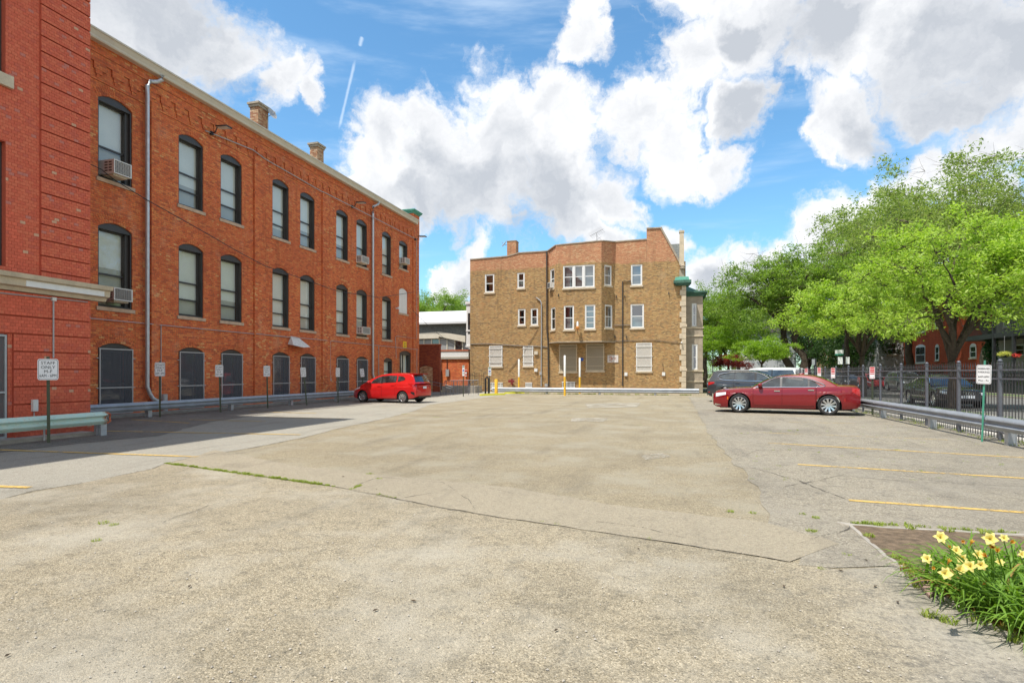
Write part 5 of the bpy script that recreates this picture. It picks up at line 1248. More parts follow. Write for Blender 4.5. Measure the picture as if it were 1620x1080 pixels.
# ramp handrails
def rail(name, label, top, mid, posts, mat='fence_paint', r=.022):
    t = thing(name, label, 'handrail', posts[0]); MB().tube(top, r, 7).build('top_rail', mat, t)
    if mid: MB().tube(mid, r * .8, 6).build('lower_rail', mat, t)
    for p in posts:
        zt = p[2]; MB().tube([(p[0], p[1], 0), (p[0], p[1], zt)], r, 6).build('post', mat, t)
    return t
def Q(px, py, Y): x, z = onY(px, py, Y); return (x, Y, z)
Y1 = 37.5
rail('ramp_handrail', 'sloping steel handrail just behind the bright red hatchback', [Q(676, 612, Y1), Q(676, 605, Y1), Q(679, 602.5, Y1), Q(700, 607, Y1), Q(716, 612, Y1)], [Q(680, 607, Y1), Q(714, 614.5, Y1)], [Q(679.5, 603, Y1), Q(697, 606, Y1), Q(713, 611, Y1)])
Y2 = 38.5
t = rail('ramp_handrail', 'level grey steel handrail with round ended top at the ramp before the annex', [Q(703, 607, Y2), Q(703, 604, Y2), Q(705.5, 602, Y2), Q(757, 601, Y2)], None, [Q(705.5, 602, Y2), Q(717.5, 602, Y2), Q(724, 602, Y2), Q(741, 601.5, Y2), Q(756.5, 601, Y2)])
k = []
for i in range(20):
    q = Q(706.5 + i * 2.55, 602, Y2); MB().tube([(q[0], q[1], .15), (q[0], q[1], q[2])], .012, 5).build('baluster', 'fence_paint', t)
Y3 = 40.5
rail('ramp_handrail', 'short sloping handrail behind the level ramp rail near the accessible parking sign', [Q(741, 612, Y3), Q(743, 608, Y3), Q(750, 602, Y3)], None, [Q(743, 608, Y3), Q(749.5, 602, Y3)])
x0, x1 = Q(699, 620, 42)[0], Q(752, 620, 42)[0]; o = MB().box(x0, x1, 42, 43.6, 0, .55).build('ramp_landing', 'kerb_concrete'); tag(o, 'low concrete ramp landing in front of the brick annex', 'ramp')
x0, x1 = Q(768, 620, 40)[0], Q(773, 620, 40)[0]; o = MB().tube([(x0, 40, 0), (x0, 40, 1.15), ((x0 + x1) / 2, 40, 1.28), (x1, 40, 1.15), (x1, 40, 0)], .07, 8).build('hoop_rail', 'black_metal', smooth=True); tag(o, 'black hoop rail beside the short yellow post', 'hoop barrier')

# ------------------------------------------------------------------ bollards and wheel stops
def pole(px, ytop, ybot, split, label, r=.075, white=True):
    g = G(px, ybot); d = cdir(px, ytop); t_ = g.y / d.y; zt = CAMH + t_ * d.z; zs = CAMH + t_ * cdir(px, split).z if white else zt
    t = thing('bollard', label, 'bollard', tuple(g), 'yellow bollards before the tan building')
    MB().lathe([(.001, 0), (r, 0), (r, zs)] + ([] if white else [(r * .8, zs + .04), (.001, zs + .05)]), g, 'z', 14).build('base', 'yellow_paint', t, smooth=True)
    if white: MB().lathe([(r * .98, zs), (r * .98, zt - .03), (r * .7, zt), (.001, zt)], g, 'z', 14).build('sleeve', 'bollard_white', t, smooth=True)
pole(821, 568, 621.5, 596, 'tall bollard, white above and yellow below, leftmost of the three tall ones')
pole(893.5, 562, 625.8, 595.5, 'tallest white and yellow bollard, the middle one of the three tall ones')
pole(917.2, 566, 622.5, 596, 'tall white and yellow bollard, rightmost of the three tall ones')
pole(785, 600.5, 624, 600.5, 'short all yellow bollard standing at the yellow wheel stop', .12, False)
def wheelstop(p, q, label):
    a, b = G(*p), G(*q); d = (b - a).normalized(); n = Vector((-d.y, d.x, 0)); k = MB()
    pr = [(-.10, 0), (.10, 0), (.07, .12), (-.07, .12)]
    k.prism([a + n * u + Vector((0, 0, z + .01)) for u, z in pr], b - a); o = k.build('wheel_stop', 'lime_yellow', fixn=True); tag(o, label, 'wheel stop', 'yellow wheel stops')
wheelstop((760, 626), (798, 624.5), 'yellow concrete wheel stop, the nearer left one beside the short bollard')
wheelstop((799, 623), (829, 622.3), 'yellow concrete wheel stop behind and right of the short bollard')

# ------------------------------------------------------------------ guardrails
WPROF = [(.0, .31), (.012, .31), (.02, .285), (.075, .255), (.08, .215), (.02, .175), (.012, .155), (.02, .135), (.08, .095), (.075, .055), (.02, .025), (.012, 0), (.0, 0)]
def guardrail(label, P0, P1, side, zb, posts, mat='rail_zinc', group='steel guardrails round the car park', beamdrop=0.0, h=1.0):
    a, b = Vector((*P0, 0)), Vector((*P1, 0)); L = (b - a).length; d = (b - a).normalized(); n = Vector((-d.y, d.x, 0)) * side
    t = thing('guardrail', label, 'guardrail', tuple(a), group); secs = max(1, round(L / 3.9)); 
    for i in range(secs):
        p = a + d * (L * i / secs); q = a + d * (L * (i + 1) / secs + (.12 if i < secs - 1 else 0)); lift = .004 * (i % 2)
        pts = [(o_ + lift, z * h) for o_, z in WPROF]; k = MB(); vs = [e + n * o_ + Vector((0, 0, zb + z)) for e in (p, q) for o_, z in pts]; m = len(pts)
        back = [e + n * (o_ - .006) + Vector((0, 0, zb + z)) for e in (p, q) for o_, z in pts]
        k.add(vs, [(j, j + 1, m + j + 1, m + j) for j in range(m - 1)]); k.add(back, [(j, m + j, m + j + 1, j + 1) for j in range(m - 1)])
        k.build('beam', mat, t, smooth=60)
        bo = MB()
        if i:
            for s_ in (-.05, .05):
                for z in (.215, .095): c = p + d * (s_ + .06) + n * .085 + Vector((0, 0, zb + z)); bo.disc(c, .016, n, .012, 8)
            stuff(bo.build('bolts', 'pipe_grey', t))
    for s_ in posts:
        c = a + d * s_ - n * .09; x = MB(); e1 = d * .075; e2 = n * .075
        for w_ in (0, 1):
            o_ = c + n * (.075 if w_ else -.075); x.prism([o_ - e1 - n * .006, o_ + e1 - n * .006, o_ + e1 + n * .006, o_ - e1 + n * .006], (0, 0, zb + .24))
        x.prism([c - d * .006 - e2, c + d * .006 - e2, c + d * .006 + e2, c - d * .006 + e2], (0, 0, zb + .24)); x.build('post', 'galvanised', t, fixn=True)
    return t
XG = -17.75
ys = [U(px, XG) for px in (238, 379, 480, 556)]
step = (ys[2] - ys[0]) / 2
guardrail('long zinc guardrail at the foot of the red brick building behind the staff parking signs', (XG, TY1 + .15), (XG, U(600, XG)), -1, .24, [ys[0] - (TY1 + .15) + k * 3.9 for k in range(6)])
g = G(162, 688.5); XM = g.x
gm = guardrail('near guardrail with flaking mint green paint and rusty end in front of the tower', (XM + .12, -3.0), (XM + .12, onX(171, 650, XM + .2)[0]), -1, .29, [g.y + 3 - .05 - 3.8 * k for k in range(4)], mat='rail_zinc')
s = NT('mint_rail_paint'); P = s.pos().outputs['Position']; n_ = s.noise(P, 9, 5, .7); sp_ = s.n('ShaderNodeSeparateXYZ'); s.l(P, sp_.inputs[0])
yend = onX(171, 650, XM + .2)[0]; zz = s.noise(P, 16, 6, .75); c_ = s.mix(s.rng(n_, .35, .65), (0.44, 0.62, 0.55), (0.52, 0.60, 0.50)); c_ = s.mix(s.rng(zz, .58, .66), c_, (0.42, 0.36, 0.28)); c_ = s.mix(s.math('MULTIPLY', s.rng(sp_.outputs[1], yend - .12, yend - .02), s.rng(n_, .3, .5)), c_, (0.30, 0.12, 0.04)); s.base(c_); s.set(.5); MATS['mint_rail_paint'] = s.m
for ch in gm.children:
    if ch.name.startswith('beam'): ch.data.materials[0] = s.m
e_ = MB(); e_.tube([(XM + .16, yend, .29 + .285), (XM + .19, yend + .07, .29 + .24), (XM + .14, yend + .09, .29 + .155), (XM + .19, yend + .07, .29 + .07), (XM + .16, yend, .29 + .02)], .02, 6); e_.build('rusty_end', 'tile_red', gm)
XGR = 6.80
yr0, yr1 = 4.0, 26.6
pst = [onX(px, 660, XGR)[0] for px in (1591, 1469, 1392)]
guardrail('zinc guardrail in front of the iron fence on the street side', (XGR, yr0), (XGR, yr1), 1, .29, [q - yr0 for q in (pst[0] - 2 * (pst[1] - pst[0]), pst[0] - (pst[1] - pst[0]), pst[0], pst[1], pst[2], pst[2] + 3.6)])
gy = 41.6
guardrail('low zinc guardrail in front of the tan brick building', (onY(779, 615, gy)[0], gy), (onY(1106, 615, gy)[0], gy), -1, .13, [.3 + 3.9 * i for i in range(4)], h=1.1)

# ------------------------------------------------------------------ signs
def sign(label, px_post, ybot, x0, y0, x1, y1, lines, cat='sign', name='parking_sign', post='sign_green_post', lean=(0, 0), group=None, panel='sign_white', red=False, face=None, roll=0.0, back='sign_back', width=None, ptop=.05, fx=None, pw=.03):
    g = G(px_post, ybot) if fx is None else Vector((fx, onX(px_post, 600, fx)[0], 0)); d1 = cdir((x0 + x1) / 2, (y0 + y1) / 2); t_ = g.xy.length / Vector((d1.x, d1.y)).length; cpos = Vector((d1.x * t_, d1.y * t_, CAMH + d1.z * t_))
    dep = t_; h = (y1 - y0) / F * dep; wpx = (x1 - x0) / F * dep
    t = thing(name, label, cat, tuple(g), group); top = Vector((cpos.x, cpos.y, cpos.z + h / 2 + ptop))
    toc = Vector((-cpos.x, -cpos.y, 0)).normalized() if face is None else Vector((*face, 0)).normalized()
    w = width or wpx; u = Vector((-toc.y, toc.x, 0))                  # u to the right seen from the front
    k = MB(); pa = Vector(g); k.prism([pa + u * a + toc * (b - .03) for a, b in ((-pw, 0), (pw, 0), (pw, -.012), (pw * .4, -.03), (-pw * .4, -.03), (-pw, -.012))], top - pa); k.build('post', post, t, fixn=True)
    R = Matrix.Rotation(roll, 4, toc); up = R @ Vector((0, 0, 1)); u = R @ u; cr = .12 * w; hw, hh = w / 2, h / 2
    outl = []
    for sx, sy, a0 in ((1, 1, 0), (-1, 1, 90), (-1, -1, 180), (1, -1, 270)):
        for q in (0, 45, 90):
            th = math.radians(a0 + q); outl.append((sx * (hw - cr) + cr * math.cos(th), sy * (hh - cr) + cr * math.sin(th)))
    P3 = lambda a, b, n: cpos + u * a + up * b + toc * n
    MB().prism([P3(a, b, 0) for a, b in outl], toc * .004).build('panel', panel, t, fixn=True)
    if lines is None: return t
    # thin border line
    k = MB(); f1, f2 = .92, .885
    m = len(outl)
    for i in range(m):
        a, b = outl[i], outl[(i + 1) % m]; k.quad(P3(a[0] * f1, a[1] * (1 - (1 - f1) * hw / hh), .006), P3(b[0] * f1, b[1] * (1 - (1 - f1) * hw / hh), .006), P3(b[0] * f2, b[1] * (1 - (1 - f2) * hw / hh), .006), P3(a[0] * f2, a[1] * (1 - (1 - f2) * hw / hh), .006))
    k.build('border', 'sign_red' if red else 'sign_ink', t)
    rot = Matrix((u, up, toc)).transposed().to_euler()
    if red:
        k = MB()
        for a, b in ((.34, .46), (.17, .29), (.02, .13), (-.12, -.05)): k.quad(P3(-hw * .8, h * a, .006), P3(hw * .8, h * a, .006), P3(hw * .8, h * b, .006), P3(-hw * .8, h * b, .006))
        k.quad(P3(-hw * .6, -h * .42, .006), P3(-hw * .3, -h * .42, .006), P3(-hw * .3, -h * .37, .006), P3(-hw * .6, -h * .37, .006)); k.quad(P3(hw * .3, -h * .42, .006), P3(hw * .6, -h * .42, .006), P3(hw * .6, -h * .37, .006), P3(hw * .3, -h * .37, .006))
        k.build('red_bands', 'sign_red', t)
    for (txt, fy, sz, mt) in lines:
        me = text_mesh(txt, sz * h, mt, .0008); wd = max(.01, max(v.co.x for v in me.vertices) - min(v.co.x for v in me.vertices)); sc = min(1.0, w * .80 / wd)
        o = bpy.data.objects.new('lettering', me); COL.objects.link(o); o.parent = t; o.location = P3(0, fy * h, .0068) - Vector(g); o.rotation_euler = rot; o.scale = (sc, 1, 1)
    return t
ST4 = [('STAFF', .30, .20, 'sign_ink'), ('ONLY', .10, .20, 'sign_ink'), ('M-F', -.10, .20, 'sign_ink'), ('6AM - 6PM', -.30, .20, 'sign_ink')]
GS = 'staff only parking signs along the red brick building'
sign('largest STAFF ONLY parking sign, standing at the mint green guardrail before the tower', 77, 701, 63, 567.5, 89, 601, ST4, group=GS)
sign('STAFF ONLY parking sign beside the near downspout foot', 253, 660, 246, 573, 260, 595, ST4, group=GS)
sign('STAFF ONLY parking sign just left of the third ground floor window', 349, 652.4, 341, 577, 352.5, 596, ST4, group=GS)
sign('upright STAFF ONLY parking sign just left of the fourth ground floor window', 423.5, 645.7, 417.3, 578.5, 427, 595.5, ST4, group=GS)
sign('STAFF ONLY parking sign leaning over before the fifth ground floor window', 485.3, 641, 475.7, 581, 483.8, 596, ST4, group=GS, roll=.06)
sign('STAFF ONLY parking sign between the guardrail and the red hatchback nose', 534.7, 637.2, 531.3, 581.5, 537.6, 595.8, ST4, group=GS)
sign('tilted STAFF ONLY parking sign behind the bonnet of the red hatchback', 575, 634, 569.8, 583, 576, 596, ST4, group=GS, roll=.12)
RP = [('RESERVED', .30, .13, 'sign_ink'), ('PARKING', .12, .13, 'sign_ink'), ('6AM-6PM', -.12, .13, 'sign_ink'), ('Mon - Fri', -.32, .13, 'sign_ink')]
sign('white RESERVED PARKING sign on a leaning teal post at the street side guardrail', 1552, 689, 1549.5, 577, 1563.5, 607.3, RP, post='teal_post', width=.30, face=(-.80, -.6), roll=-.03, ptop=.10, fx=6.62, pw=.018)
RD = []
GR = 'red and white tow zone signs along the iron fence'
for (px, yb, x0, y0, x1, y1, lb) in ((1380.5, 656, 1376.5, 580, 1383.3, 599, 'red and white parking sign nearest the rear of the maroon sedan'), (1319, 645, 1316, 581.5, 1319.8, 598, 'red and white parking sign second nearest, seen over the maroon sedan boot'), (1296, 640, 1294, 581, 1298, 597, 'red and white parking sign third nearest, above the sedan rear window'), (1275.5, 637, 1274, 582.5, 1277, 594, 'small red and white parking sign fourth nearest along the fence'), (1249, 634, 1247.5, 583.5, 1250.5, 593.5, 'smallest red and white parking sign, beside the white van tail')):
    sign(lb, px, yb, x0, y0, x1, y1, RD, group=GR, red=True, width=.17, face=(-.3, -1), fx=7.0)
HC = []
def access(label, px, yb, x0, y0, x1, y1, extra=None):
    t = sign(label, px, yb, x0, y0, x1, y1, None, panel='sign_white', cat='sign', name='accessible_parking_sign', group='accessible parking signs by the ramp')
    g = Vector(t.location); d1 = cdir((x0 + x1) / 2, (y0 + y1) / 2); t_ = g.xy.length / Vector((d1.x, d1.y)).length; c = Vector((d1.x * t_, d1.y * t_, CAMH + d1.z * t_)); toc = Vector((-c.x, -c.y, 0)).normalized(); u = Vector((-toc.y, toc.x, 0)); h = (y1 - y0) / F * t_; w = (x1 - x0) / F * t_
    P3 = lambda a, b, n=.008: c + u * a * w + Vector((0, 0, b * h)) + toc * n
    MB().quad(P3(-.28, -.10), P3(.28, -.10), P3(.28, .12), P3(-.28, .12)).build('blue_square', 'sign_blue', t)
    k = MB(); 
    for a, b in ((.30, .36), (.40, .46), (-.30, -.24)): k.quad(P3(-.4, a), P3(.4, a), P3(.4, b), P3(-.4, b))
    k.build('green_bands', 'sign_green', t)
    k = MB(); k.quad(P3(-.08, -.07, .011), P3(.12, -.07, .011), P3(.12, -.04, .011), P3(-.08, -.04, .011)); k.quad(P3(-.05, -.02, .011), P3(0, -.02, .011), P3(0, .09, .011), P3(-.05, .09, .011)); k.quad(P3(-.14, -.02, .011), P3(.1, -.02, .011), P3(.1, 0, .011), P3(-.14, 0, .011)); k.build('wheelchair_symbol', 'sign_white', t)
access('accessible parking sign in front of the brick annex', 733, 627, 731.3, 578, 734.9, 594.5)
access('accessible parking sign in front of the tan building left end', 774.6, 621.5, 772.3, 580.7, 777.1, 594)
x0, z1 = onY(735.8, 584.5, 45); x1, z0 = onY(738.3, 595, 45)
t = thing('notice_sign', 'small white sign with red bands beside the accessible parking sign', 'sign', (x0, LYY - .05, z0)); k_ = LYY / 45; x0, z1 = onY(735.8, 584.5, LYY - .1); x1, z0 = onY(738.3, 595, LYY - .1)
MB().box(x0, x1, LYY - .1, LYY - .06, z0, z1).build('panel', 'sign_white', t); MB().box(x0, x1, LYY - .106, LYY - .101, z0 + .1, z0 + .2).build('band', 'sign_red', t); MB().box(x0, x1, LYY - .106, LYY - .101, z1 - .2, z1 - .05).build('band', 'sign_red', t)

# ------------------------------------------------------------------ iron fence
FY0, FY1 = 3.5, 52.0
fence = thing('iron_fence', 'dark iron picket fence with spear tops and square posts along the street', 'fence', (XR, FY0, 0))
fposts = [onX(px, 600, XR)[0] for px in (1582, 1519, 1467.8, 1430, 1396.7, 1367.8, 1344, 1325, 1305.5)]
pitch = (fposts[-1] - fposts[0]) / 8
pyy = [fposts[0] + pitch * i for i in range(-5, 20) if FY0 <= fposts[0] + pitch * i <= FY1]
pm = MB(); pm.box(-.031, .031, -.031, .031, 0, 1.76); pm.box(-.043, .043, -.043, .043, 1.76, 1.79); pm = pm.mesh('post', 'fence_paint')
ball = MB().sphere((0, 0, 1.83), .045, 10).mesh('ball_cap', 'fence_paint', smooth='full')
for y in pyy:
    o = bpy.data.objects.new('post', pm); COL.objects.link(o); o.parent = fence; o.location = (0, y - FY0, 0)
    b_ = bpy.data.objects.new('ball_cap', ball); COL.objects.link(b_); b_.parent = o
for i in range(len(pyy) - 1):
    for z in (.20, 1.42, 1.62):
        MB().box(XR - .02, XR + .02, pyy[i] + .031, pyy[i + 1] - .031, z - .018, z + .018).build('rail', 'fence_paint', fence)
hp_ = .0065
pk = MB(); pk.box(-hp_, hp_, -hp_, hp_, .06, 1.70)
pk.add([(x, y, 1.70) for x, y in ((-.008, -.02), (.008, -.02), (.008, .02), (-.008, .02))] + [(0, 0, 1.83), (0, 0, 1.68)], [(0, 1, 4), (1, 2, 4), (2, 3, 4), (3, 0, 4), (1, 0, 5), (2, 1, 5), (3, 2, 5), (0, 3, 5)])
pkm = pk.mesh('picket', 'picket_paint'); cnt = 0; rest = MB(); curl = MB()
ypk = []
for i in range(len(pyy) - 1):
    n = 16
    for j in range(1, n): ypk.append(pyy[i] + (pyy[i + 1] - pyy[i]) * j / n)
ypk.sort(key=lambda y: abs(y - 12.5) if y > 9.5 else 100 + y)
for y in ypk:
    if cnt < 296 and y > 9.5:
        o = bpy.data.objects.new('picket', pkm); COL.objects.link(o); o.parent = fence; o.location = (0, y - FY0, 0); cnt += 1
    else:
        rest.add([(XR + a, y + b, c) for a, b, c in pk.v], pk.f)
    curl.tube([(XR, y, 1.45), (XR, y - .035, 1.49), (XR, y - .03, 1.54), (XR, y, 1.56)], .008, 3, False)
stuff(rest.build('pickets', 'picket_paint', fence)); stuff(curl.build('scroll_ornaments', 'picket_paint', fence))

# ------------------------------------------------------------------ street side
def slab(name, x0, x1, y0, y1, z, mat):
    return struct(MB().add([(x0, y0, z), (x1, y0, z), (x1, y1, z), (x0, y1, z)], [(0, 1, 2, 3)]).build(name, mat))
slab('fence_footing', XR + .2, XR + .55, -12, 60, .012, 'kerb_concrete')
slab('pavement', XR + .55, 10.0, -12, 160, .020, 'sidewalk_concrete')
slab('parkway_lawn', 10.0, 11.0, -12, 160, .016, 'lawn_base')
struct(MB().box(10.95, 11.10, -12, 160, -.1, .028).build('kerb', 'kerb_concrete'))
slab('street', 11.1, 20.2, -40, 200, -.008, 'street_asphalt')
struct(MB().box(20.2, 20.35, -40, 200, -.1, .12).build('kerb', 'kerb_concrete'))
slab('parkway_lawn', 20.35, 22.0, -40, 200, .10, 'lawn_base'); slab('pavement', 22.0, 24.0, -40, 200, .11, 'sidewalk_concrete'); slab('front_lawn', 24.0, 34.0, -40, 200, .10, 'lawn_base')
struct(MB().box(19.0, 34, 20.0, 30.0, .10, .125).build('driveway', 'sidewalk_concrete'))
for i in range(12):
    y = 8.5 + i * 1.9
    struct(MB().add([(XR + .56, y, .0215), (9.99, y, .0215), (9.99, y + .02, .0215), (XR + .56, y + .02, .0215)], [(0, 1, 2, 3)]).build('pavement_joint', 'crack_dark'))
slab('cross_street', -60, 11.1, 52.6, 60.0, .004, 'street_asphalt')

def sash_win(par, Mp, u0, u1, vb, vt, fm='white_paint', rise=0.0, e=.1):
    f = MB(); ap = arch_pts(u0, u1, vt, rise) if rise else [(u0, vt), (u1, vt)]
    f.mbox(Mp, u0, u0 + e, vb, vt, -.02, .05); f.mbox(Mp, u1 - e, u1, vb, vt, -.02, .05); f.mbox(Mp, u0 + e, u1 - e, vb, vb + e, -.02, .05); f.mbox(Mp, u0 + e, u1 - e, (vb + vt) / 2 - .03, (vb + vt) / 2 + .03, -.02, .04)
    f.prism([Mp(u0, vt - e, -.02), Mp(u1, vt - e, -.02)] + [Mp(a, b + .001, -.02) for a, b in ap[::-1]], Vector(Mp(0, 0, .07)) - Vector(Mp(0, 0, 0)))
    w = f.build('window', fm, par, fixn=True); MB().quad(Mp(u0 + e, vb + e, .012), Mp(u1 - e, vb + e, .012), Mp(u1 - e, vt - e, .012), Mp(u0 + e, vt - e, .012)).build('pane', 'car_glass', w)
    MB().mbox(Mp, u0 - .1, u1 + .1, vb - .12, vb - .001, .0, .12).build('sill', 'limestone', w)
    return w
HX = 28.0
def on_hx(px, py, X): y, z = onX(px, py, X); return y, z
# orange red brick house: two walls seen, street front (facing -X) and side
hs_ = thing('brick_house', 'bright orange red brick house with white arched windows behind the street trees', 'house', (HX, 55, 0))
ya = on_hx(1419, 560, HX)[0]; yb = on_hx(1573, 560, HX)[0]
y_far, y_near = max(ya, yb), min(ya, yb)
k = MB(); k.box(HX, HX + 14, y_near, y_far, 0, 9.5); k.build('wall', 'house_red_brick', hs_)
k = MB(); k.box(HX - .3, HX + 14.3, y_near - .3, y_far + .3, 9.5, 9.9); k.build('cornice', 'cream_paint', hs_)
k = MB(); k.prism([(HX - .3, y_near - .3, 9.9), (HX + 14.3, y_near - .3, 9.9), (HX + 7, y_near - .3, 13.5)], (0, y_far - y_near + .6, 0)); k.build('roof', 'shingle', hs_, fixn=True)
Mh = wmap((HX, 0, 0), (0, 1, 0), (-1, 0, 0))
for (pa, pb, yt, yb_) in ((1449, 1464, 548, 574), (1480, 1486, 548, 570), (1535, 1545, 547, 566)):
    u1 = on_hx(pa, 560, HX)[0]; u0 = on_hx(pb, 560, HX)[0]; um = (pa + pb) / 2; vt = on_hx(um, yt, HX)[1]; vb = on_hx(um, yb_, HX)[1]
    sash_win(hs_, Mh, u0, u1, vb, vt, rise=.25); sash_win(hs_, Mh, u0, u1, vb + 3.6, vt + 3.6, rise=.25)
# grey house with black porch
HP = 24.5
gh = thing('porch_house', 'grey sided house with black two storey porch and hanging flowers', 'house', (HP, 28, 0))
y1_ = on_hx(1573, 560, HP)[0]; y0_ = y1_ - 12
MB().box(HP, HP + 12, y0_, y1_, 0, 8.5).build('wall', 'siding_grey', gh)
for i in range(60): 
    z = .2 + i * .14
    if i % 1 == 0 and z < 8.4: MB().box(HP - .012, HP, y0_, y1_, z, z + .12).build('siding_board', 'siding_grey', gh)
MB().prism([(HP - 2.8, y0_ - .4, 8.5), (HP + 12.4, y0_ - .4, 8.5), (HP + 5, y0_ - .4, 12.5)], (0, y1_ - y0_ + .8, 0)).build('roof', 'shingle', gh, fixn=True)
zf = on_hx(1590, 525, HP - 2.2)[1]; k = MB(); k.box(HP - 2.2, HP - .02, y0_, y1_, zf - .35, zf); k.box(HP - 2.2, HP - .02, y0_, y1_, .55, .7)
k.build('porch_deck', 'black_metal', gh)
for px in (1603.5, 1572):
    yy_ = on_hx(px, 560, HP - 2.15)[0]; MB().box(HP - 2.22, HP - 2.05, yy_ - .1, yy_ + .1, 0, 8.5).build('porch_post', 'black_metal', gh)
k = MB(); k.box(HP - 2.2, HP - 2.14, y0_, y1_, zf + .9, zf + .96); k.box(HP - 2.2, HP - 2.14, y0_, y1_, 1.55, 1.62)
for i in range(70): q = y0_ + .1 + i * (y1_ - y0_ - .2) / 70; k.box(HP - 2.18, HP - 2.15, q, q + .03, zf, zf + .9); k.box(HP - 2.18, HP - 2.15, q, q + .03, .7, 1.55)
stuff(k.build('railing', 'black_metal', gh))
Mg = wmap((HP, 0, 0), (0, 1, 0), (-1, 0, 0))
for (pa, pb, yt, yb_) in ((1588, 1598, 507, 518), (1607, 1622, 545, 563)):
    u1 = on_hx(pa, 560, HP)[0]; u0 = on_hx(pb, 560, HP)[0]; sash_win(gh, Mg, u0, u1, on_hx(pa, yb_, HP)[1], on_hx(pa, yt, HP)[1])
MB().box(HP - 2.2, HP - 2.05, y0_, y1_, .0, .55).build('porch_lattice', 'black_metal', gh)
# hanging basket, ivy, shrubs
def leafball(name, label, cat, c, rad, n, size, mat, seed, flat=1.0, pot=None):
    rr = np.random.default_rng(seed); p = rr.normal(size=(n, 3)); p /= np.linalg.norm(p, axis=1)[:, None]; p *= (rr.random(n) ** .4)[:, None] * np.array(rad); p += np.array(c)
    t = thing(name, label, cat, (c[0], c[1], c[2] - rad[2])); o = leaves_mesh('foliage', p, size, mat, rr, t); return t
def leaves_mesh(name, pts, size, mat, rr, parent=None, up=.35):
    n = len(pts); nrm = rr.normal(size=(n, 3)); nrm[:, 2] = np.abs(nrm[:, 2]) + up; nrm /= np.linalg.norm(nrm, axis=1)[:, None]
    t = rr.normal(size=(n, 3)); t -= nrm * (t * nrm).sum(1)[:, None]; t /= np.linalg.norm(t, axis=1)[:, None]; b = np.cross(nrm, t)
    s_ = size * (0.6 + 0.8 * rr.random(n))[:, None]; l = t * s_; w = b * s_ * .36
    v = np.stack([pts - l * .5, pts + w * .5 + nrm * s_ * .06, pts + l * .5, pts - w * .5 + nrm * s_ * .06], 1)   # folded leaf: diamond
    v = v.reshape(-1, 3); org = ORIG[parent.name] if parent is not None else (0, 0, 0); v = v - np.array(org)
    me = bpy.data.meshes.new(name); me.vertices.add(n * 4); me.vertices.foreach_set('co', v.astype(np.float32).ravel())
    me.loops.add(n * 4); me.loops.foreach_set('vertex_index', np.arange(n * 4, dtype=np.int32)); me.polygons.add(n); me.polygons.foreach_set('loop_start', np.arange(0, n * 4, 4, dtype=np.int32))
    try: me.polygons.foreach_set('loop_total', np.full(n, 4, dtype=np.int32))
    except Exception: pass
    me.materials.append(M[mat]); me.update(calc_edges=True); o = bpy.data.objects.new(name, me); COL.objects.link(o)
    if parent is not None: o.parent = parent
    ORIG[o.name] = org; return o
yy_, zz_ = on_hx(1589, 560, HP - 2.4); t = leafball('hanging_basket', 'hanging basket of pale yellow flowers under the grey house porch', 'flower basket', (HP - 2.4, yy_, zz_), (.42, .42, .20), 500, .12, 'petal_cream', 1)
MB().lathe([(.001, -.25), (.18, -.22), (.26, -.02)], (HP - 2.4, yy_, zz_), 'z', 12).build('pot', 'black_metal', t); MB().tube([(HP - 2.4, yy_, zz_), (HP - 2.4, yy_, zf - .3)], .012, 4).build('hanger', 'pipe_grey', t)
yy_, zz_ = on_hx(1608.5, 562, HP - 2.1); leafball('flower_box', 'red flowers on the porch railing of the grey house', 'flowers', (HP - 2.1, yy_, zz_), (.25, .3, .16), 200, .1, 'flower_red', 2)
yy_, zz_ = on_hx(1567, 555, HP - 1.6); leafball('ivy', 'dark green ivy climbing beside the big cracked tree trunk', 'ivy', (HP - 1.6, yy_, zz_), (.5, .6, 1.5), 1800, .16, 'leaf_ivy', 3)
yy_ = on_hx(1597, 616, 23)[0]; leafball('shrub', 'small lime green shrub on the far pavement before the grey porch', 'shrub', (23.9, yy_, .6), (.6, .9, .45), 900, .14, 'leaf_lime', 4)
yy_ = on_hx(1577, 618, 23)[0]; leafball('shrub', 'small green shrub at the foot of the big cracked trunk', 'shrub', (23.6, yy_, .4), (.4, .5, .3), 500, .12, 'leaf_bright', 5)
# other houses glimpsed through the trees
def house(label, x0, x1, y0, y1, h, mat, roofmat='shingle', front=-1, wins=True, name='house'):
    t = thing(name, label, 'house', (x0, y0, 0)); MB().box(x0, x1, y0, y1, 0, h).build('wall', mat, t)
    MB().prism([(x0 - .4, y0 - .4, h), (x1 + .4, y0 - .4, h), ((x0 + x1) / 2, y0 - .4, h + 3)], (0, y1 - y0 + .8, 0)).build('roof', roofmat, t, fixn=True)
    if wins:
        Mx = wmap((x0, 0, 0), (0, 1, 0), (-1, 0, 0)); My = wmap((0, y0, 0), (1, 0, 0), (0, -1, 0))
        for fl in range(int(h // 3)):
            for i in range(3):
                u = y0 + (y1 - y0) * (i + .5) / 3; sash_win(t, Mx, u - .5, u + .5, .9 + 3 * fl, 2.4 + 3 * fl)
                u = x0 + (x1 - x0) * (i + .5) / 3; sash_win(t, My, u - .5, u + .5, .9 + 3 * fl, 2.4 + 3 * fl)
    return t
house('pale tan brick house behind the trees above the maroon sedan roof', 25, 35, 96, 104, 7.5, 'wood_tan')
house('white sided house behind the trees between the two nearest street trunks', 25, 35, 84, 92, 6.5, 'siding_white')
house('small pinkish brick house far down the street behind the curved trunks', 25, 36, 108, 118, 7, 'chimney_tan_brick')
house('white house beyond the tan apartment building and red leaved tree', 9, 17, 92, 102, 7.5, 'siding_white')
house('dark brick house at the far left end behind the small trees', -4, 5, 110, 120, 8, 'dark_red_brick')

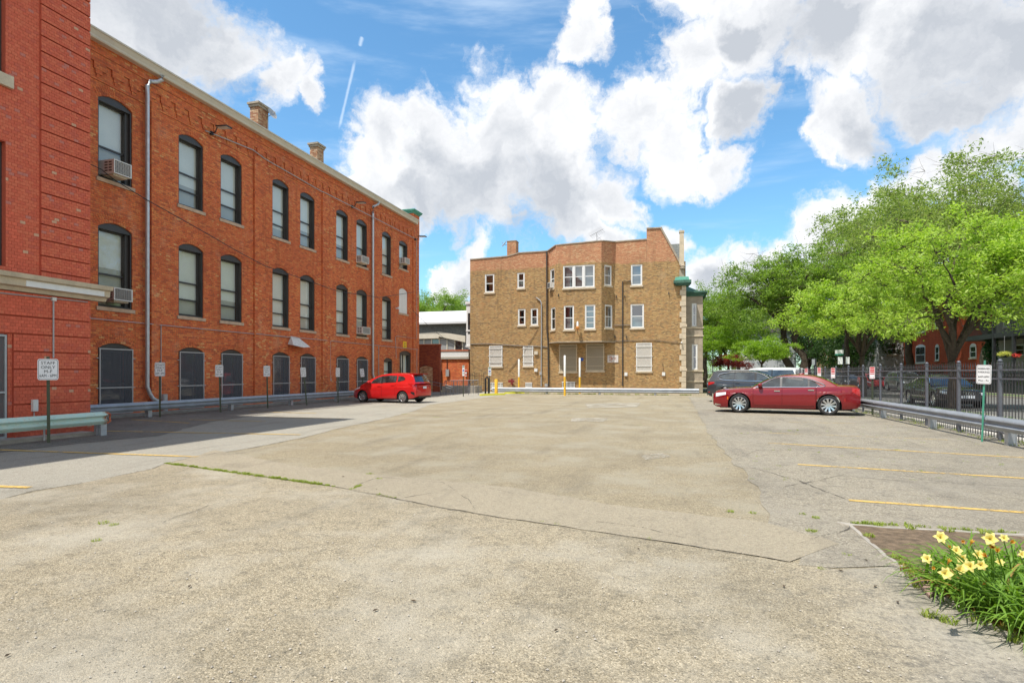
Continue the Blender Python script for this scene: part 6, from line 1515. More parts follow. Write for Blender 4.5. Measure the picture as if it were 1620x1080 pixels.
# street sign on black pole
g = G(1334, 627); t = thing('street_sign', 'green edged street name sign and two blank boards on a black pole by the fence', 'sign', tuple(g))
def sp3(px, py): d = cdir(px, py); k = g.y / d.y; return Vector((d.x * k, g.y, CAMH + d.z * k))
zt = sp3(1335, 545).z; MB().tube([g, (g.x, g.y, zt)], .06, 8).build('pole', 'black_metal', t)
def pan(x0, y0, x1, y1, nm, mt, off=.08):
    a = sp3(x0, y0); b = sp3(x1, y1); return MB().box(a.x, b.x, g.y - off - .02, g.y - off, b.z, a.z).build(nm, mt, t)
pan(1320.3, 553.6, 1333.8, 561.8, 'name_panel', 'sign_white'); pan(1320.3, 559.6, 1333.8, 561.8, 'green_band', 'sign_green', .102); pan(1325, 564.5, 1332.5, 576, 'blank_panel', 'sign_white'); pan(1337.4, 564.5, 1343.3, 575.6, 'blank_panel', 'sign_white')
g = G(1289.5, 632); t = thing('utility_post', 'plain black post with a small pale box behind the iron fence', 'post', tuple(g)); MB().tube([g, (g.x, g.y, sp3(1289, 567).z)], .07, 8).build('post', 'black_metal', t); a = sp3(1284, 568); b = sp3(1288.6, 577); MB().box(a.x, b.x, g.y - .1, g.y - .05, b.z, a.z).build('box', 'sign_back', t)
g = G(1127.7, 617); t = thing('flagpole', 'thin pale pole beyond the tan building beside the red leaved tree', 'pole', tuple(g)); d = cdir(1127.7, 538); MB().tube([g, (g.x, g.y, CAMH + d.z * g.y / d.y)], .05, 7).build('pole', 'rail_zinc', t)
# ------------------------------------------------------------------ cars
def lerpc(pts, x):
    if x <= pts[0][0]: return pts[0][1]
    for (a, p), (b, q) in zip(pts[:-1], pts[1:]):
        if x <= b: 
            t = (x - a) / (b - a); return p + (q - p) * t
    return pts[-1][1]
def smoothcurve(pts, n=6):
    """Catmull-Rom through 2D points"""
    P = [pts[0]] + list(pts) + [pts[-1]]; out = []
    for i in range(1, len(P) - 2):
        p0, p1, p2, p3 = P[i - 1], P[i], P[i + 1], P[i + 2]
        for j in range(n):
            t = j / n; out.append(tuple(.5 * ((2 * p1[k]) + (-p0[k] + p2[k]) * t + (2 * p0[k] - 5 * p1[k] + 4 * p2[k] - p3[k]) * t * t + (-p0[k] + 3 * p1[k] - 3 * p2[k] + p3[k]) * t ** 3) for k in (0, 1)))
    out.append(pts[-1]); return out
def make_car(label, cat, paint_, sp, loc, heading, group=None, name='parked_car'):
    t = thing(name, label, cat, loc, group, rz=heading, local=True)
    L, Wd, H = sp['L'], sp['W'], sp['H']; r, xf, xr = sp['r'], sp['xf'], sp['xr']; ra = r + sp.get('gap', .055)
    belt = smoothcurve(sp['belt'], 5); zbot = sp['bot']; fE, rE = sp.get('fe', .85), sp.get('re', .6); fp, rp = sp.get('fp', .26), sp.get('rp', .13)
    zT = lambda x: lerpc(belt, x)
    def plan(x):
        if x > L / 2 - fE: t_ = (x - (L / 2 - fE)) / fE; return 1 - fp * t_ ** 2.6
        if x < -L / 2 + rE: t_ = (-L / 2 + rE - x) / rE; return 1 - rp * t_ ** 2.6
        return 1
    def hw(x, z):
        zb = lerpc(zbot, x); zt = zT(x); rel = min(1, max(0, (z - zb) / (zt - zb))); v = 1.0
        if rel < .35: v -= .055 * ((.35 - rel) / .35) ** 2
        if rel > .62: v -= .07 * ((rel - .62) / .38) ** 2
        fl = 0
        for xa in (xf, xr):
            d = abs(x - xa)
            if d < ra + .22 and rel < .75: fl = max(fl, .014 * (1 - max(0, d - ra) / .22))
        return Wd / 2 * plan(x) * v + fl - .014
    doors = sp['doors']; xs = set()
    n = 64
    for i in range(n + 1): xs.add(round(-L / 2 + L * i / n, 3))
    for xa in (xf, xr):
        for k in range(-12, 13): xs.add(round(xa + ra * math.sin(math.pi / 2 * k / 12), 3))
        xs.add(round(xa - ra - .002, 3)); xs.add(round(xa + ra + .002, 3))
    for a, b in doors:
        for q in (a - .005, a + .005, b - .005, b + .005): xs.add(round(q, 3))
    xs = sorted(xs); NR = 12
    def zlow(x):
        zb = lerpc(zbot, x)
        for xa in (xf, xr):
            d = abs(x - xa)
            if d <= ra + 1e-4: zb = max(zb, r + math.sqrt(max(0, ra * ra - d * d)))
        return zb
    rows = {}
    for x in xs:
        zb, zt = zlow(x), zT(x) - .012; rows[x] = [(zb + (zt - zb) * (j / NR)) for j in range(NR + 1)]
    def inarch(a, b): return any(xa - ra - 1e-3 <= a and b <= xa + ra + 1e-3 for xa in (xf, xr))
    body = MB(); dparts = {}; gapd = []
    zd0 = sp.get('door_z', .32)
    for sgn in (1, -1):
        for a, b in zip(xs[:-1], xs[1:]):
            za, zb_ = rows[a], rows[b]
            if b - a < .0025: continue
            m = (a + b) / 2
            inseam = any(abs(m - q) < .005 for d in doors for q in d)
            dr = next((i for i, d in enumerate(doors) if d[0] < m < d[1]), None)
            for j in range(NR):
                q = [(a, sgn * hw(a, za[j]), za[j]), (b, sgn * hw(b, zb_[j]), zb_[j]), (b, sgn * hw(b, zb_[j + 1]), zb_[j + 1]), (a, sgn * hw(a, za[j + 1]), za[j + 1])]
                if sgn < 0: q = q[::-1]
                q = q[::-1]
                isdoor = (dr is not None or inseam) and j >= 2
                if isdoor and inseam: continue
                tgt = dparts.setdefault((dr, sgn), MB()) if (isdoor and dr is not None) else body
                tgt.quad(*q)
    # deck: from shoulder edge to the middle
    fr = [1, .93, .8, .6, .3, 0]
    def deckz(x, f): return zT(x) - .012 + .012 * (1 - f ** 6) + sp.get('crown', .05) * (1 - f * f) * (1 if x > sp['cowl'] or x < sp['deck'] else .3)
    for a, b in zip(xs[:-1], xs[1:]):
        if b - a < .0025: continue
        for sgn in (1, -1):
            for f0, f1 in zip(fr[:-1], fr[1:]):
                A, B_ = hw(a, zT(a)), hw(b, zT(b)); q = [(a, sgn * A * f0, deckz(a, f0)), (b, sgn * B_ * f0, deckz(b, f0)), (b, sgn * B_ * f1, deckz(b, f1)), (a, sgn * A * f1, deckz(a, f1))]
                body.quad(*(q if sgn < 0 else q[::-1]))
    # ends
    for x, flip in ((xs[0], False), (xs[-1], True)):
        zz = rows[x]; K = 10
        for j in range(NR):
            for k in range(K):
                y0, y1 = -1 + 2 * k / K, -1 + 2 * (k + 1) / K; s_ = 1 if flip else -1
                bul = lambda y, z: x + s_ * .06 * (1 - y * y) * (1 - ((z - zz[0]) / (zz[-1] - zz[0]) - .35) ** 2 * .8)
                q = [(bul(y, z), y * hw(x, z), z) for y, z in ((y0, zz[j]), (y1, zz[j]), (y1, zz[j + 1]), (y0, zz[j + 1]))]
                body.quad(*(q if flip else q[::-1]))
        zt_ = zz[-1]; K = 10
        for k in range(K):
            y0, y1 = -1 + 2 * k / K, -1 + 2 * (k + 1) / K; s_ = 1 if flip else -1
            f = lambda y: (x + s_ * .06 * (1 - y * y) * (1 - .65 ** 2 * .8), y * hw(x, zt_), zt_); g_ = lambda y: (x, y * hw(x, zT(x)), deckz(x, abs(y)))
            body.quad(f(y0), f(y1), g_(y1), g_(y0))
    bo = body.build('body', paint_, t, smooth=35)
    for (dr, sgn), mbd in dparts.items():
        d = mbd.build('door', paint_, t, smooth=35)
        a, b = doors[dr]; xh = a + .17; zh = zT(xh) - sp.get('handle', .12); y = sgn * (hw(xh, zh) + .012)
        k = MB(); k.box(xh - .10, xh + .10, y - .012, y + .012, zh - .016, zh + .016); k.build('handle', sp.get('hmat', paint_), d)
    # inner dark shell, arches and floor
    k = MB()
    for sgn in (1, -1):
        for xa in (xf, xr):
            pts = [(xa + ra * math.cos(math.pi * i / 14), r + ra * math.sin(math.pi * i / 14)) for i in range(15)]
            pts = [(pts[0][0], .18)] + pts + [(pts[-1][0], .18)]
            for (a, za), (b, zb_) in zip(pts[:-1], pts[1:]):
                yo = hw(min(L/2, max(-L/2, a)), r + .1) - .02; k.quad((a, sgn * yo, za), (b, sgn * yo, zb_), (b, sgn * (Wd / 2 - .34), zb_), (a, sgn * (Wd / 2 - .34), za))
    k.box(-L / 2 + .25, L / 2 - .25, -Wd / 2 + .3, Wd / 2 - .3, .17, .42)
    for sgn in (1, -1):
        a0 = doors[0][0] - .02; b0 = doors[-1][1] + .02
        y = sgn * (Wd / 2 - .16); k.box(min(a0, doors[0][0], doors[-1][0]) , max(b0, doors[0][1]), min(y - .02, y + .02), max(y - .02, y + .02), .30, zT(0) - .06)
    k.build('underbody', 'under_black', t)
    # greenhouse
    prof = smoothcurve(sp['green'], 5); zbm = zT(0)
    wb, wr = Wd / 2 * sp.get('wb', .915), Wd / 2 * sp.get('wr', .70)
    def gw(z): return wb + (wr - wb) * ((z - zbm) / (H - zbm)) - .05 * max(0, ((z - zbm) / (H - zbm))) ** 6
    def strip_pt(i, f, off=0.0):
        x, z = prof[i]; c = sp.get('rcrown', .045) * (1 - f * f) * min(1, max(0, (z - zbm) / (H - zbm)) + .25); bow = sp.get('bow', .14) * (1 - f * f)
        fx = max(0, min(1, (x - sp['roof'][1]) / max(.05, prof[0][0] - sp['roof'][1]))); rx = max(0, min(1, (sp['roof'][0] - x) / max(.05, sp['roof'][0] - prof[-1][0])))
        a, b = prof[max(0, i - 1)], prof[min(len(prof) - 1, i + 1)]; nx, nz = (a[1] - b[1]), -(a[0] - b[0]); l = math.hypot(nx, nz) or 1; nx, nz = -nx / l, -nz / l
        if nz < 0: nx, nz = -nx, -nz
        return (x + bow * fx - bow * .8 * rx + nx * off, gw(z) * f * (1.0), z + c * (1 if fx < .98 else 1) + nz * off)
    F_ = [-1, -.965, -.88, -.6, -.3, 0, .3, .6, .88, .965, 1]; gm_ = MB()
    for i in range(len(prof) - 1):
        for a, b in zip(F_[:-1], F_[1:]):
            ca, cb = (-.02 if abs(a) == 1 else 0), (-.02 if abs(b) == 1 else 0)
            P = [strip_pt(i, a), strip_pt(i, b), strip_pt(i + 1, b), strip_pt(i + 1, a)]
            P = [(p[0], p[1], p[2] + (ca if j in (0, 3) else cb)) for j, p in enumerate(P)]; gm_.quad(*P[::-1])
        for sgn in (1, -1):
            A, B_ = strip_pt(i, sgn), strip_pt(i + 1, sgn); A = (A[0], A[1], A[2] - .02); B_ = (B_[0], B_[1], B_[2] - .02)
            a0 = (A[0], sgn * gw(min(A[2], zT(A[0]) - .02)), min(A[2], zT(A[0]) - .02)); b0 = (B_[0], sgn * gw(min(B_[2], zT(B_[0]) - .02)), min(B_[2], zT(B_[0]) - .02))
            for j in range(4):
                l_ = lambda P, Q_, s_: tuple(P[k] + (Q_[k] - P[k]) * s_ for k in range(3)); q = [l_(A, a0, j / 4), l_(B_, b0, j / 4), l_(B_, b0, (j + 1) / 4), l_(A, a0, (j + 1) / 4)]; gm_.quad(*(q if sgn > 0 else q[::-1]))
    cab_ = gm_.build('cabin', sp.get('cabmat', paint_), t, smooth=40)
    def screen_glass(x0, x1, nm, up=True):
        k = MB(); idx = [i for i, (x, z) in enumerate(prof) if min(x0, x1) - 1e-6 <= x <= max(x0, x1) + 1e-6]; Fg = [-.9, -.6, -.3, 0, .3, .6, .9]
        for i, j in zip(idx[:-1], idx[1:]):
            for a, b in zip(Fg[:-1], Fg[1:]): k.quad(strip_pt(i, a, .006), strip_pt(i, b, .006), strip_pt(j, b, .006), strip_pt(j, a, .006))
        k.build(nm, 'car_glass', t, smooth='full')
    screen_glass(sp['ws'][0], sp['ws'][1], 'windscreen'); screen_glass(sp['rw'][0], sp['rw'][1], 'rear_window')
    for sgn in (1, -1):
        bk = sp.get('pillar')
        if bk: k = MB(); k.prism([(x, sgn * (gw(z) + .001), z) for x, z in bk], (0, sgn * .004, 0)); k.build('window_pillar', 'black_trim', t, fixn=True)
        for w in sp['wins']:
            w = [(x, min(z, H - .07)) for x, z in w]
            k = MB(); k.prism([(x, sgn * (gw(z) + .004), z) for x, z in w], (0, sgn * .004, 0)); o = k.build('side_window', 'car_glass', t, fixn=True)
        tr_ = sp.get('trim')
        if tr_: k = MB(); k.tube([(x, sgn * (gw(z) + .010), z) for x, z in smoothcurve(tr_ + [tr_[0]], 4)], .017, 5, False); k.build('window_trim', sp.get('trimmat', 'chrome'), t)
        if sp.get('lowtrim'): k = MB(); k.tube([(x, sgn * (hw(x, z) + .006), z) for x, z in sp['lowtrim']], .008, 5); k.build('sill_trim', sp.get('lowtrimmat', paint_), t)
        mx, mz = sp['mirror']; y = sgn * (gw(mz) + .13); k = MB(); k.sphere((mx, y, mz + .02), .11, 12, (.75, 1.05, .72)); m_ = k.build('mirror', paint_, t, smooth='full'); k = MB(); k.bar((mx + .02, sgn * (gw(mz) - .03), mz - .05), (mx, y - sgn * .05, mz - .02), .05, .06); k.build('stalk', 'black_trim', m_)
    # wheels
    for xa in (xf, xr):
        for sgn in (1, -1):
            yo = sgn * (Wd / 2 - .015); yi = yo - sgn * .22; ri = r * sp.get('rimf', .70)
            tp = [(ri, -.0), (ri + .01, .008), (r - .04, .012), (r - .008, -.015), (r, -.05), (r, -.17), (r - .01, -.205), (ri, -.22)]
            k = MB(); k.lathe([(a, b * sgn) for a, b in tp], (xa, yo, r), 'y', 32); wh = k.build('wheel', 'tyre', t, smooth=30)
            k = MB(); k.lathe([(ri + .004, -.004 * sgn), (ri - .012, 0.002 * sgn), (ri - .022, -.012 * sgn), (ri - .03, -.14 * sgn)], (xa, yo, r), 'y', 32)
            N = sp['spokes']; sw_ = sp.get('spw', .030)
            for s_ in range(N):
                th = 2 * math.pi * s_ / N + .15; c_, s2 = math.cos(th), math.sin(th); tx, tz = -s2, c_
                for (ra_, rb_, wa, wb_, ya, yb_) in ((.045, ri - .02, sw_ * .8, sw_ * 1.15, -.028, -.010),):
                    P = [(xa + c_ * q + tx * w_, yo + sgn * yy, r + s2 * q + tz * w_) for q, w_, yy in ((ra_, -wa, ya), (rb_, -wb_, yb_), (rb_, wb_, yb_), (ra_, wa, ya))]
                    k.prism(P, (0, -sgn * .025, 0))
            k.disc((xa, yo - sgn * .045, r), .062, (0, sgn, 0), .03, 18); k.build('rim', 'rim_silver', wh, smooth=30)
            MB().disc((xa, yo - sgn * .16, r), ri - .02, (0, sgn, 0), .01, 24).build('brake_disc', 'under_black', wh)
    # lamps and panels: patches riding on the skin
    def side_patch(nm, x0, x1, zf0, zf1, mat, off=.006):
        for sgn in (1, -1):
            k = MB(); N1, N2 = 8, 3
            for i in range(N1):
                for j in range(N2):
                    q = []
                    for (a, b) in ((i, j), (i + 1, j), (i + 1, j + 1), (i, j + 1)):
                        x = x0 + (x1 - x0) * a / N1; z0, z1 = zf0(a / N1), zf1(a / N1); z = z0 + (z1 - z0) * b / N2; q.append((x, sgn * (hw(x, z) + off), z))
                    k.quad(*(q if sgn < 0 else q[::-1]))
            k.build(nm, mat, t, smooth='full')
    def end_patch(nm, end, y0, y1, z0, z1, mat, off=.008, both=True):
        x = xs[-1] if end > 0 else xs[0]; zz = rows[x]
        for sgn in ((1, -1) if both else (1,)):
            k = MB(); N1 = 8
            for i in range(N1):
                q = []
                for yy, z in ((y0 + (y1 - y0) * i / N1, z0), (y0 + (y1 - y0) * (i + 1) / N1, z0), (y0 + (y1 - y0) * (i + 1) / N1, z1), (y0 + (y1 - y0) * i / N1, z1)):
                    rel = ((z - zz[0]) / (zz[-1] - zz[0]) - .35); q.append((x + end * (.06 * (1 - yy * yy) * (1 - rel ** 2 * .8) + off), sgn * yy * hw(x, z), z))
                k.quad(*(q if sgn * end > 0 else q[::-1]))
            k.build(nm, mat, t, smooth='full')
    for a in sp.get('side', []): side_patch(*a)
    for a in sp.get('ends', []): end_patch(*a[:7], **a[7])
    if sp.get('extra'): sp['extra'](t, hw, zT, xs, gw)
    return t
C0 = lambda v: (lambda s_: v)
LN = lambda a, b: (lambda s_: a + (b - a) * s_)
# --- maroon luxury sedan
def sedan_extra(t, hw, zT, xs, gw):
    x = xs[-1] + .065; k = MB()
    for i in range(7): z = .40 + i * .045; k.bar((x + .0, -.36, z), (x + .0, .36, z), .01, .012)
    for a, b in (((x, -.40, .36), (x, .40, .36)), ((x, -.40, .70), (x, .40, .70)), ((x, -.40, .36), (x, -.40, .70)), ((x, .40, .36), (x, .40, .70))): k.bar(a, b, .03, .03)
    k.build('grille', 'chrome', t)
    k = MB(); k.sphere((-.62, 0, 1.50), .07, 8, (1.5, .5, .55)); k.build('roof_aerial', 'paint_maroon', t)
SED = dict(L=5.05, W=1.90, H=1.46, r=.362, xf=1.53, xr=-1.52, belt=[(-2.525, .90), (-2.42, 1.035), (-2.0, 1.065), (-1.3, 1.04), (0, .985), (.9, .96), (1.5, .945), (2.1, .885), (2.42, .80), (2.525, .68)],
           bot=[(-2.525, .36), (-2.40, .25), (-1.9, .22), (1.9, .20), (2.35, .20), (2.525, .28)], doors=[(-1.12, .02), (.02, 1.03)], cowl=1.05, deck=-1.75, door_z=.3,
           green=[(1.10, .95), (.62, 1.22), (.25, 1.375), (-.15, 1.445), (-.65, 1.455), (-1.10, 1.40), (-1.45, 1.27), (-1.80, 1.06)], roof=(-.95, .2), ws=(1.08, .30), rw=(-1.08, -1.74), wb=.90, wr=.66, bow=.16,
           wins=[[(.86, 1.005), (.10, 1.015), (.10, 1.345), (.30, 1.325), (.62, 1.16)], [(.02, 1.015), (-.84, 1.04), (-.84, 1.315), (-.6, 1.355), (.02, 1.365)], [(-.90, 1.045), (-1.27, 1.055), (-1.08, 1.20), (-.90, 1.29)]],
           pillar=[(.12, 1.0), (-.95, 1.03), (-.95, 1.24), (-.84, 1.30), (0.0, 1.375), (.12, 1.35)], trim=[(.95, .99), (0, 1.005), (-1.36, 1.045), (-1.12, 1.225), (-.75, 1.345), (-.2, 1.385), (.25, 1.36), (.55, 1.22)],
           mirror=(.78, 1.06), spokes=10, rimf=.72, hmat='chrome', handle=.115, lowtrim=[(-1.05, .36), (0, .345), (1.0, .335)],
           side=[('headlight', 2.42, 2.02, LN(.60, .70), LN(.755, .80), 'lamp_clear'), ('taillight', -2.50, -2.26, LN(.70, .86), LN(.97, 1.0), 'lamp_red'), ('side_marker', 1.97, 1.93, LN(.50, .52), LN(.62, .62), 'lamp_amber'), ('side_reflector', -2.02, -2.05, LN(.5, .5), LN(.62, .6), 'lamp_red'), ('fog_lamp_trim', 2.46, 2.22, LN(.27, .28), LN(.34, .30), 'chrome')],
           ends=[('headlight', 1, .58, .99, .60, .72, 'lamp_clear', {}), ('taillight', -1, .68, .99, .66, .88, 'lamp_red', {}), ('licence_plate', -1, -.16, .16, .60, .72, 'plate_white', dict(both=False, off=.012))], extra=sedan_extra)
a, b = G(1168, 653), G(1313, 657.4)
ctr = (a + b) / 2; d = (a - b).normalized(); hd = math.atan2(d.y, d.x); nrm = Vector((-d.y, d.x, 0)); 
if nrm.y < 0: nrm = -nrm
ctr = ctr + nrm * .93
make_car('glossy maroon four door sedan with ten spoke wheels parked by the right hand guardrail', 'car', 'paint_maroon', SED, (ctr.x, ctr.y, .012), hd)
# --- bright red hatchback
def hatch_extra(t, hw, zT, xs, gw):
    x = xs[0] - .07; MB().box(x - .01, x + .005, -.16, .16, .74, .86).build('licence_plate', 'plate_white', t)
    k = MB(); k.box(-1.98, -1.50, -.52, .52, 1.49, 1.515); k.build('roof_spoiler', 'paint_red', t)
    k = MB(); k.box(x - .02, x + .06, -.55, .55, .27, .36); k.build('lower_trim', 'black_trim', t)
HAT = dict(L=4.06, W=1.70, H=1.52, r=.300, xf=1.25, xr=-1.28, belt=[(-2.03, .80), (-1.93, .96), (-1.6, 1.035), (-.8, 1.01), (0, .965), (.8, .925), (1.15, .90), (1.6, .80), (1.9, .67), (2.03, .52)],
           bot=[(-2.03, .33), (-1.9, .26), (-1.6, .22), (1.6, .20), (1.9, .20), (2.03, .27)], doors=[(-.83, .02), (.02, 1.02)], cowl=1.25, deck=-2.2, fe=.8, fp=.30, re=.5, rp=.12, rimf=.68, crown=.06,
           green=[(1.42, .86), (.95, 1.12), (.42, 1.36), (-.05, 1.475), (-.7, 1.515), (-1.4, 1.49), (-1.72, 1.43), (-1.86, 1.22), (-1.97, .99)], roof=(-1.35, .2), ws=(1.40, .42), rw=(-1.73, -1.955), wb=.905, wr=.70, bow=.15,
           wins=[[(.76, .995), (.10, 1.02), (.10, 1.37), (.30, 1.335), (.62, 1.17)], [(.0, 1.03), (-.82, 1.075), (-.82, 1.40), (-.4, 1.415), (.0, 1.385)], [(-.92, 1.085), (-1.28, 1.18), (-1.36, 1.27), (-1.22, 1.36), (-.92, 1.395)], [(1.12, .965), (.84, .985), (.84, 1.07), (.98, 1.03)]],
           pillar=[(.12, 1.0), (-.02, 1.01), (-.02, 1.39), (.12, 1.37)], mirror=(.80, 1.04), spokes=9, spw=.036, handle=.10, lowtrim=[(-.9, .33), (1.0, .31)],
           side=[('headlight', 1.94, 1.42, LN(.58, .74), LN(.68, .80), 'lamp_clear'), ('taillight', -1.93, -1.60, LN(.80, .98), LN(1.00, 1.02), 'lamp_red'), ('rear_vent', -1.97, -1.78, LN(.40, .52), LN(.56, .60), 'black_trim')],
           ends=[('taillight', -1, .74, .99, .72, .90, 'lamp_red', {})], extra=hatch_extra)
g1, g2 = G(566.5, 637), G(640.5, 637)
ctr = G(604, 637); hd = math.pi + math.radians(-8) ; d = Vector((math.cos(hd), math.sin(hd), 0)); nrm = Vector((d.y, -d.x, 0))
if nrm.y < 0: nrm = -nrm
ctr = ctr + nrm * .83
make_car('bright red small hatchback parked nose in at the red brick building', 'car', 'paint_red', HAT, (ctr.x, ctr.y, .012), hd)
# --- charcoal suv behind the maroon sedan
def suv_extra(t, hw, zT, xs, gw):
    x = xs[0] - .07; MB().box(x - .008, x + .005, -.17, .17, .85, .98).build('licence_plate', 'plate_white', t)
    k = MB(); k.box(-2.36, -2.0, -.6, .6, 1.60, 1.625); k.build('roof_spoiler', t and 'paint_charcoal', t)
    k = MB()
    for s_ in (1, -1): k.tube([(-1.9, s_ * .64, 1.665), (-1.2, s_ * .66, 1.70), (.1, s_ * .66, 1.70), (.6, s_ * .64, 1.64)], .018, 6)
    k.build('roof_rail', 'chrome', t)
    k = MB()
    for s_ in (1, -1): k.box(x - .02, x + .05, s_ * .45 - .12, s_ * .45 + .12, .31, .40)
    k.build('exhaust_trim', 'chrome', t)
SUV = dict(L=4.74, W=1.90, H=1.68, r=.370, xf=1.42, xr=-1.45, belt=[(-2.37, .92), (-2.25, 1.10), (-1.9, 1.16), (-1.0, 1.12), (0, 1.09), (1.0, 1.065), (1.5, 1.02), (2.0, .94), (2.28, .82), (2.37, .66)],
           bot=[(-2.37, .42), (-2.2, .30), (-1.8, .27), (1.8, .25), (2.2, .25), (2.37, .33)], doors=[(-1.0, .02), (.02, 1.02)], cowl=1.1, deck=-2.5, fe=.75, fp=.24, re=.5, rp=.13,
           green=[(1.18, 1.04), (.72, 1.30), (.32, 1.52), (-.1, 1.635), (-.8, 1.68), (-1.6, 1.65), (-1.98, 1.59), (-2.12, 1.36), (-2.27, 1.10)], roof=(-1.6, .2), ws=(1.16, .36), rw=(-2.0, -2.25), wb=.90, wr=.68, bow=.15,
           wins=[[(.86, 1.13), (.10, 1.15), (.10, 1.53), (.34, 1.46), (.64, 1.29)], [(.0, 1.15), (-.92, 1.18), (-.92, 1.57), (-.4, 1.58), (.0, 1.55)], [(-1.0, 1.185), (-1.5, 1.22), (-1.72, 1.33), (-1.6, 1.46), (-1.0, 1.565)]],
           pillar=[(.12, 1.13), (-.02, 1.14), (-.02, 1.57), (.12, 1.54)], trim=[(.95, 1.11), (0, 1.13), (-1.5, 1.18), (-1.80, 1.32), (-1.66, 1.50), (-1.0, 1.60), (-.2, 1.60), (.35, 1.49)], mirror=(.78, 1.18), spokes=10, rimf=.70, handle=.11,
           side=[('taillight', -2.30, -1.98, LN(.88, 1.0), LN(1.06, 1.07), 'lamp_red'), ('headlight', 2.25, 1.85, LN(.74, .82), LN(.86, .90), 'lamp_clear'), ('side_reflector', -2.3, -2.2, LN(.50, .50), LN(.54, .54), 'lamp_red')],
           ends=[('taillight', -1, .6, .99, .88, 1.02, 'lamp_red', {}), ('lower_trim', -1, -.9, .9, .40, .52, 'black_trim', dict(both=False))], extra=suv_extra)
rc = G(1118, 635.5); hd2 = math.radians(-10.5); d = Vector((math.cos(hd2), math.sin(hd2), 0)); nrm = Vector((-d.y, d.x, 0)); ctr = rc + d * (2.37) + nrm * .93
make_car('charcoal estate SUV with chrome window line partly hidden behind the maroon sedan', 'car', 'paint_charcoal', SUV, (ctr.x, ctr.y, .012), hd2)
# --- white van-like suv further back
VAN = dict(SUV); VAN.update(L=5.2, W=1.98, H=1.88, xf=1.6, xr=-1.6, belt=[(-2.6, 1.05), (-2.5, 1.2), (-1.0, 1.21), (0, 1.2), (1.0, 1.18), (1.6, 1.12), (2.2, 1.05), (2.5, .95), (2.6, .75)], bot=[(-2.6, .42), (2.6, .36)],
           green=[(1.35, 1.15), (1.0, 1.45), (.65, 1.75), (.2, 1.86), (-.8, 1.88), (-2.1, 1.85), (-2.38, 1.78), (-2.46, 1.5), (-2.52, 1.2)], roof=(-2.0, .4), ws=(1.32, .7), rw=(-2.4, -2.5), wb=.92, wr=.78, cabmat='paint_white',
           wins=[[(1.0, 1.26), (.3, 1.28), (.3, 1.72), (.6, 1.64)], [(.22, 1.28), (-.7, 1.28), (-.7, 1.74), (.22, 1.74)], [(-.76, 1.28), (-1.9, 1.28), (-2.05, 1.36), (-1.9, 1.74), (-.76, 1.74)]], pillar=[(.32, 1.26), (-.74 - .04, 1.26), (-.74 - .04, 1.76), (.32, 1.74)], trim=None, mirror=(.95, 1.28), extra=None,
           side=[('taillight', -2.55, -2.35, LN(1.0, 1.0), LN(1.18, 1.18), 'lamp_red')], ends=[('taillight', -1, .8, .99, .9, 1.1, 'lamp_red', {})])
# tail of the roof at right: points left, nearer the wall
ct = onY(1202, 590, 1)  # direction only
dd = cdir(1203, 590); ctr = Vector((dd.x, dd.y, 0)) * 37.0
make_car('white van whose roof shows above the charcoal SUV', 'van', 'paint_white', VAN, (ctr.x, ctr.y, .0), math.radians(180 - 12), name='parked_van')
# --- street cars
def rings(t, hw, zT, xs, gw):
    x = xs[-1] + .085; k = MB(); k.prism([(x - .03, -.42, .34), (x - .03, .42, .34), (x - .06, .50, .60), (x - .10, .42, .74), (x - .10, -.42, .74), (x - .06, -.50, .60)], (.03, 0, 0)); k.build('grille', 'black_trim', t, fixn=True)
    k = MB()
    for i in range(4): c = (x + .005, -.135 + i * .09, .64); k.tube([(c[0], c[1] + .06 * math.cos(q), c[2] + .06 * math.sin(q)) for q in [2 * math.pi * j / 14 for j in range(15)]], .007, 4, False)
    k.build('ring_emblem', 'chrome', t)
    MB().box(x - .0, x + .012, -.26, .26, .44, .56).build('licence_plate', 'plate_white', t)
BLK = dict(SED); BLK.update(L=4.9, xf=1.45, xr=-1.47, W=1.88, H=1.44, r=.34, belt=[(-2.45, .85), (-2.35, .99), (-1.9, 1.02), (-1.3, 1.0), (0, .955), (.9, .93), (1.5, .90), (2.0, .83), (2.35, .74), (2.45, .62)], extra=rings,
           bot=[(-2.45, .34), (-2.3, .24), (2.2, .2), (2.45, .28)], side=[('headlight', 2.38, 1.98, LN(.60, .68), LN(.72, .78), 'lamp_clear'), ('taillight', -2.42, -2.1, LN(.75, .85), LN(.92, .95), 'lamp_red')], ends=[('headlight', 1, .56, .99, .58, .70, 'lamp_clear', {}), ('taillight', -1, .6, .99, .66, .82, 'lamp_red', {})])
g = G(1484, 643.3); g2 = G(1441, 638)
yc = (g.y + g2.y) / 2; XS = 11.15 + .2
make_car('black sedan parked at the near kerb behind the iron fence, nose towards us', 'car', 'paint_black', BLK, (XS + .94 + .1, yc, 0), -math.pi / 2)
def street(px, X, spec, paint_, label, hd):
    y = onX(px, 600, X)[0]; return make_car(label, 'car', paint_, spec, (X, y, 0), hd, 'cars parked along the far kerb')
S2 = dict(SUV); S2.update(extra=None)
street(1432, 18.9, S2, 'paint_grey', 'dark grey SUV at the far kerb seen between fence posts, left of the orange house', -math.pi / 2)
B2 = dict(HAT); B2.update(extra=None)
street(1379, 18.9, B2, 'paint_street_red', 'red car at the far kerb seen through the fence right of the nearest slim trunk', -math.pi / 2)
B3 = dict(BLK); B3.update(extra=None)
street(1340, 18.9, B3, 'paint_charcoal', 'dark car at the far kerb seen through the fence above the maroon sedan boot', -math.pi / 2)
street(1322, 18.9, S2, 'paint_grey', 'farthest grey car at the far kerb behind the fence', -math.pi / 2)

